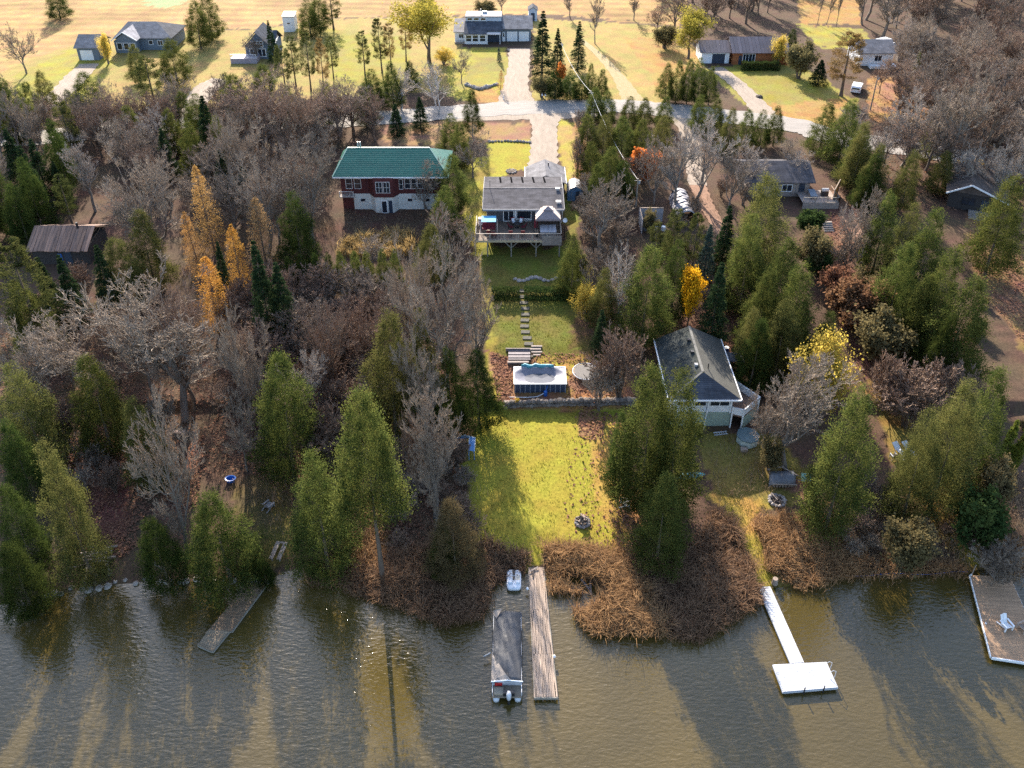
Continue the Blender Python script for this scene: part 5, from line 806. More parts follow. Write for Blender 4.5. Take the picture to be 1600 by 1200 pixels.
# ------------------------------------------------------------------ white cottage right of the lawn
T = thing('lake_cottage', 'white and sage green lake cottage with dark hip-ended roof and white railed deck', 'house', (20.4, 65, 1.2)); X0, X1, Y0, Y1, ze, zr = 16.55, 24.25, 60.5, 71.2, 5.25, 7.15; XR = 20.4; YH = 62.9
clad(T, 17.2, 23.6, 61.2, 70.8, .6, 3.0, sage, .25); clad(T, 17.22, 23.58, 61.22, 70.78, 3.0, 5.25, white, .25, 'upper_wall')
lf = MB().slab([(X0, Y0, ze), (XR, YH, zr), (XR, Y1, zr), (X0, Y1, ze)], (0, 0, .13)).build('roof', sh_black, T); rg = MB().slab([(XR + .004, YH, zr), (X1, Y0, ze), (X1, Y1, ze), (XR + .004, Y1, zr)], (0, 0, .13)).build('roof', surf('roof_right_shingle', (.09, .088, .075), (.065, .063, .055), 1.2, .9, .3, bscale=10), T); MB().slab([(X0 + .02, Y0 - .004, ze), (X1 - .02, Y0 - .004, ze), (XR, YH - .004, zr)], (0, 0, .125)).build('hip', sh_slate, T)
MB().beam((XR, YH, zr + .14), (XR, Y1, zr + .14), .28, .05).beam((X0, Y0, ze + .14), (XR, YH, zr + .15), .2, .05).build('ridge_cap', surf('ridge_shingle', (.17, .165, .15), (.12, .115, .105), 3, .9), T); MB().slab([(17.3, 70.66, 5.25), (23.5, 70.66, 5.25), (20.4, 70.66, 7.0)], (0, .1, 0)).build('gable', white, T)
MB().box(X0, X1, Y0 - .12, Y0 - .02, ze - .04, ze + .16).build('gutter', trimw, T); [MB().box(*q_, Y0, Y1, ze - .04, ze + .16).build('side_gutter', trimw, T) for q_ in ((X0 - .11, X0 - .005), (X1 + .005, X1 + .11))]
for k, y in enumerate((64.0, 66.3, 68.5)): MB().box(19.75, 20.1, y, y + .35, zr - .12, zr + .16).build('vent_or_shadow_strip', black if k else pale_roof, lf)
MB().tube([(21.2, 63.9, 6.6), (21.2, 63.9, 7.6)], .06).build('vent_pipe', black, rg)
for x in (19.3, 21.0, 23.45): MB().box(x - .08, x + .08, 61.1, 61.19, 3.0, 5.2).build('post', trimw, T)
window(T, 19.5, 20.85, 3.95, 5.05, 61.2, trimw, (0, 0), .08); window(T, 21.15, 23.3, 3.95, 5.05, 61.2, trimw, (1, 0), .08); window(T, 17.6, 19.1, 3.95, 5.05, 61.2, trimw, (1, 0), .08); MB().tube([(21.0, 60.5, 5.2), (20.95, 61.05, 4.6), (20.9, 61.0, 3.2), (20.75, 60.6, 1.1)], .05).build('downspout', trimw, T); window_side(T, 64, 65.4, 3.6, 4.8, 17.2, d=-1)
T = thing('side_deck', 'many-cornered wooden deck with white panelled railing on the right of the white cottage', 'deck', (25.3, 63.5, 1.2)); fp = [(23.62, 60.9), (24.7, 60.5), (26.9, 62.6), (25.0, 65.2), (24.6, 69.5), (23.62, 69.5)]; dz = 3.05
MB().slab([(x, y, dz) for x, y in fp], (0, 0, -.15)).build('floor', surf('brown_boards', (.21, .135, .10), (.15, .10, .075), 3, .85, .3, stretch=(5, .4, 1)), T)
for k in range(0, 4):
    a, b_ = Vector((*fp[k], dz)), Vector((*fp[k + 1], dz)); MB().beam(a + Vector((0, 0, .5)), b_ + Vector((0, 0, .5)), .05, .86).build('panel', white, T); MB().beam(a + Vector((0, 0, .96)), b_ + Vector((0, 0, .96)), .12, .06).build('handrail', trimw, T)
for k in range(0, 5): x, y = fp[k]; MB().beam((x, y, .8), (x, y, dz + 1.0), .14).build('post', trimw if k in (0, 1, 2) else wood_post, T)
MB().slab([(24.7, 60.53, 1.0), (26.87, 62.6, 1.0), (26.87, 62.6, 2.88), (24.7, 60.53, 2.88)], (-.04, .04, 0)).build('skirt', sage, T)
MB().slab([(23.7, 67.6, 5.05), (26.3, 67.6, 4.7), (26.3, 69.3, 4.7), (23.7, 69.3, 5.05)], (0, 0, .1)).build('awning', sh_slate, T)
for s in (67.8, 69.1): MB().beam((26.1, s, 1.6), (26.1, s, 4.72), .12).build('awning_post', wood_post, T)
q = P(1134, 553); T = thing('barrel', 'blue plastic barrel standing by the right wall of the white cottage', 'barrel', (q.x, q.y, q.z)); MB().lathe(q, [(.27, 0), (.31, .06), (.31, .28), (.33, .31), (.31, .34), (.31, .62), (.33, .65), (.31, .68), (.31, .88), (.27, .94)], 16).build('drum', blue_pl, T); MB().lathe(q + Vector((0, 0, .94)), [(.28, 0), (.28, .04), (.2, .05)], 16).build('lid', plastic_w, T)
q = P(1167, 690); T = thing('hot_tub', 'eight-sided hot tub with teal-grey folding cover below the white cottage deck', 'hot tub', (q.x, q.y, q.z)); MB().lathe(q, [(1.12, 0), (1.15, .05), (1.15, .8), (1.1, .84)], 8).build('shell', surf('tub_shell', (.42, .46, .42), (.34, .38, .35), 2, .6), T)
oc = [(q.x + 1.22 * math.cos(math.pi / 4 * k), q.y + 1.22 * math.sin(math.pi / 4 * k)) for k in range(8)]; tubc = surf('teal_cover', (.10, .15, .16), (.07, .11, .12), 2, .45)
MB().slab([(x, y, q.z + .85) for x, y in oc[0:5]], (0, 0, .12)).build('cover', tubc, T); MB().slab([(x, y - .012, q.z + .85) for x, y in oc[4:8] + oc[0:1]], (0, 0, .12)).build('cover', tubc, T); MB().box(q.x - 1.0, q.x - .3, q.y - 1.6, q.y - 1.14, q.z, q.z + .32).build('step', log_pale, T)
a = P(1116, 681); T = thing('ladder', 'short aluminium ladder lying on the ground before the white cottage', 'ladder', (a.x, a.y, a.z)); MB().beam(a + Vector((0, 0, .08)), a + Vector((1.5, .25, .08)), .07).build('side_rail', alu, T); MB().beam(a + Vector((-.05, .38, .08)), a + Vector((1.45, .63, .08)), .07).build('side_rail', alu, T)
for k in range(6): p = a + Vector((.12 + k * .25, .03 + k * .042, .08)); MB().beam(p, p + Vector((-.05, .38, 0)), .05).build('rung', alu, T)
# ------------------------------------------------------------------ far houses
def simple(name, label, cat, px0, px1, py): # ground span of a front wall
    a, b_ = P(px0, py), P(px1, py); T = thing(name, label, cat, ((a.x + b_.x) / 2, a.y, a.z)); return T, a.x, b_.x, a.y, a.z
# white modern house, top centre
T, xa, xb, Y, z = simple('modern_house', 'modern pale blue house with clerestory windows and two white garage doors at the top', 'house', 724, 832, 69); S = 6.95; xx = lambda p: (p - 800) / S
pale_blue = surf('pale_blue_siding', (.40, .47, .56), (.34, .40, .49), 3, .6)
clad(T, xx(725), xx(760), Y, Y + 9, z - .3, z + 2.3, white, .25); clad(T, xx(760), xx(783), Y + 1.6, Y + 9, z - .3, z + 2.5, navy, .25, 'porch_wall'); clad(T, xx(709), xx(725) - .02, Y + 1.3, Y + 8, z - .3, z + 2.4, white, .25, 'side_wing'); clad(T, xx(783) + .02, xx(830), Y + 2.2, Y + 10.5, z - .3, z + 2.8, slate_blue, .25, 'garage_wall')
for a, b_, y0, y1, z0, z1, m_ in ((725, 760, Y - .3, Y + 4.0, z + 2.3, z + 4.0, sh_slate), (760.05, 785, Y + .9, Y + 4.0, z + 2.7, z + 4.0, sh_slate)): MB().slab([(xx(a) - .1, y0, z0), (xx(b_), y0, z0), (xx(b_), y1, z1), (xx(a) - .1, y1, z1)], (0, 0, .14)).build('roof', m_, T)
MB().box(xx(726), xx(783), Y + 4.02, Y + 8.9, z + 2.3, z + 5.1).build('clerestory', pale_blue, T); MB().slab([(xx(725), Y + 3.8, z + 5.1), (xx(784), Y + 3.8, z + 5.1), (xx(784), Y + 9.3, z + 4.7), (xx(725), Y + 9.3, z + 4.7)], (0, 0, .14)).build('roof', sh_light, T)
for a in (728, 738.5, 749.5): window(T, xx(a), xx(a + 9), z + 4.25, z + 4.95, Y + 4.02, trimw, (0, 0), .1)
for a in (726.5, 737, 748.5): window(T, xx(a), xx(a + 10), z + .55, z + 2.15, Y, trimw, (0, 1), .12)
MB().slab([(xx(707), Y + .9, z + 2.4), (xx(725) - .05, Y + .9, z + 2.4), (xx(725) - .05, Y + 8.2, z + 3.5), (xx(707), Y + 8.2, z + 3.5)], (0, 0, .12)).build('roof', sh_light, T); window(T, xx(715), xx(723), z + 1, z + 2, Y + 1.3, trimw, (1, 0))
MB().slab([(xx(760), Y - .2, z + 2.2), (xx(782), Y - .2, z + 2.2), (xx(782), Y + 1.1, z + 2.5), (xx(760), Y + 1.1, z + 2.5)], (0, 0, .1)).build('porch_awning', pale_roof, T)
for a in (761, 781): MB().beam((xx(a), Y - .1, z - .2), (xx(a), Y - .1, z + 2.2), .12).build('post', trimw, T)
gable(T, xx(782), xx(833), Y + 1.6, Y + 11, z + 2.85, z + 4.7, sh_light, 'x', .14); garage_door(T, xx(792), xx(808.5), z, z + 2.25, Y + 2.2, white); garage_door(T, xx(811), xx(827), z, z + 2.25, Y + 2.2, white); door(T, xx(784.5), xx(789), z, z + 2.1, Y + 2.2, white, None, True); rail(T, (xx(711), Y + .3, z + .4), (xx(724.5), Y + .3, z + .4), .9, trimw, .3); MB().box(xx(709), xx(725) - .05, Y + .2, Y + 1.28, z - .2, z + .4).build('deck', grey_board, T)
MB().box(xx(752), xx(760), Y + 6.8, Y + 7.4, z + 4.8, z + 5.6).build('chimney', pale_roof, T); MB().tube([(xx(750), Y + 6, z + 4.8), (xx(750), Y + 6, z + 6.4)], .12).build('flue', pale_roof, T)
T, xa, xb, Y, z = simple('garden_shed', 'small pale shed with dark door behind the white garage', 'shed', 826, 839, 33); clad(T, xa, xb, Y, Y + 3, z - .2, z + 2.6, pale_blue, .25); gable(T, xa - .2, xb + .2, Y - .3, Y + 3.3, z + 2.6, z + 3.4, sh_slate, 'y', .12); door(T, (xa + xb) / 2 - .45, (xa + xb) / 2 + .45, z, z + 2, Y, navy); gable_end(T, pale_blue, [(xa, Y + .01, z + 2.6), (xb, Y + .01, z + 2.6), ((xa + xb) / 2, Y + .01, z + 3.35)], (0, .1, 0))
# log house
T, xa, xb, Y, z = simple('log_house', 'long orange log house with grey-brown ribbed roof and dark hedge in front', 'house', 1144, 1228, 101); Wz = z + 2.7; clad(T, xa, xb, Y, Y + 7.5, z - .3, Wz, log_m, .24)
def ribbed(parent, x0, x1, y0, y1, ze, zr, mat, n, name='roof_panel'):
    r = (y0 + y1) / 2
    for k in range(n):
        a = x0 + (x1 - x0) * k / n; b_ = x0 + (x1 - x0) * (k + 1) / n - .04
        for q in ([(a, y0, ze), (b_, y0, ze), (b_, r, zr), (a, r, zr)], [(a, r, zr + .002), (b_, r, zr + .002), (b_, y1, ze), (a, y1, ze)]): MB().slab(q, (0, 0, .07 + random.uniform(0, .02))).build(name, mat, parent)
roofp = surf('purple_brown_metal', (.15, .118, .125), (.10, .08, .086), 1.2, .5, stretch=(1, .3, .3), var=.12)
ribbed(T, xa - .5, xb + .4, Y - .8, Y + 8.2, Wz, Wz + 2.2, roofp, 16); window(T, xa + 2.0, xa + 4.7, z + .6, z + 2.4, Y, trimw, (3, 0), .11); door(T, xa + 1.2, xa + 1.85, z, z + 2, Y, navy); gable_end(T, white, [(xa + .02, Y, Wz), (xa + .02, Y + 7.5, Wz), (xa + .02, Y + 3.75, Wz + 2.05)], (.1, 0, 0)); gable_end(T, log_m, [(xb - .12, Y, Wz), (xb - .12, Y + 7.5, Wz), (xb - .12, Y + 3.75, Wz + 2.05)], (.1, 0, 0)); MB().box(xb - .3, xb + .5, Y - .5, Y - .05, z - .2, z + 2.4).build('chimney_base', log_m, T)
T, xa, xb, Y, z = simple('garage', 'low garage with dark blue door and ribbed roof left of the log house', 'garage', 1095, 1138, 99); clad(T, xa, xb, Y, Y + 6, z - .3, z + 2.4, white, .25); ribbed(T, xa - .5, xb + .3, Y - .6, Y + 6.6, z + 2.45, z + 4.1, roofp, 9); garage_door(T, xa + 2.3, xa + 5.0, z, z + 2.1, Y, navy)
for s in (xa + .03, xb - .13): gable_end(T, white, [(s, Y, z + 2.4), (s, Y + 6, z + 2.4), (s, Y + 3, z + 3.95)], (.1, 0, 0))
def hedge(px0, px1, py, h, d, label, name='hedge', mat=None, top=None):
    a, b_ = P(px0, py), P(px1, py); q = np.random.default_rng(int(px0)); L = (b_ - a).length; n = int(L * (h + d) * 330); u = q.uniform(0, 1, n); s = q.uniform(-1, 1, (n, 2)); k = np.argmax(np.abs(s), 1); s[np.arange(n), k] = np.sign(s[np.arange(n), k]) * q.uniform(.75, 1.05, n)
    Pn = np.stack([a.x + (b_.x - a.x) * u, a.y + (b_.y - a.y) * u + s[:, 0] * d / 2, a.z + h / 2 + s[:, 1] * h / 2 * (1 + .1 * np.sin(u * 23))], -1); D = np.stack([q.normal(0, 1, n), s[:, 0], s[:, 1] + .3], -1)
    T = thing(name, label, 'hedge', (a + b_) / 2); I = np.array((a + b_) / 2); obj('foliage', leaf_mesh('hedge_foliage', Pn - I, D, q.uniform(.1, .24, n), mat or M_HED, .7, q), T); m = MB()
    for t in range(int(L / .6)): p = a.lerp(b_, (t + .5) / int(L / .6)); m.beam(p - Vector((0, 0, .1)), p + Vector((0, 0, h * .75)), .06)
    m.build('stems', bark, T); return T
hedge(1158, 1217, 109, 1.7, 1.8, 'clipped dark green hedge along the front of the log house'); hedge(768, 812, 466, 1.5, 1.6, 'clipped hedge across the terrace left of the stone steps'); hedge(819, 892, 466, 1.5, 1.6, 'clipped hedge across the terrace right of the stone steps')
q = P(1186, 152); T = thing('boulder', 'dark boulder on the log house lawn beside the drive', 'rock', q)
def rock_mb(c, r, sq=.7, seed=None, n=9):
    rr = random.Random(seed if seed is not None else random.random()); m = MB(); c = Vector(c); prof = [(.55, -.5), (.95, -.2), (1, .25), (.7, .75), (.25, 1)]; vs = []
    for a, z in prof: vs += [c + Vector((math.cos(6.283 * k / n) * r * a * rr.uniform(.75, 1.15), math.sin(6.283 * k / n) * r * a * rr.uniform(.75, 1.15), z * r * sq * rr.uniform(.85, 1.1))) for k in range(n)]
    fs = [(i * n + k, i * n + (k + 1) % n, (i + 1) * n + (k + 1) % n, (i + 1) * n + k) for i in range(4) for k in range(n)]; m.add(vs, fs + [list(range(n))[::-1], list(range(4 * n, 5 * n))]); return m
rock_mb(q, .7).build('stone', ashen, T)
sh_pale = shingle('shingles_pale', (.36, .345, .36), (.29, .28, .29))
# far left: grey house, its garage, gabled house, small white shed
T, xa, xb, Y, z = simple('grey_house', 'grey house with pale hipped roof and front gable at the upper left', 'house', 186, 270, 78); Wz = z + 2.7; clad(T, xa, xb, Y, Y + 9, z - .3, Wz, slate_blue, .25); r0, r1 = xa + 1.5, xb - 4.2; yr = Y + 4.5
for q_ in ([(xa - .5, Y - .6, Wz), (xb + .5, Y - .6, Wz), (r1, yr, Wz + 2.3), (r0, yr, Wz + 2.3)], [(xb + .5, Y + 9.6, Wz), (xa - .5, Y + 9.6, Wz), (r0, yr, Wz + 2.3), (r1, yr, Wz + 2.3)]): MB().slab(q_, (0, 0, .14)).build('roof', sh_light, T)
MB().slab([(xb + .5, Y - .6, Wz), (xb + .5, Y + 9.6, Wz), (r1, yr, Wz + 2.3)], (0, 0, .13)).build('roof', sh_slate, T); MB().slab([(xa - .5, Y + 9.6, Wz), (xa - .5, Y - .6, Wz), (r0, yr, Wz + 2.3)], (0, 0, .13)).build('roof', sh_light, T)
gx0, gx1 = xa + .3, xa + 5.2; clad(T, gx0, gx1, Y - 2.2, Y - .02, z - .3, Wz, slate_blue, .25, 'front_wing'); gm_ = (gx0 + gx1) / 2; gable_end(T, slate_blue, [(gx0, Y - 2.18, Wz), (gx1, Y - 2.18, Wz), (gm_, Y - 2.18, Wz + 1.7)], (0, .12, 0)); gable(T, gx0 - .4, gx1 + .4, Y - 2.6, Y + 4, Wz + .08, Wz + 1.95, sh_pale, 'y', .12)
MB().beam((gx0 - .4, Y - 2.66, Wz + .15), (gm_, Y - 2.66, Wz + 2.05), .1, .2).beam((gx1 + .4, Y - 2.66, Wz + .15), (gm_, Y - 2.66, Wz + 2.05), .1, .2).build('bargeboard', trimw, T)
for k in range(3): window(T, gx0 + .5 + k * 1.45, gx0 + 1.7 + k * 1.45, z + .7, z + 2.3, Y - 2.2, trimw, (0, 0), .1)
window(T, xa + 7, xa + 8, z + 1.2, z + 2.2, Y, trimw); window(T, xa + 9, xa + 10.2, z + 1.0, z + 2.2, Y, trimw, (1, 0))
T, xa, xb, Y, z = simple('garage', 'small detached garage with white door left of the grey house', 'garage', 124, 156, 94); clad(T, xa, xb, Y, Y + 6.5, z - .3, z + 2.7, slate_blue, .25); gable(T, xa - .4, xb + .4, Y - .5, Y + 7, z + 2.7, z + 4.6, sh_light, 'x', .14); garage_door(T, xa + .6, xa + 3.3, z, z + 2.2, Y, white)
for s in (xa + .03, xb - .13): gable_end(T, slate_blue, [(s, Y, z + 2.7), (s, Y + 6.5, z + 2.7), (s, Y + 3.25, z + 4.5)], (.1, 0, 0))
T, xa, xb, Y, z = simple('gabled_house', 'dark-roofed house with tall gridded white gable windows behind pines', 'house', 386, 430, 92); xm = xa + 2.6
clad(T, xa, xb, Y, Y + 7, z - .3, z + 2.9, slate_blue, .25); MB().slab([(xa + .02, Y + .02, z + 2.9), (xa + 5.2, Y + .02, z + 2.9), (xm, Y + .02, z + 5.6)], (0, .12, 0)).build('gable', slate_blue, T); gable(T, xa - .4, xa + 5.6, Y - .5, Y + 7.3, z + 2.8, z + 5.9, sh_slate, 'y', .14); gable(T, xa + 5.62, xb + .4, Y - .5, Y + 7.3, z + 2.8, z + 5.2, sh_slate, 'x', .14)
window(T, xm - 1.4, xm + 1.4, z + 2.6, z + 4.0, Y - .01, trimw, (3, 1), .14); window(T, xm - 1.8, xm + 1.8, z + .5, z + 2.3, Y, trimw, (3, 0), .14); MB().box(xa - 2.6, xa + 3, Y - 3.2, Y - .05, z - .2, z + 1.1).build('deck', surf('mauve_deck', (.38, .33, .36), (.30, .26, .29), 3, .7), T); rail(T, (xa - 2.55, Y - 3.1, z + 1.1), (xa + 2.95, Y - 3.1, z + 1.1), .9, trimw, .3)
T, xa, xb, Y, z = simple('shed', 'small white box-like shed at the field edge left of tall cedars', 'shed', 444, 462, 50); clad(T, xa, xb, Y, Y + 2.6, z - .2, z + 3.6, white, .3); MB().slab([(xa - .15, Y - .2, z + 3.6), (xb + .15, Y - .2, z + 3.6), (xb + .15, Y + 2.8, z + 4.1), (xa - .15, Y + 2.8, z + 4.1)], (0, 0, .14)).build('roof', surf('dark_red_roof', (.20, .06, .05), (.15, .05, .04), 3, .6), T); window(T, xa + .9, xa + 1.7, z + 1.8, z + 2.3, Y, trimw)
# far right white house, rusty barn, cabins
T, xa, xb, Y, z = simple('white_house', 'small white house behind the wide brown pine at the upper right', 'house', 1362, 1392, 103); clad(T, xa - 3, xb, Y, Y + 7, z - .3, z + 2.8, white, .25); gable(T, xa - 3.5, xb + .5, Y - .6, Y + 7.6, z + 2.8, z + 4.6, sh_light, 'x', .14); window(T, xa + .2, xa + 1.8, z + 1.0, z + 2.3, Y, trimw, (1, 0)); MB().box(xa - 1, xb + .5, Y - 2, Y - .05, z - .2, z + .6).build('porch', white, T)
for s in (xb - .13,): gable_end(T, white, [(s, Y, z + 2.8), (s, Y + 7, z + 2.8), (s, Y + 3.5, z + 4.5)], (.1, 0, 0))
T, xa, xb, Y, z = simple('lean_to', 'dark lean-to shed right of the small white house', 'shed', 1402, 1424, 96); clad(T, xa, xb, Y, Y + 3, z - .3, z + 2.2, grey_board, .25); MB().slab([(xa - .2, Y - .4, z + 2.1), (xb + .2, Y - .4, z + 2.1), (xb + .2, Y + 3.2, z + 3.0), (xa - .2, Y + 3.2, z + 3.0)], (0, 0, .1)).build('roof', sh_slate, T)
q = P(1381, 74); T = thing('parked_van', 'white van parked behind the small white house', 'van', (q.x, q.y, q.z), .5); ROOTM.pop(T.name)
def car(T, L, W, H, mat, van=False):
    b_ = [(-L / 2, .35), (L / 2, .35), (L / 2, .95), (L * .32, 1.05), (L * .2, H), (-L * (.47 if van else .38), H), (-L / 2, 1.0)]; MB().slab([(x, -W / 2, z) for x, z in b_], (0, W, 0)).build('body', mat, T, bevel=.06)
    for s in (-1, 1): MB().slab([(x, s * (W / 2 + .005), z) for x, z in ((-L * .34, 1.08), (L * .27, 1.08), (L * .17, H - .12), (-L * .31, H - .12))], (0, .012 * s, 0)).build('side_window', pane_m, T)
    MB().slab([(L * .315, -W * .42, 1.1), (L * .315, W * .42, 1.1), (L * .208, W * .4, H - .08), (L * .208, -W * .4, H - .08)], (.03, 0, .02)).build('windscreen', pane_m, T); MB().box(-L / 2 - .012, -L / 2 - .003, -W * .4, W * .4, 1.0, H - .2).build('rear_window', pane_m, T)
    for sx in (-.3, .3):
        for s in (-1, 1): w = MB().tube([(L * sx, s * (W / 2 - .2), .34), (L * sx, s * (W / 2 + .02), .34)], .34, 14).build('wheel', black, T); MB().tube([(L * sx, s * (W / 2 + .021), .34), (L * sx, s * (W / 2 + .035), .34)], .19, 10).build('rim', alu, w)
    for s in (-1, 1): MB().box(L / 2 + .002, L / 2 + .02, s * W * .36 - .15, s * W * .36 + .15, .7, .86).build('headlight', lit, T); MB().box(-L / 2 - .02, -L / 2 - .002, s * W * .38 - .1, s * W * .38 + .1, .7, .9).build('tail_light', red_pl, T)
car(T, 4.9, 1.95, 2.05, plastic_w, True)
q = P(1338, 142); T = thing('parked_car', 'light coloured car half hidden under the wide brown pine', 'car', (q.x, q.y, q.z), 1.1); ROOTM.pop(T.name); car(T, 4.4, 1.8, 1.5, plastic_w)
T, xa, xb, Y, z = simple('barn', 'dark barn with broken rusty sheet roof at the left in the trees', 'barn', 56, 142, 412); Wz = z + 2.3; clad(T, xa, xb, Y, Y + 6, z - .3, Wz, surf('black_boards', (.045, .038, .036), (.03, .026, .025), 3, .9), .3); n = 17
for k in range(n):
    a = xa - .4 + (xb - xa + .8) * k / n; b_ = a + (xb - xa + .8) / n - .03; e = random.uniform(-.12, .12)
    MB().slab([(a, Y - .7 + e, Wz), (b_, Y - .7 + e, Wz), (b_, Y + 3, Wz + 1.9), (a, Y + 3, Wz + 1.9)], (0, 0, .05 + random.uniform(0, .04))).build('roof_sheet', rust_roof, T)
    if k not in (3, 4, 9): MB().slab([(a, Y + 3.002, Wz + 1.9), (b_, Y + 3.002, Wz + 1.9), (b_, Y + 6.6, Wz + .1), (a, Y + 6.6, Wz + .1)], (0, 0, .05 + random.uniform(0, .04))).build('roof_sheet', rust_roof, T)
door(T, xa + 4.2, xa + 5.2, z, z + 1.9, Y, navy); MB().box(xa + 3.4, xa + 3.9, Y - .05, Y - .01, z + .5, z + 1.6).build('tarpaulin', blue_pl, T); MB().tube([(xa + 5.6, Y + 2.7, Wz + 1.6), (xa + 5.6, Y + 2.7, Wz + 2.6)], .16).build('chimney', black, T)
q = P(1517, 330); T = thing('brown_cabin', 'brown-roofed cabin with white gable edge and red kayak at the right edge', 'cabin', (q.x, q.y, q.z), -.42); ROOTM.pop(T.name); w_, d_ = 4.0, 4.6
MB().box(-w_ + .6, w_ - .6, 0, d_ * 2 - .8, -.4, 2.7).build('wall', surf('black_boards', (.045, .038, .036)), T); MB().slab([(-w_ + .6, .02, 2.7), (w_ - .6, .02, 2.7), (-.9, .02, 4.25)], (0, .12, 0)).build('gable', sh_brown, T)
for q_ in ([(-w_, -.7, 2.55), (-.9, -.7, 4.35), (-.9, d_ * 2, 4.35), (-w_, d_ * 2, 2.55)], [(-.896, -.7, 4.35), (w_ + .6, -.7, 2.3), (w_ + .6, d_ * 2, 2.3), (-.896, d_ * 2, 4.35)]): MB().slab(q_, (0, 0, .13)).build('roof', sh_brown, T)
MB().beam((-w_, -.76, 2.6), (-.9, -.76, 4.42), .1, .22).beam((w_ + .6, -.76, 2.34), (-.9, -.76, 4.42), .1, .22).build('bargeboard', trimw, T); window(T, -1.6, .2, .9, 2.1, 0, black, (1, 0)); door(T, 1.0, 1.9, 0, 2, 0, navy); MB().box(-.4, 2.6, -2.6, -.05, -.2, .25).build('porch', grey_board, T); rail(T, (-.35, -2.5, .25), (2.55, -2.5, .25), .9, wood_post, .3); rail(T, (2.55, -2.5, .25), (2.55, -.1, .25), .9, wood_post, .3)
a = P(1540, 292); T = thing('plank_stack', 'stack of orange-brown boards beside the brown-roofed cabin', 'lumber', (a.x, a.y, a.z), -.5); ROOTM.pop(T.name)
for k in range(7): MB().box(-1.2, 1.3, -.8 + k * .24, -.6 + k * .24, .1 + .2 * (k % 3), .18 + .2 * (k % 3) + .04).build('board', plywood, T)
q = P(1492, 318); T = thing('kayak', 'red and white kayak leaning on the front corner of the brown-roofed cabin', 'kayak', (q.x, q.y, q.z), 0)
hull = [(q + Vector((.05 * i, .1 * i, .25 + .42 * i))) for i in range(8)]; MB().tube(hull, [.03, .16, .25, .29, .29, .25, .15, .03], 10).build('hull', red_pl, T, True); MB().beam(hull[3] + Vector((0, -.27, 0)), hull[5] + Vector((0, -.27, 0)), .3, .08, (0, 1, 0)).build('cockpit', plastic_w, T)
# grey-roofed cabin with weathered deck and orange panel
q = P(1232, 312); T = thing('grey_cabin', 'grey-roofed cabin hidden by bare trees left of the orange panel', 'cabin', (q.x, q.y, q.z)); clad(T, q.x - 6.5, q.x + 3.2, q.y + 1, q.y + 8, q.z - .3, q.z + 2.6, grey_board, .25); gable(T, q.x - 7, q.x + 3.8, q.y + .3, q.y + 8.8, q.z + 2.6, q.z + 4.3, sh_grey, 'x', .14); window(T, q.x - 1, q.x + .6, q.z + .9, q.z + 2.1, q.y + 1, trimw, (1, 0)); door(T, q.x + 1.6, q.x + 2.5, q.z + .4, q.z + 2.3, q.y + 1, navy)
a = P(1253, 326); T = thing('weathered_deck', 'low weathered plank deck with stairs below the orange panel', 'deck', (a.x + 2.5, a.y + 1.5, a.z)); planks(T, (a.x, a.y, a.z + 1.0), (a.x, a.y + 4.2, a.z + 1.0), (a.x + 5.4, a.y, a.z + 1.0), 18, .07, grey_board); MB().box(a.x, a.x + 5.4, a.y - .06, a.y - .004, a.z, a.z + .98).build('skirt', grey_board, T); rail(T, (a.x + .05, a.y + .05, a.z + 1.0), (a.x + 5.35, a.y + .05, a.z + 1.0), .85, wood_post, .5); rail(T, (a.x + 5.35, a.y + .05, a.z + 1.0), (a.x + 5.35, a.y + 4, a.z + 1.0), .85, log_pale, .4)
b_ = P(1298, 362)
for k in range(5): MB().box(b_.x - .9, b_.x + .5, b_.y + k * .35, b_.y + k * .35 + .32, b_.z - .2, b_.z + .1 + k * .17).build('step', grey_board, T)
q = Vector((a.x + 3.9, a.y + 2.4, a.z + 1.0)); T = thing('deck_barbecue', 'black barbecue with pale hood on the weathered deck', 'barbecue', q); MB().box(q.x - .5, q.x + .5, q.y - .3, q.y + .3, q.z, q.z + .85).build('cabinet', black, T); MB().tube([(q.x - .5, q.y, q.z + .9), (q.x + .5, q.y, q.z + .9)], .32, 12).build('hood', pale_roof, T)
q = Vector((a.x + 1.9, a.y + 2.0, a.z + 1.0)); T = thing('folded_table', 'blue-grey tilted table top on the weathered deck', 'table', q); MB().slab([(q.x - .5, q.y - 1.0, q.z + .5), (q.x + .5, q.y - 1.0, q.z + .5), (q.x + .5, q.y + .9, q.z + .8), (q.x - .5, q.y + .9, q.z + .8)], (0, 0, .06)).build('tabletop', slate_blue, T)
for sx in (-.42, .42):
    for sy, zz in ((-.9, .5), (.8, .78)): MB().beam((q.x + sx, q.y + sy, q.z), (q.x + sx, q.y + sy, q.z + zz), .06).build('leg', black, T)
a, b_ = P(1296, 318), P(1308, 306); T = thing('privacy_panel', 'orange plywood privacy panel with pale top rail standing beside the weathered deck', 'fence panel', a); d_ = Vector((b_.x - a.x, 3.4, 0)); d_.normalize(); d_ = d_ * 3.9; o_ = a + Vector((.15, -.6, 0)); up = Vector((0, 0, 2.7))
for k in range(3): MB().beam(o_ + d_ * (k / 3 + .005) + up * .5, o_ + d_ * ((k + 1) / 3 - .005) + up * .5, .05, 2.55).build('panel', plywood, T)
MB().beam(o_ + up, o_ + up + d_, .12, .08).build('top_rail', log_pale, T)
for k in (0, 1): MB().beam(o_ + d_ * k - Vector((0, 0, .3)), o_ + d_ * k + up, .12).build('post', log_pale, T)
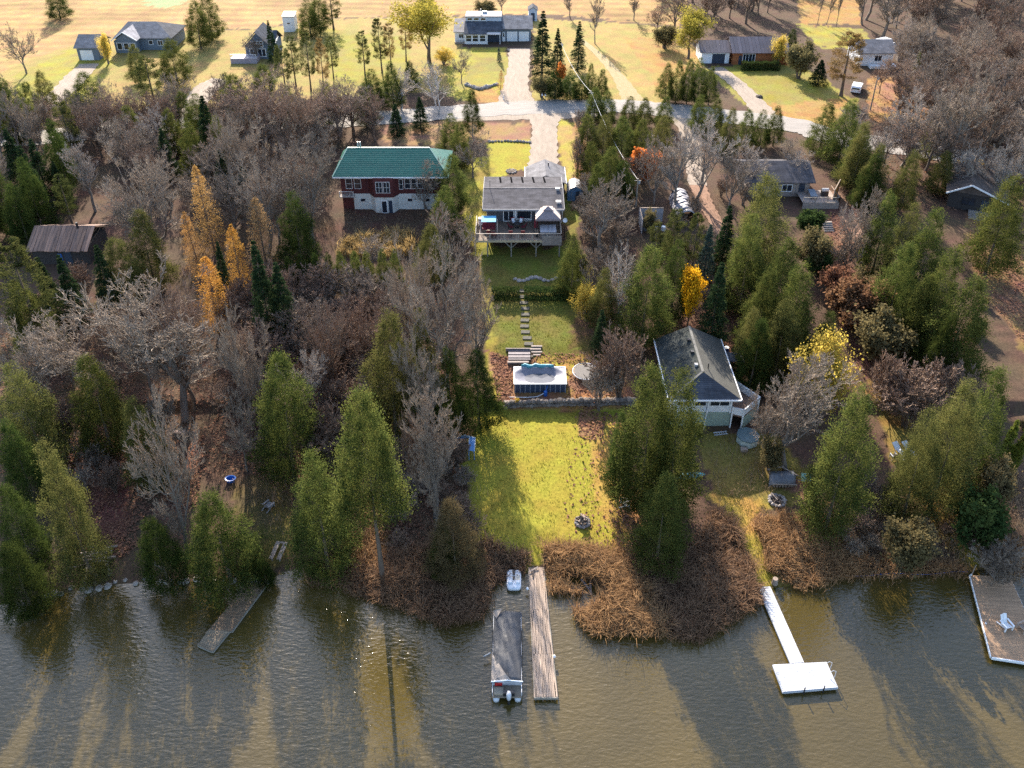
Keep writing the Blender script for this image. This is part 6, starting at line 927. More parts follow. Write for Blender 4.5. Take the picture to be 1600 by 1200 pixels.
# ruined white shed and silver tunnel shelter
a, b_ = P(1003, 366), P(1040, 366); T = thing('ruined_shed', 'roofless white shed with junk inside below the silver shelter', 'shed', (a + b_) / 2); H_ = 2.4
MB().box(a.x, b_.x, a.y + 3.4, a.y + 3.5, a.z - .2, a.z + H_).build('back_wall', surf('grimy_white', (.46, .46, .48), (.28, .27, .28), 1.2, .8), T); MB().box(a.x - .1, a.x, a.y, a.y + 3.5, a.z - .2, a.z + H_).build('side_wall', surf('grimy_white', (.46, .46, .48)), T); MB().beam((a.x - .1, a.y + 3.4, a.z + H_ + .06), (b_.x, a.y + 3.4, a.z + H_ + .06), .14).beam((a.x - .05, a.y, a.z + H_), (a.x - .05, a.y + 3.4, a.z + H_ + .05), .1).build('top_plate', log_pale, T)
for k in range(6): x = a.x + .5 + k * .55; y = a.y + 1 + (k * 7 % 5) * .4; MB().box(x - .25, x + .3, y - .25, y + .3, a.z, a.z + .4 + .17 * (k % 3)).rot((x, y, 0), k * .5).build('crate', plastic_w if k % 2 else slate_blue, T)
a = P(1073, 352); T = thing('tunnel_shelter', 'silver tarp tunnel shelter with open dark front among the pines', 'shelter', a); R_ = 1.55; N_ = 8
for k in range(N_):
    y0, y1 = a.y + k * .95, a.y + (k + 1) * .95 - .03; pr = []
    for t in range(11): an = math.pi * t / 10; pr.append((a.x + math.cos(an) * R_ * (1 + .03 * math.sin(k * 2 + t)), math.sin(an) * 2.35 * (1 + .03 * math.sin(k * 3 + t * 2)) + a.z - .05))
    m = MB(); vs = [(x, y0, z) for x, z in pr] + [(x, y1, z) for x, z in pr]; m.add(vs, [(i, i + 1, 12 + i, 11 + i) for i in range(10)]); o = m.build('cover_panel', silver, T, True); so = o.modifiers.new('thickness', 'SOLIDIFY'); so.thickness = .03
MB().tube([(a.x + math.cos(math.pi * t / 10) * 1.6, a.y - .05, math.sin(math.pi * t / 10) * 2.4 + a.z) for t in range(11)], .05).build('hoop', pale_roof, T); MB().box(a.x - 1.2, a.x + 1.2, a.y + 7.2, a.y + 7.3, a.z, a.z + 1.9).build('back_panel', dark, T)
# ------------------------------------------------------------------ poles, wires, mailboxes, stone rows
def pole(px, pyt, pyb, label):
    b_ = P(px, pyb); zt = zat(pyt, b_.y); X = xat(px, b_.y, zt); T = thing('utility_pole', label, 'utility pole', (X, b_.y, b_.z), 0, None); MB().tube([(X, b_.y, b_.z - .3), (X, b_.y, zt)], [.15, .1], 8).build('shaft', wood_post, T); MB().beam((X - .5, b_.y, zt - .35), (X + .5, b_.y, zt - .35), .1).build('crossarm', wood_post, T); MB().lathe((X + .25, b_.y - .05, zt - .9), [(.1, 0), (.14, .05), (.14, .45), (.1, .5)], 8).build('transformer', pale_roof, T); return Vector((X, b_.y, zt - .2))
t1 = pole(877, 66, 108, 'grey utility pole between the spruces by the road'); t2 = pole(924, 142, 186, 'short utility pole standing in the top of the roadside cedar clump'); t3 = pole(997, 279, 322, 'utility pole at the end of the white wire, right of the orange sumac'); t4 = pole(1372, 118, 172, 'pale leaning utility pole in front of the small white house')
wire_m = surf('wire_white', (.75, .73, .70), (.7, .68, .66), 3, .4)
for a, b_, lb in ((t1, t2, 'white overhead wire from the spruces to the roadside clump'), (t2, t3, 'white overhead wire crossing the cedar clump by the central drive')): tag(MB().tube([a.lerp(b_, s / 12) - Vector((0, 0, 1.1 * 4 * (s / 12) * (1 - s / 12))) for s in range(13)], .028, 5).build('overhead_wire', wire_m), lb, 'wire')
for k, px in enumerate((847, 852)):
    b_ = P(px, 157); T = thing('mailbox', ('left' if k == 0 else 'right') + ' one of two white mailboxes on posts at the road edge', 'mailbox', b_, 0); MB().beam(b_, b_ + Vector((0, 0, 1.05)), .09).build('post', wood_post, T); MB().slab([(b_.x - .13, b_.y - .25, b_.z + 1.05), (b_.x + .13, b_.y - .25, b_.z + 1.05), (b_.x + .13, b_.y - .25, b_.z + 1.22), (b_.x + .07, b_.y - .25, b_.z + 1.32), (b_.x - .07, b_.y - .25, b_.z + 1.32), (b_.x - .13, b_.y - .25, b_.z + 1.22)], (0, .5, 0)).build('box', plastic_w, T); MB().beam((b_.x + .15, b_.y, b_.z + 1.2), (b_.x + .15, b_.y, b_.z + 1.45), .04).build('flag', red_pl, T)
def stone_row(label, px, r0, r1, n, name='stone_row', cat='stone wall', rows=1, hz=.45, mat=None):
    c = [P(*p) for p in px]; T = thing(name, label, cat, c[len(c) // 2]); d = [0]
    for i in range(1, len(c)): d.append(d[-1] + (c[i] - c[i - 1]).length)
    for r in range(rows):
        for k in range(n):
            s = (k + .5 + .5 * (r % 2)) / n * d[-1]; i = max(j for j in range(len(d)) if d[j] <= s or j == 0); i = min(i, len(c) - 2); f = (s - d[i]) / (d[i + 1] - d[i]); p = c[i].lerp(c[i + 1], min(f, 1)); rock_mb(p + Vector((0, random.uniform(-.1, .1) + r * .1, .1 + r * hz)), random.uniform(r0, r1), .8).build('stone', mat or stone_m, T)
    return T
stone_row('row of dark field stones along the front of the white house lawn', [(728, 133), (750, 140), (778, 132)], .4, .65, 13); stone_row('short row of stones edging the bright back lawn', [(762, 222), (795, 221), (830, 223)], .25, .4, 14)
q = P(787, 156); T = thing('white_post', 'small white reflector post by the road under the orange columnar tree', 'post', q); MB().tube([q, q + Vector((0, 0, .9))], .09, 8).build('shaft', plastic_w, T); MB().tube([q + Vector((0, 0, .9)), q + Vector((0, 0, 1.0))], .1, 8).build('cap', black, T)
q = P(799, 268); T = thing('round_planter', 'round stone flower bed on the bright back lawn', 'planter', q)
for k in range(10): rock_mb(q + Vector((.75 * math.cos(k * .63), .75 * math.sin(k * .63), .06)), .22).build('stone', stone_m, T)
MB().lathe(q, [(.62, 0), (.6, .12), (.3, .2)], 12).build('soil', ashen, T)
# ------------------------------------------------------------------ terrace: wall, pool, trampoline, steps
T = stone_row('dry stone retaining wall between the pool terrace and the lower lawn', [(786, 637), (840, 634), (890, 633), (940, 632), (990, 632)], .28, .44, 30, 'retaining_wall', 'stone wall', 2, .42, surf('wall_stone', (.20, .165, .14), (.11, .09, .078), 2.5, .95, .6, var=.3))
for x0, x1 in ((-.9, 4.6), (6.2, 8.2)): MB().box(x0, x1, 63.95, 64.2, 1.95, 2.16).build('timber', grey_board, T)
q = P(846, 627); T = thing('yellow_shrub', 'small golden shrub at the left end of the retaining wall', 'shrub', P(808, 631)); ROOTM.pop(T.name)
for p_ in PROTO['yellow_bush'][0][0]: obj(p_[0], p_[1], T)
T.scale = (.2, .2, .2)
a = P(801, 613); PX0, PX1, PY0, PY1, pz = .25, 6.1, 65.75, 68.75, 2.05; T = thing('swimming_pool', 'rectangular above-ground pool with pale winter cover on the terrace', 'swimming pool', ((PX0 + PX1) / 2, 67.2, pz)); H_ = 1.15
for x0, x1, y0, y1 in ((PX0, PX1, PY0, PY0 + .06), (PX0, PX1, PY1 - .06, PY1), (PX0, PX0 + .06, PY0 + .06, PY1 - .06), (PX1 - .06, PX1, PY0 + .06, PY1 - .06)): MB().box(x0, x1, y0, y1, pz - .1, pz + H_).build('wall_panel', pool_blue, T)
for k in range(11): x = PX0 + .1 + (PX1 - PX0 - .2) * k / 10; MB().box(x - .04, x + .04, PY0 - .1, PY0 - .005, pz - .1, pz + H_ - .02).build('upright', surf('pool_upright', (.24, .26, .31), (.2, .22, .27), 3, .4), T)
MB().box(PX0 - .06, PX1 + .06, PY0 - .08, PY0 + .08, pz + H_, pz + H_ + .07).box(PX0 - .06, PX1 + .06, PY1 - .08, PY1 + .08, pz + H_, pz + H_ + .07).box(PX0 - .06, PX0 + .08, PY0 + .08, PY1 - .08, pz + H_, pz + H_ + .07).box(PX1 - .08, PX1 + .06, PY0 + .08, PY1 - .08, pz + H_, pz + H_ + .07).build('top_rail', surf('pool_rail', (.45, .47, .52), (.38, .40, .45), 3, .4), T)
N1, N2 = 36, 20; V = []; wat = []
for j in range(N2 + 1):
    for i in range(N1 + 1):
        u, v = i / N1 * 2 - 1, j / N2 * 2 - 1; d_ = (abs(u) ** 2.6 + abs(v) ** 2.6) ** (1 / 2.6); V.append((PX0 + .08 + (PX1 - PX0 - .16) * i / N1 - T.location.x, PY0 + .08 + (PY1 - PY0 - .16) * j / N2 - T.location.y, H_ + .02 - .62 * (1 - min(1, d_) ** 2.2) + .012 * random.uniform(-1, 1)))
obj('cover', mesh_np('cover', V, [(j * (N1 + 1) + i, j * (N1 + 1) + i + 1, (j + 1) * (N1 + 1) + i + 1, (j + 1) * (N1 + 1) + i) for j in range(N2) for i in range(N1)], cover_m, True), T)
MB().lathe((3.18, 67.2, pz + H_ - .41), [(1.9, 0), (1.9, .012)], 32, 1, .5).build('puddle', surf('puddle', (.10, .105, .12), (.075, .08, .095), 1, .12, spec=.6), T)
m = MB(); pts = [Vector((PX0 + .8 + k * .42, PY1 + .12 + .12 * math.sin(k * 2.1), pz + H_ + .12 + .08 * math.sin(k * 1.7))) for k in range(10)]; T2 = thing('rolled_cover', 'crumpled teal rolled sheet along the back edge of the pool', 'pool cover', pts[5]); m.tube(pts, [.1, .2, .24, .2, .25, .22, .25, .2, .22, .1], 9).build('roll', teal, T2, True)
q = Vector((3.75, 65.2, 2.02)); T = thing('pool_pump', 'blue pool pump with hoses in front of the pool wall', 'pump', q); MB().lathe(q, [(.22, 0), (.22, .55), (.15, .65)], 12).build('tank', blue_pl, T); MB().tube([q + Vector((0, 0, .6)), q + Vector((.15, .2, .9)), q + Vector((.2, .5, .95))], .05).build('hose', blue_pl, T); MB().tube([q + Vector((-.2, 0, .3)), q + Vector((-.9, -.35, .12)), q + Vector((-2.2, -.45, .1)), q + Vector((-4.1, -.4, .1))], .04).build('pipe', plastic_w, T)
q = P(915, 587); q.z = 2.06; T = thing('trampoline', 'round grey trampoline right of the covered pool', 'trampoline', q); MB().lathe(q + Vector((0, 0, .62)), [(1.28, 0), (1.28, .02)], 36).build('mat', tramp_m, T)
m = MB(); m.tube([q + Vector((1.52 * math.cos(6.2832 * k / 36), 1.52 * math.sin(6.2832 * k / 36), .64)) for k in range(37)], .05, 7, False).build('frame_ring', alu, T); m = MB()
for k in range(48): a_ = 6.2832 * k / 48; m.beam(q + Vector((1.27 * math.cos(a_), 1.27 * math.sin(a_), .635)), q + Vector((1.5 * math.cos(a_), 1.5 * math.sin(a_), .64)), .03)
m.build('springs', alu, T)
for k in range(6): a_ = 6.2832 * k / 6 + .3; MB().beam(q + Vector((1.5 * math.cos(a_), 1.5 * math.sin(a_), -.05)), q + Vector((1.5 * math.cos(a_), 1.5 * math.sin(a_), .62)), .06).build('leg', alu, T)
a, b_ = P(793, 557), P(822, 566); T = thing('lumber_pile', 'grey tarped stack of boards behind the left end of the pool', 'lumber', a)
for k in range(6): MB().box(a.x + .1, b_.x + .5, a.y - 1.0 + k * .32, a.y - .74 + k * .32, a.z + .02, a.z + .32 + .06 * (k % 2)).build('board', surf('mauve_board', (.16, .135, .145), (.11, .09, .10), 3, .7, var=.2), T)
MB().box(a.x, b_.x + .3, a.y - 1.5, a.y - 1.2, a.z, a.z + .28).build('pipe_board', grey_board, T)
a = P(790, 549); T = thing('plank_edging', 'dark plank edging at the foot of the terrace lawn', 'edging', a); MB().box(a.x, a.x + 2.9, a.y, a.y + .12, a.z - .1, a.z + .42).build('board', grey_board, T)
T = thing('stone_steps', 'stepping stones climbing the terrace lawn to the gap in the hedge', 'steps', P(822, 500))
for k in range(12):
    y = 556 - k * 9.2; p = P(826 - k * .9 + 2 * math.sin(k), y); MB().slab([(p.x - .55, p.y - .3, p.z - .05), (p.x + .5, p.y - .33, p.z - .05), (p.x + .56, p.y + .28, p.z - .05), (p.x - .5, p.y + .32, p.z - .05)], (0, 0, .15)).build('stone', concrete, T)
T = thing('wood_steps', 'low wooden steps at the foot of the terrace lawn', 'steps', P(835, 552))
for k in range(4): p = P(836 + 2 * (k % 2), 556 - k * 4); MB().box(p.x - .6, p.x + .7, p.y, p.y + .25, p.z, p.z + .1 + .05 * k).build('tread', grey_board, T)
T = thing('stone_edging', 'rough stone bank above the terrace hedge', 'stone wall', P(840, 438))
for k in range(16): p = P(805 + k * 6.5, 436 + 3 * math.sin(k)); rock_mb(p, random.uniform(.25, .42), .6).build('stone', stone_m, T)
# ------------------------------------------------------------------ docks
def dock(name, label, corners, z, n, mat, along=False, legs=(), warp=0.0, th=.06, frame=wood_post, gap=.015, jit=.006):
    """deck corners far-left, far-right, near-left, near-right in photo pixels; planks across or along"""
    fl, fr, nl, nr = [P(x, y, z) for x, y in corners]; T = thing(name, label, 'dock', ((fl + nr) / 2).to_tuple()[:2] + (0,))
    for k in range(n):
        t0, t1 = k / n, (k + 1) / n; e = (gap / 2) / max(.01, ((fr - fl).length if along else (nl - fl).length) / n)
        if along: u0, u1 = t0 + e / n, t1 - e / n; j0, j1 = random.uniform(-jit, jit) * 5, random.uniform(-jit, jit) * 5; q = [fl.lerp(fr, u0), fl.lerp(fr, u1), nl.lerp(nr, u1), nl.lerp(nr, u0)]; dv = (nl - fl).normalized(); q = [q[0] + dv * j0, q[1] + dv * j0, q[2] + dv * j1, q[3] + dv * j1]
        else: u0, u1 = t0 + e / n, t1 - e / n; j0, j1 = random.uniform(-jit, jit) * 4, random.uniform(-jit, jit) * 4; a0, a1, b0, b1 = fl.lerp(nl, u0), fl.lerp(nl, u1), fr.lerp(nr, u0), fr.lerp(nr, u1); dv = (fr - fl).normalized(); q = [a0 + dv * j0, b0 + dv * j1, b1 + dv * j1, a1 + dv * j0]
        w = Vector((0, 0, random.uniform(0, jit) + warp * random.uniform(0, 1))); MB().slab([p + w for p in q], (0, 0, -th)).build('plank', mat, T)
    d = Vector((0, 0, -th - .1))
    MB().beam(fl + d, nl + d, .1, .17).beam(fr + d, nr + d, .1, .17).build('stringer', frame, T); MB().beam(nl + d + (nr - nl).normalized() * .06, nr + d - (nr - nl).normalized() * .06, .06, .16).build('end_board', frame, T)
    for s, t in legs: p = fl.lerp(nl, t).lerp(fr.lerp(nr, t), s); MB().tube([p + Vector((0, 0, -1.7)), p + d * .9], .07, 8).build('pile', frame, T)
    return T, fl, fr, nl, nr
LG = [(s, t) for s in (.08, .92) for t in (.2, .45, .7, .95)]
# centre dock: long warped boards in three runs
T, fl, fr, nl, nr = dock('plank_dock', 'long weathered dock of lengthwise warped boards beside the covered pontoon boat', [(826, 886), (849, 886), (835, 1089), (871, 1089)], .42, 1, dock_wood, True, LG)
for o in [c for c in T.children if c.name.startswith('plank')]: bpy.data.objects.remove(o)
nb = 13
for r, (t0, t1) in enumerate(((0, .36), (.36, .7), (.7, 1.0))):
    for k in range(nb):
        u0, u1 = k / nb + .006, (k + 1) / nb - .006; n_ = 7; V = []; ph = random.uniform(0, 6); am = .05 if k in (0, 1, nb - 1) else .018
        for i in range(n_):
            t = t0 + (t1 - t0) * (.002 + .996 * i / (n_ - 1)); w = am * math.sin(ph + i * 1.1) / 2.0
            for u, dz_ in ((u0, 0), (u1, 0)): p = fl.lerp(nl, t).lerp(fr.lerp(nr, t), u + w * (1 if k not in (0,) else 1)); V.append((p.x, p.y, p.z + .02 * math.sin(ph + i) + .006 * r))
        top = V; bot = [(x, y, z - .05) for x, y, z in V]; N_ = len(V); F = [(2 * i, 2 * i + 1, 2 * i + 3, 2 * i + 2) for i in range(n_ - 1)] + [(N_ + 2 * i + 2, N_ + 2 * i + 3, N_ + 2 * i + 1, N_ + 2 * i) for i in range(n_ - 1)] + [(2 * i + 1, N_ + 2 * i + 1, N_ + 2 * i + 3, 2 * i + 3) for i in range(n_ - 1)] + [(2 * i + 2, N_ + 2 * i + 2, N_ + 2 * i, 2 * i) for i in range(n_ - 1)] + [(0, N_, N_ + 1, 1), (N_ - 2, N_ - 1, 2 * N_ - 1, 2 * N_ - 2)]
        MB().add(top + bot, F).build('plank', dock_wood, T)
MB().beam(nl + Vector((-.02, -.05, -.12)), nr + Vector((.02, -.05, -.12)), .07, .24).build('end_board', wood_post, T)
def cleat(px, py, label):
    p = P(px, py, .47); c = thing('dock_float', label, 'buoy', p); MB().lathe(p, [(.03, 0), (.1, .03), (.12, .12), (.09, .22), (.02, .26)], 10).build('float', plastic_w, c); MB().tube([p + Vector((0, 0, .02)), p + Vector((.15, .05, -.02))], .02).build('cord', plastic_w, c)
cleat(824, 921, 'white float tied to the left edge of the lengthwise board dock'); cleat(866, 1027, 'white float hanging on the right edge of the lengthwise board dock')
p = P(834, 893, .48); T = thing('loose_boards', 'broken boards lying at the landward end of the lengthwise board dock', 'boards', p); MB().beam(p + Vector((-.5, -.15, .06)), p + Vector((.4, .45, .08)), .12, .04).build('board', grey_board, T); MB().beam(p + Vector((-.1, -.6, .05)), p + Vector((-.05, .6, .05)), .14, .04).build('board', ashen, T)
# old sloping dock on the left in two sections
fl0, fr0, nl0, nr0 = (388, 911), (415, 914), (332, 983), (364, 986)
dock('old_dock', 'old brown dock of crosswise boards slanting out from the left shore, landward section', [fl0, fr0, (326, 984), (362, 986)], .32, 30, dock_old, False, LG, .012, jit=.012); dock('old_dock', 'tilted outer section of the old brown dock at the left', [(327, 982), (359, 985), (309, 1008), (332, 1018)], .30, 13, surf('old_dock_outer', (.30, .22, .14), (.19, .14, .095), 3, .9, .5, stretch=(.4, 5, 1), var=.15), False, [(.1, .9), (.9, .9)], .012, jit=.012)
# white T dock
T, a, b_, c, d_ = dock('white_dock', 'white aluminium T-shaped dock, its long narrow walkway to the shore', [(1185, 917), (1203, 916), (1236, 1036), (1256, 1035)], .45, 34, alu, False, LG, 0, .05, alu, .03, .002); T2, a, b_, c, d_ = dock('white_platform', 'wide white end platform of the T-shaped dock', [(1208, 1038), (1291, 1034), (1224, 1081), (1309, 1074)], .47, 16, alu, False, [(s, t) for s in (.05, .95) for t in (.1, .9)], 0, .05, alu, .03, .002)
for s in (.38, .74): p = c.lerp(d_, s); MB().tube([p + Vector((0, -.06, -.6)), p + Vector((0, -.06, .42))], .05, 8).build('bumper_post', black, T2)
for s in (.25, .6): p = b_.lerp(d_, s) + Vector((.12, 0, 0)); MB().tube([p + Vector((0, 0, -.5)), p + Vector((0, 0, .7)), p + Vector((-.25, 0, .85)), p + Vector((-.5, 0, .55))], .025, 6).build('ladder_rail', alu, T2)
p = P(1211, 908, .5); T = thing('stump', 'pale cut stump beside the landward end of the white dock', 'stump', p); MB().lathe(p + Vector((0, 0, -.3)), [(.3, 0), (.26, .3), (.24, .62), (.22, .64)], 11).build('wood', log_pale, T)
# wide red-brown dock at the right edge
T, a, b_, c, d_ = dock('wide_dock', 'wide red-brown plank dock with white edge boards at the right edge', [(1516, 899), (1578, 900), (1549, 1026), (1640, 1040)], .5, 62, dock_red, False, LG, .004, .05, white); MB().beam(a + Vector((-.06, 0, -.05)), c + Vector((-.06, 0, -.05)), .07, .2).beam(c + Vector((0, -.09, -.08)), d_ + Vector((0, -.09, -.08)), .08, .26).build('edge_board', trimw, T)
for (px, py, lb) in ((1517, 899, 'thin mooring pole at the landward corner of the wide dock'), (1540, 975, 'thin mooring pole on the left side of the wide dock')): p = P(px, py, .5); T = thing('mooring_pole', lb, 'pole', p); MB().tube([p + Vector((0, 0, -1)), p + Vector((.18, .1, 1.3))], .045, 7).build('shaft', log_pale, T); MB().tube([p + Vector((.02, .02, .02)), p + Vector((.03, .03, .12))], .08, 8).build('collar', white, T)
def adirondack(px, py, z, rz, label, mat, group=None):
    p = P(px, py, z); t = thing('garden_chair', label, 'chair', p, rz, group); I = ROOTM.pop(t.name)
    for k in range(5): MB().slab([(-.28, -.32 + k * .13, .4 - k * .03), (.28, -.32 + k * .13, .4 - k * .03), (.28, -.21 + k * .13, .375 - k * .03), (-.28, -.21 + k * .13, .375 - k * .03)], (0, 0, .03)).build('seat_slat', mat, t)
    for k in range(5): x = -.29 + k * .12; MB().slab([(x, .26, .28), (x + .105, .26, .28), (x + .105, .62, 1.0 + .05 * (2 - abs(k - 2))), (x, .62, 1.0 + .05 * (2 - abs(k - 2)))], (0, .03, 0)).build('back_slat', mat, t)
    for s in (-1, 1): MB().box(s * .36 - .07, s * .36 + .07, -.38, .42, .56, .6).build('armrest', mat, t); MB().beam((s * .36, -.33, 0), (s * .36, -.33, .56), .09).build('leg', mat, t); MB().beam((s * .32, -.3, .36), (s * .32, .7, .02), .1, .05).build('leg', mat, t)
    ROOTM[t.name] = I; return t
adirondack(1571, 981, .5, .25, 'white slatted chair standing on the wide red-brown dock', plastic_w); adirondack(1598, 984, .5, -1.2, 'pale wooden chair at the right edge of the wide red-brown dock', log_pale)
tag(MB().tube([P(1320 + 12.8 * k, 899 - .3 * k + 1.5 * math.sin(k * .8), .12) for k in range(16)], .03, 5).build('mooring_rope', blue_pl), 'thin blue rope stretched over the water to the wide dock', 'rope')
# ------------------------------------------------------------------ boats
def at(px, py, z): return P(px, py, z)
a, b_ = P(771, 948, .9), P(808, 948, .9); c, d_ = P(769, 1091, .5), P(815, 1088, .5); xl, xr = (a.x + c.x) / 2 - .0, (b_.x + d_.x) / 2; yb, ys = P(790, 1090, .5).y, P(790, 950, 1.0).y; xl, xr = P(770, 1020, .7).x, P(815, 1020, .7).x
T = thing('pontoon_boat', 'pontoon boat under a creased grey tarpaulin with open stern and outboard motor', 'boat', ((xl + xr) / 2, (yb + ys) / 2, 0)); xm = (xl + xr) / 2; Wb = xr - xl
for s in (-1, 1): MB().tube([(xm + s * Wb * .36, yb - .1, .18), (xm + s * Wb * .36, yb + .3, .2), (xm + s * Wb * .36, ys - .9, .2), (xm + s * Wb * .36, ys - .3, .28), (xm + s * Wb * .36, ys, .42)], [.2, .33, .33, .24, .03], 14).build('pontoon', alu, T, True)
MB().box(xl, xr, yb, ys - .5, .44, .56).build('deck', surf('boat_floor', (.24, .19, .14), (.17, .135, .10), 2, .8), T)
yc = P(790, 1062, 1.25).y
for x0, x1, y0, y1 in ((xl, xl + .04, yc - .05, ys - .5), (xr - .04, xr, yc - .05, ys - .5), (xl + .04, xr - .04, ys - .55, ys - .5), (xl + .04, xr - .04, yc - .05, yc)): MB().box(x0, x1, y0, y1, .6, 1.1).build('fence_panel', alu, T)
for x0 in (xl + .03, xr - .03): MB().beam((x0, yb + .1, 1.0), (x0, yc, 1.0), .05).beam((x0, yb + .1, .56), (x0, yb + .1, 1.0), .05).build('stern_rail', alu, T)
V = []; N1, N2 = 18, 44
for j in range(N2 + 1):
    for i in range(N1 + 1):
        u, v = i / N1, j / N2; x = xl - .07 + (Wb + .14) * u; y = yc - .12 + (ys - .32 - yc) * v; e = min(u, 1 - u) * 2; r = 1.14 + .42 * (1 - abs(u * 2 - 1) ** 2.2) * (.55 + .45 * math.sin(math.pi * min(1, v * 1.15))) - .1 * math.exp(-((u - .28 - .22 * (1 - v)) / .07) ** 2) * (v > .08) + .07 * math.sin(u * 11 + v * 7) * e + .05 * math.sin(v * 19 + u * 8) * e + .02 * random.uniform(-1, 1) * e
        if u < .001 or u > .999: r -= .22 + .12 * math.sin(v * 17)
        if v < .001 or v > .999: r -= .16 + .08 * math.sin(u * 11)
        V.append((x - T.location.x, y - T.location.y, r))
F = [(j * (N1 + 1) + i, j * (N1 + 1) + i + 1, (j + 1) * (N1 + 1) + i + 1, (j + 1) * (N1 + 1) + i) for j in range(N2) for i in range(N1)]
me = mesh_np('tarpaulin', V, F, surf('boat_cover', (.085, .085, .09), (.05, .05, .054), 1.1, .6, .5, bscale=2.5, spec=.3), True); o = obj('tarpaulin', me, T); so = o.modifiers.new('thickness', 'SOLIDIFY'); so.thickness = .02
z_ = lambda u: 1.16 + .42 * (1 - abs(u * 2 - 1) ** 2.2) * .62
MB().slab([(xl - .06, yc + 2.35, 1.2), (xl - .06, yc - .1, 1.17), (xl + Wb * .62, yc - .14, z_(.62) + .05), (xl + Wb * .45, yc + .3, z_(.45) + .1)], (0, 0, .03)).build('tarpaulin_flap', surf('boat_cover_inside', (.30, .25, .21), (.24, .20, .17), 1.2, .7), T); MB().slab([(xl - .05, ys - .6, 1.12), (xl + .1, ys - .45, 1.3), (xl + .75, ys - .42, 1.45), (xl + .25, ys - 1.3, 1.3)], (0, 0, .03)).build('tarpaulin_flap', surf('boat_cover_inside', (.30, .25, .21)), T)
MB().tube([(xl - .08, yc - .14, 1.2), (xm, yc - .16, 1.42), (xr + .08, yc - .14, 1.2)], .05, 8).build('cover_hem', plastic_w, T)
q = Vector((xl + .5, yb + 1.15, .56)); MB().box(q.x - .3, q.x + .3, q.y - .25, q.y + .3, .56, .95).build('seat_box', red_pl, T, bevel=.05); MB().box(xl + .15, xl + .9, yb + .15, yb + .75, .57, .72).build('battery_box', surf('tan_case', (.36, .30, .22), (.28, .23, .17), 2, .7), T)
q = Vector((xm + .15, yb - .15, .55)); mo = MB().lathe(q + Vector((0, .0, .15)), [(.16, 0), (.24, .08), (.25, .4), (.2, .58), (.08, .66)], 14, .8, 1.25).build('outboard_motor', surf('motor_cowl', (.55, .56, .58), (.46, .47, .49), 2, .35), T, True); MB().box(q.x - .1, q.x + .1, q.y - .12, q.y + .12, -.5, q.z + .16).build('motor_leg', black, mo); MB().box(q.x - .45, q.x + .45, q.y + .22, q.y + .5, .3, .95).build('transom', black, T)
MB().tube([(xl - .15, yc + 2.7, .75), (xl - .75, yc + 2.45, .6)], .06, 7).build('oar_handle', pale_roof, T)
q = P(803, 906, .3); T = thing('paddle_boat', 'small white two-seat paddle boat floating at the reeds left of the dock', 'paddle boat', (q.x, q.y, 0)); xw, yl = .66, 1.05; prof = []
pts = []; n_ = 24
for k in range(n_): an = 6.2832 * k / n_; cx_, sy_ = math.cos(an), math.sin(an); pts.append((math.copysign(abs(cx_) ** .35, cx_) * xw, math.copysign(abs(sy_) ** .4, sy_) * yl))
vs = []
for sc, z in ((.82, -.12), (.96, .1), (1.0, .3), (.97, .42), (.86, .46)): vs += [(q.x + x * sc, q.y + y * (sc if sc < .9 else sc), z) for x, y in pts]
MB().add(vs, [(i * n_ + k, i * n_ + (k + 1) % n_, (i + 1) * n_ + (k + 1) % n_, (i + 1) * n_ + k) for i in range(4) for k in range(n_)] + [list(range(n_))[::-1], list(range(4 * n_, 5 * n_))]).build('hull', plastic_w, T, True)
MB().box(q.x - .12, q.x + .12, q.y + .35, q.y + .98, .462, .5).build('centre_hatch', black, T); MB().box(q.x - .11, q.x + .11, q.y - .12, q.y + .28, .462, .49).build('pedal_well', black, T); MB().tube([(q.x, q.y, .5), (q.x, q.y - .25, .62)], .03, 6).build('tiller', black, T)
for s in (-1, 1): MB().slab([(q.x + s * .16, q.y - .55, .465), (q.x + s * .54, q.y - .55, .465), (q.x + s * .54, q.y - .3, .465), (q.x + s * .16, q.y - .3, .465)], (0, 0, .2)).build('seat_back', plastic_w, T, bevel=.04); MB().box(q.x + s * .35 - .19, q.x + s * .35 + .19, q.y - .3, q.y + .35, .463, .5).build('seat', surf('seat_tan', (.55, .50, .42), (.45, .41, .35), 2, .5) if s > 0 else plastic_w, T)
MB().slab([(q.x - .07, q.y - .98, .47), (q.x + .07, q.y - .98, .47), (q.x + .05, q.y - .5, .47), (q.x - .05, q.y - .5, .47)], (0, 0, .08)).build('rudder_cover', surf('pale_blue_plastic', (.55, .62, .72), (.48, .55, .65), 2, .4), T)
p = P(772, 893, .1); tag(MB().tube([P(772, 893, .6), P(771, 920, .2), P(774, 948, 1.0)], .025, 5).build('mooring_line', black), 'dark mooring line from the reeds to the bow of the pontoon boat', 'rope')
# boards in the reed pool
for (x0, y0, x1, y1, lb) in ((908, 905, 922, 922, 'dark board floating in the little reed pool'), (922, 905, 923, 930, 'pale board floating in the little reed pool')): p0, p1 = P(x0, y0, .06), P(x1, y1, .06); T = thing('driftwood_board', lb, 'board', p0); MB().beam(p0, p1, .18, .07).build('board', grey_board if x0 < 915 else log_pale, T)
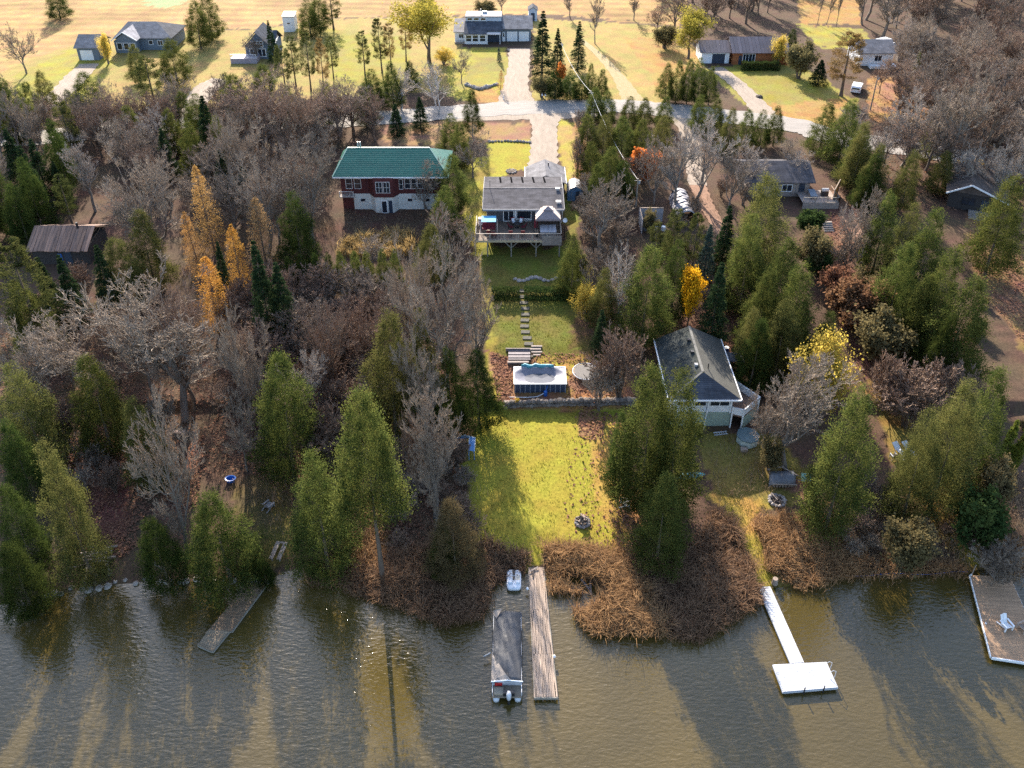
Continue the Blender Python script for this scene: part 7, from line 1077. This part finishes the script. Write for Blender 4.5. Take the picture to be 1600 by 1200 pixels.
# ------------------------------------------------------------------ yard things
def picnic(px, py, rz, label, mat):
    p = P(px, py); t = thing('picnic_table', label, 'picnic table', p, rz); I = ROOTM.pop(t.name)
    for k in range(5): MB().box(-.38 + k * .155, -.38 + k * .155 + .14, -.92, .92, .72 + .003 * (k % 2), .765 + .003 * (k % 2)).build('table_board', mat, t)
    for s in (-1, 1):
        for k in range(2): MB().box(s * .72 - .14 + k * .145, s * .72 - .005 + k * .145, -.92, .92, .42, .46).build('bench_board', mat, t)
    for y in (-.65, .65):
        for s in (-1, 1): MB().beam((s * .22, y, .71), (s * .62, y, 0), .09, .05).build('leg', mat, t)
        MB().box(-.85, .85, y - .09, y - .04, .34, .41).build('crossbar', mat, t)
    ROOTM[t.name] = I; return t
p = P(436, 866); t = thing('bench_pair', 'pale grey picnic bench with two long seats joined at one end in the shaded yard', 'picnic bench', p, -.12); ROOTM.pop(t.name)
for s in (-1, 1):
    for k in range(2): MB().box(s * .36 - .2 + k * .2, s * .36 - .01 + k * .2, -.95, .85, .45, .5).build('bench_board', log_pale, t)
MB().box(-.56, .56, .86, 1.05, .45, .5).build('end_board', log_pale, t)
for s in (-1, 1):
    for y in (-.75, .7): MB().beam((s * .36, y, 0), (s * .36, y, .45), .12).build('leg', grey_board, t)
p = P(421, 792); t = thing('garden_chair', 'grey wooden chair at the left side of the cone-shaped shore cedar', 'chair', p); bpy.data.objects.remove(t); adirondack(421, 793, None, 2.6, 'grey wooden chair at the left side of the cone-shaped shore cedar', surf('grey_slats', (.34, .31, .29), (.25, .225, .21), 3, .8))
def lounger(px, py, rz, label, group=None):
    p = P(px, py); t = thing('lounge_chair', label, 'lounge chair', p, rz, group); I = ROOTM.pop(t.name)
    MB().box(-.34, .34, -.95, .35, .34, .38).build('seat', white, t); MB().slab([(-.34, .35, .36), (.34, .35, .36), (.34, .95, .75), (-.34, .95, .75)], (0, 0, .04)).build('backrest', white, t)
    for k in range(7): MB().box(-.3, .3, -.9 + k * .18, -.82 + k * .18, .382, .395).build('slat', surf('lounger_strap', (.62, .62, .66), (.45, .45, .5), 3, .6), t)
    for sx in (-.3, .3):
        for sy in (-.85, .3): MB().beam((sx, sy, 0), (sx, sy, .35), .06).build('leg', white, t)
    ROOTM[t.name] = I; return t
lounger(1405, 708, .35, 'white lounge chair by the pale olive cedar, left of two'); lounger(1420, 707, .35, 'white lounge chair by the pale olive cedar, right of two')
for k, (px, py, lb) in enumerate(((1395, 717, 'dark chair with pale armrests left of the lounge chairs'), (1412, 723, 'low chair with pale armrests in front of the lounge chairs'))): p = P(px, py); chair(p.x, p.y, p.z, .2 + math.pi, lb, surf('brown_cloth', (.10, .075, .065), (.07, .055, .05), 3, .8), None, None, plastic_w)
def firepit(px, py, r, label):
    q = P(px, py); T = thing('fire_pit', label, 'fire pit', q)
    for k in range(13): a_ = 6.2832 * k / 13; rock_mb(q + Vector((r * math.cos(a_), r * math.sin(a_), .1)), random.uniform(.16, .25), .8).build('stone', stone_m, T)
    MB().lathe(q, [(r * .9, -.05), (r * .85, .03), (r * .2, .05)], 14).build('ash', ashen, T); return q, T
q, T = firepit(910, 817, .62, 'stone fire pit heaped with split logs on the sunny lawn')
for k in range(16): a_ = random.uniform(0, 6.28); z = .2 + .05 * k; r_ = .62 - .022 * k; c = q + Vector((random.uniform(-.2, .2), random.uniform(-.2, .2), z)); dv = Vector((math.cos(a_), math.sin(a_), random.uniform(-.25, .25))) * r_; MB().tube([c - dv, c + dv], random.uniform(.06, .1), 6).build('log', log_pale if k % 3 else ashen, T)
q, T = firepit(1214, 783, .75, 'round stone fire ring in the grass below the grey tarp')
for k in range(7): a_ = random.uniform(0, 6.28); c = q + Vector((random.uniform(-.25, .25), random.uniform(-.25, .25), .15 + .04 * k)); dv = Vector((math.cos(a_), math.sin(a_), .1)) * .45; MB().tube([c - dv, c + dv], .06, 6).build('log', ashen if k % 2 else log_pale, T)
adirondack(978, 790, None, 1.5, 'pale slatted garden chair at the right edge of the sunny lawn under the cedars', surf('pale_slats', (.50, .50, .48), (.4, .4, .38), 3, .7))
q = P(1221, 752); T = thing('covered_woodpile', 'woodpile under a grey tarp weighted with sticks near the fire ring', 'woodpile', q); V = []
for j in range(9):
    for i in range(11): u, v = i / 10 * 2 - 1, j / 8 * 2 - 1; V.append((u * 1.35 + .25 * v, v * .95, .75 + .28 * (1 - abs(v)) - .55 * max(0, abs(u) - .8) * 3 - .4 * max(0, abs(v) - .7) * 2.5 + .05 * random.uniform(-1, 1)))
o = obj('tarp', mesh_np('tarp', V, [(j * 11 + i, j * 11 + i + 1, (j + 1) * 11 + i + 1, (j + 1) * 11 + i) for j in range(8) for i in range(10)], tarp, True), T); o.modifiers.new('t', 'SOLIDIFY').thickness = .02
for k in range(14): x = q.x - 1.0 + .3 * (k % 7); z = q.z + .14 + .25 * (k // 7); MB().tube([(x, q.y - .85, z), (x, q.y + .8, z)], .12, 7).build('log', log_pale, T)
MB().beam(q + Vector((.2, 1.0, .95)), q + Vector((1.5, .1, .75)), .09).build('stick', log_pale, T); MB().beam(q + Vector((-1.3, .9, .7)), q + Vector((.4, 1.1, 1.0)), .12).build('stick', log_pale, T); MB().beam(q + Vector((-1.2, -.9, .55)), q + Vector((1.2, -1.0, .5)), .09).build('stick', log_pale, T)
q = P(1257, 752); T = thing('wheelbarrow', 'tipped green wheelbarrow right of the grey tarp', 'wheelbarrow', q); MB().slab([q + Vector(v) for v in ((-.5, -.35, .35), (.5, -.28, .3), (.6, .3, .75), (-.4, .4, .8))], (.08, -.2, .12)).build('tray', surf('green_enamel', (.24, .42, .34), (.18, .32, .26), 2, .5), T, bevel=.04); MB().tube([q + Vector((.65, -.05, .22)), q + Vector((.65, .08, .22))], .2, 12).build('wheel', black, T)
for s in (-.25, .25): MB().beam(q + Vector((.6, s, .25)), q + Vector((-.9, s * 1.3, .5)), .05).build('handle', log_pale, T)
# blue shelter, tub and debris in the left wood
q = P(728, 708); T = thing('blue_shelter', 'small blue gable-roofed shelter with white trim in the shade left of the lawn', 'shelter', q); blue_s = surf('sky_blue_panel', (.15, .30, .56), (.11, .23, .45), 2.5, .6)
zt = q.z + 1.5; w2 = .95
MB().slab([(q.x - .35, q.y - 1.0, zt - .05), (q.x + .95, q.y - 1.0, zt - .32), (q.x + .95, q.y + 1.0, zt - .32), (q.x - .35, q.y + 1.0, zt - .05)][1:3] + [(q.x + .35, q.y + 1.0, zt - .17), (q.x + .35, q.y - 1.0, zt - .17)], (0, 0, .05)).build('roof_panel', blue_s, T)
MB().slab([(q.x - .95, q.y + 1.0, zt - .4), (q.x + .9, q.y + 1.0, zt - .4), (q.x + .9, q.y + 1.0, zt - .3), (q.x - .2, q.y + 1.0, zt + .12), (q.x - .95, q.y + 1.0, zt - .3)], (0, .06, 0)).build('gable', blue_s, T); MB().beam((q.x - 1.0, q.y + .99, zt - .3), (q.x - .2, q.y + .99, zt + .15), .07).beam((q.x - .2, q.y + .99, zt + .15), (q.x + .98, q.y + .99, zt - .27), .07).beam((q.x + .35, q.y - 1.0, zt - .12), (q.x + .35, q.y + 1.0, zt - .12), .06).beam((q.x + .97, q.y - 1.0, zt - .27), (q.x + .97, q.y + 1.0, zt - .27), .06).build('trim', trimw, T)
for x, y in ((-.9, .97), (.92, .97), (.92, -.95), (.38, -.95)): MB().beam((q.x + x, q.y + y, q.z - .2), (q.x + x, q.y + y, zt - .3), .08).build('post', blue_s, T)
q = P(361, 752); T = thing('plastic_tub', 'small bright blue plastic tub in the dark of the left wood', 'tub', q); MB().lathe(q, [(.3, 0), (.38, .4), (.44, .42), (.42, .45), (.34, .43), (.28, .1)], 14, 1.3, 1).build('tub', blue_pl, T)
q = P(283, 679); T = thing('stone_bench', 'pinkish board lying on stones at the top of the lit leaf strip', 'bench', q); MB().box(q.x - .7, q.x + .6, q.y - .25, q.y + .25, q.z + .35, q.z + .42).build('board', surf('pink_board', (.50, .36, .32), (.4, .28, .25), 3, .8), T)
for s in (-.45, .4): rock_mb(q + Vector((s, 0, .12)), .24).build('stone', stone_m, T)
q = P(262, 713); T = thing('white_boulder', 'rounded whitish boulder at the left of the lit leaf strip', 'rock', q); rock_mb(q + Vector((0, 0, .1)), .45).build('stone', surf('pale_stone', (.62, .58, .50), (.5, .46, .4), 2, .9), T)
a = P(148, 868); T = thing('log_pile', 'pile of long thin logs and poles at the lower left shore', 'woodpile', a)
for k in range(18): c = a + Vector((random.uniform(-.4, .8), random.uniform(-1.1, 1.0), .1 + .05 * (k // 3))); dv = Vector((random.uniform(.9, 1.5), random.uniform(-.1, .45), random.uniform(-.05, .05))); MB().tube([c - dv, c + dv], random.uniform(.05, .1), 6).build('log', log_pale if k % 3 == 0 else grey_board, T)
for (px, py, lb, s) in ((135, 905, 'fallen grey trunk slanting down to the water at the lower left', (.7, -2.6)), (58, 915, 'short grey driftwood log under the corner cedar', (1.0, -.7)), (250, 890, 'grey driftwood log at the foot of the leaning bare tree', (.9, -.5)), (325, 893, 'grey stick of driftwood under the round shore cedar', (.45, -.8))): p = P(px, py); T = thing('driftwood_log', lb, 'log', p); MB().tube([p + Vector((-s[0] * .6, -s[1] * .6, .5)), p + Vector((0, 0, .3)), p + Vector((s[0] * .5, s[1] * .5, .1))], [.11, .14, .16], 8).build('log', grey_board, T)
for k, (px, py, lb) in enumerate(((148, 897, 'tall weathered stump at the lower left shore, left one'), (170, 893, 'tall weathered stump at the lower left shore, right one'))): p = P(px, py); T = thing('stump', lb, 'stump', p); MB().lathe(p, [(.24, -.3), (.19, .1), (.17, .95), (.12, 1.0)], 9).build('wood', grey_board, T)
T = thing('shore_rocks', 'line of grey rocks along the lower left shore', 'rocks', P(140, 912)); 
for k in range(26): px = 70 + k * 14 + random.uniform(-4, 4); yy = np.interp(px, [p[0] for p in SHORE_PX], [p[1] for p in SHORE_PX]); p = P(px, yy - random.uniform(-2, 6), .05); rock_mb(p, random.uniform(.18, .42), .7).build('stone', stone_m, T)
q = P(1078, 748); T = thing('overturned_canoe', 'teal canoe overturned under the big lawn cedars', 'canoe', q); MB().tube([q + Vector((-1.6 + .4 * k, .05 * k, .22)) for k in range(9)], [.03, .2, .3, .35, .36, .35, .3, .2, .03], 10).build('hull', teal, T, True)
p = P(1288, 812); T = thing('rubble_pile', 'small heap of pale rubble at the foot of the broad cedar by the fire ring', 'rocks', p)
for k in range(9): rock_mb(p + Vector((random.uniform(-.7, .7), random.uniform(-.4, .5), .05)), random.uniform(.12, .26)).build('stone', stone_m, T)
# ------------------------------------------------------------------ reeds, tall grass, leaf litter, brush: nobody could count these
def scatter(poly, n, seed):
    q = np.random.default_rng(seed); X = []; Yy = []; px = np.array([p[0] for p in poly]); py = np.array([p[1] for p in poly]); got = 0
    while got < n:
        x = q.uniform(px.min(), px.max(), 4000); y = q.uniform(py.min(), py.max(), 4000); k = inpoly(x, y, poly); x, y = x[k], y[k]
        v = (y - CY) / FOC; u = (x - 800) / FOC; dy = math.cos(PITCH) - v * math.sin(PITCH); dz = -math.sin(PITCH) - v * math.cos(PITCH); z = np.zeros(len(x))
        for _ in range(12): t = (z - CAMH) / dz; z = .5 * z + .5 * zp(t * dy + CAMY)
        X.append(t * u); Yy.append(t * dy + CAMY); got += len(x)
    return np.concatenate(X)[:n], np.concatenate(Yy)[:n]
def blades(name, polys, per, h, w, mat, seed, bend=.5, kind='stuff', clump=.3):
    q = np.random.default_rng(seed); VV = []
    for i, (poly, n) in enumerate(polys):
        x, y = scatter(poly, n, seed + i); cl = q.integers(0, max(1, n // 14), n); x0, y0 = x[cl], y[cl]; f = q.uniform(0, 1, n) < .75
        x = np.where(f, x0 + q.normal(0, clump, n), x); y = np.where(f, y0 + q.normal(0, clump, n), y); z0 = ground(x, y); k_ = z0 > -.42; x, y, cl, f, z = x[k_], y[k_], cl[k_], f[k_], np.maximum(z0, -.15)[k_]; n = len(x); hh = h * q.uniform(.55, 1.15, n) * (1 + .25 * vnoise(x, y, 2.5, seed) + .35 * vnoise(x, y, .9, seed + 1)); az = np.where(f, (cl * 2.399) % 6.283 + q.normal(0, .55, n), q.uniform(0, 6.283, n)); b_ = bend * q.uniform(.3, 1.3, n) * hh
        dx, dy = np.cos(az), np.sin(az); s = q.uniform(0, 6.283, n); wx, wy = np.cos(s) * w, np.sin(s) * w
        p0 = np.stack([x, y, z - .03], -1); p1 = np.stack([x + dx * b_ * .35, y + dy * b_ * .35, z + hh * .65], -1); p2 = np.stack([x + dx * b_, y + dy * b_, z + hh * (1 - .25 * bend)], -1); W_ = np.stack([wx, wy, np.zeros(n)], -1)
        VV.append(np.stack([p0 - W_, p0 + W_, p1 + W_ * .9, p1 - W_ * .9, p1 - W_ * .9, p1 + W_ * .9, p2 + W_ * .25, p2 - W_ * .25], 1).reshape(-1, 3))
    V = np.concatenate(VV); return tag(obj(name, mesh_np(name, V, np.arange(len(V)).reshape(-1, 4), mat)), kind='stuff')
M_REED = leafmat('dead_reed', (.24, .135, .07), (.46, .275, .14), .35, 1.6); M_REED2 = leafmat('dark_reed', (.155, .092, .055), (.29, .185, .11), .3, 1.6); M_TAN = leafmat('tan_grass', (.40, .26, .10), (.60, .42, .20), .35, .8)
blades('reeds', [([(850, 852), (905, 858), (985, 868), (1005, 905), (1035, 985), (935, 985), (890, 958), (955, 935), (945, 912), (908, 925), (862, 925)], 9000), ([(862, 862), (985, 872), (1000, 900), (880, 895)], 3000), ([(905, 960), (1040, 960), (1038, 992), (925, 990)], 3000)], 1, 1.35, .025, M_REED, 31, .75, clump=.22)
blades('dark_reeds', [([(985, 870), (1085, 850), (1120, 800), (1150, 820), (1190, 935), (1100, 1000), (1045, 995)], 12000), ([(690, 845), (830, 862), (822, 885), (770, 915), (752, 965), (690, 975), (600, 940), (560, 925), (600, 880)], 12000), ([(480, 880), (600, 890), (600, 940), (480, 905)], 1500)], 1, 1.4, .025, M_REED2, 51, .7, clump=.25)
blades('marsh_grass', [([(1175, 812), (1290, 805), (1330, 860), (1340, 895), (1250, 918), (1205, 890)], 9000), ([(1320, 870), (1500, 880), (1505, 897), (1330, 900)], 1500), ([(540, 780), (600, 780), (600, 905), (480, 905), (540, 870)], 2200), ([(1490, 790), (1600, 850), (1600, 905), (1540, 890)], 900)], 1, 1.2, .025, M_REED, 71, .7)
blades('tan_grass', [([(530, 388), (560, 375), (640, 365), (650, 398), (600, 402), (530, 404)], 2600)], 1, 1.7, .04, M_TAN, 81, .5)
blades('lawn_tufts', [([(745, 640), (990, 640), (992, 880), (850, 862), (735, 850), (728, 740)], 4500), ([(755, 400), (960, 470), (960, 556), (775, 556)], 5000), ([(1120, 770), (1205, 790), (1240, 915), (1190, 930), (1135, 840)], 3000)], 1, .11, .025, leafmat('grass_tuft', (.14, .155, .022), (.235, .21, .03), .3, .5), 91, .8, clump=.35)
def litter(name, polys, mat, seed, s=(.07, .17)):
    q = np.random.default_rng(seed); VV = []
    for i, (poly, n) in enumerate(polys):
        x, y = scatter(poly, n, seed + i * 3); z = ground(x, y) + .05 + np.abs(q.normal(0, .05, n)); a = q.uniform(0, 6.283, n); S = q.uniform(*s, n); e = q.normal(0, .35, (n, 2)); ux = np.stack([np.cos(a), np.sin(a), e[:, 0]], -1) * S[:, None]; uy = np.stack([-np.sin(a), np.cos(a), e[:, 1]], -1) * S[:, None] * .7; p = np.stack([x, y, z], -1)
        VV.append(np.stack([p - ux, p - uy, p + ux, p + uy], 1).reshape(-1, 3))
    V = np.concatenate(VV); return tag(obj(name, mesh_np(name, V, np.arange(len(V)).reshape(-1, 4), mat)), kind='stuff')
litter('fallen_leaves', [([(900, 645), (992, 645), (1000, 880), (890, 868), (880, 780)], 500), ([(950, 650), (992, 645), (1000, 880), (965, 870)], 800), ([(905, 642), (950, 645), (940, 690), (905, 685)], 350), ([(765, 550), (800, 560), (802, 640), (780, 640)], 900), ([(800, 552), (990, 552), (990, 640), (885, 640), (885, 570), (800, 570)], 1500), ([(1290, 330), (1345, 330), (1400, 600), (1310, 480)], 3500), ([(1510, 340), (1640, 340), (1680, 640), (1530, 450)], 5500), ([(1370, 520), (1510, 520), (1510, 650), (1390, 650)], 3000), ([(100, 690), (320, 680), (310, 790), (190, 870), (110, 870)], 4500), ([(1100, 400), (1170, 420), (1200, 560), (1040, 560)], 2500), ([(360, 470), (700, 470), (740, 850), (620, 880), (330, 700)], 9000), ([(0, 520), (330, 520), (400, 740), (0, 740)], 5000), ([(1340, 120), (1600, 260), (1600, 330), (1300, 330)], 5000), ([(900, 190), (920, 190), (930, 330), (890, 330)], 800)], leafmat('dry_leaf', (.16, .085, .055), (.31, .18, .105), .2, 2.5), 131)
blades('undergrowth', [([(330, 470), (740, 470), (745, 850), (600, 880), (480, 880), (330, 740)], 9000), ([(0, 500), (330, 500), (330, 700), (0, 700)], 4000), ([(1300, 420), (1520, 520), (1510, 660), (1390, 660), (1300, 540)], 5000), ([(1300, 750), (1500, 790), (1510, 890), (1330, 890)], 5000), ([(500, 335), (690, 335), (690, 390), (500, 390)], 1800), ([(980, 300), (1170, 300), (1170, 560), (1000, 560)], 3500), ([(1100, 690), (1210, 690), (1290, 770), (1120, 780)], 600), ([(1460, 700), (1600, 700), (1600, 880), (1520, 870)], 3000), ([(180, 200), (510, 200), (500, 420), (300, 420)], 3500)], 1, .9, .016, leafmat('dead_stalk', (.17, .11, .075), (.32, .22, .15), .2, .8), 161, .6, clump=.6)
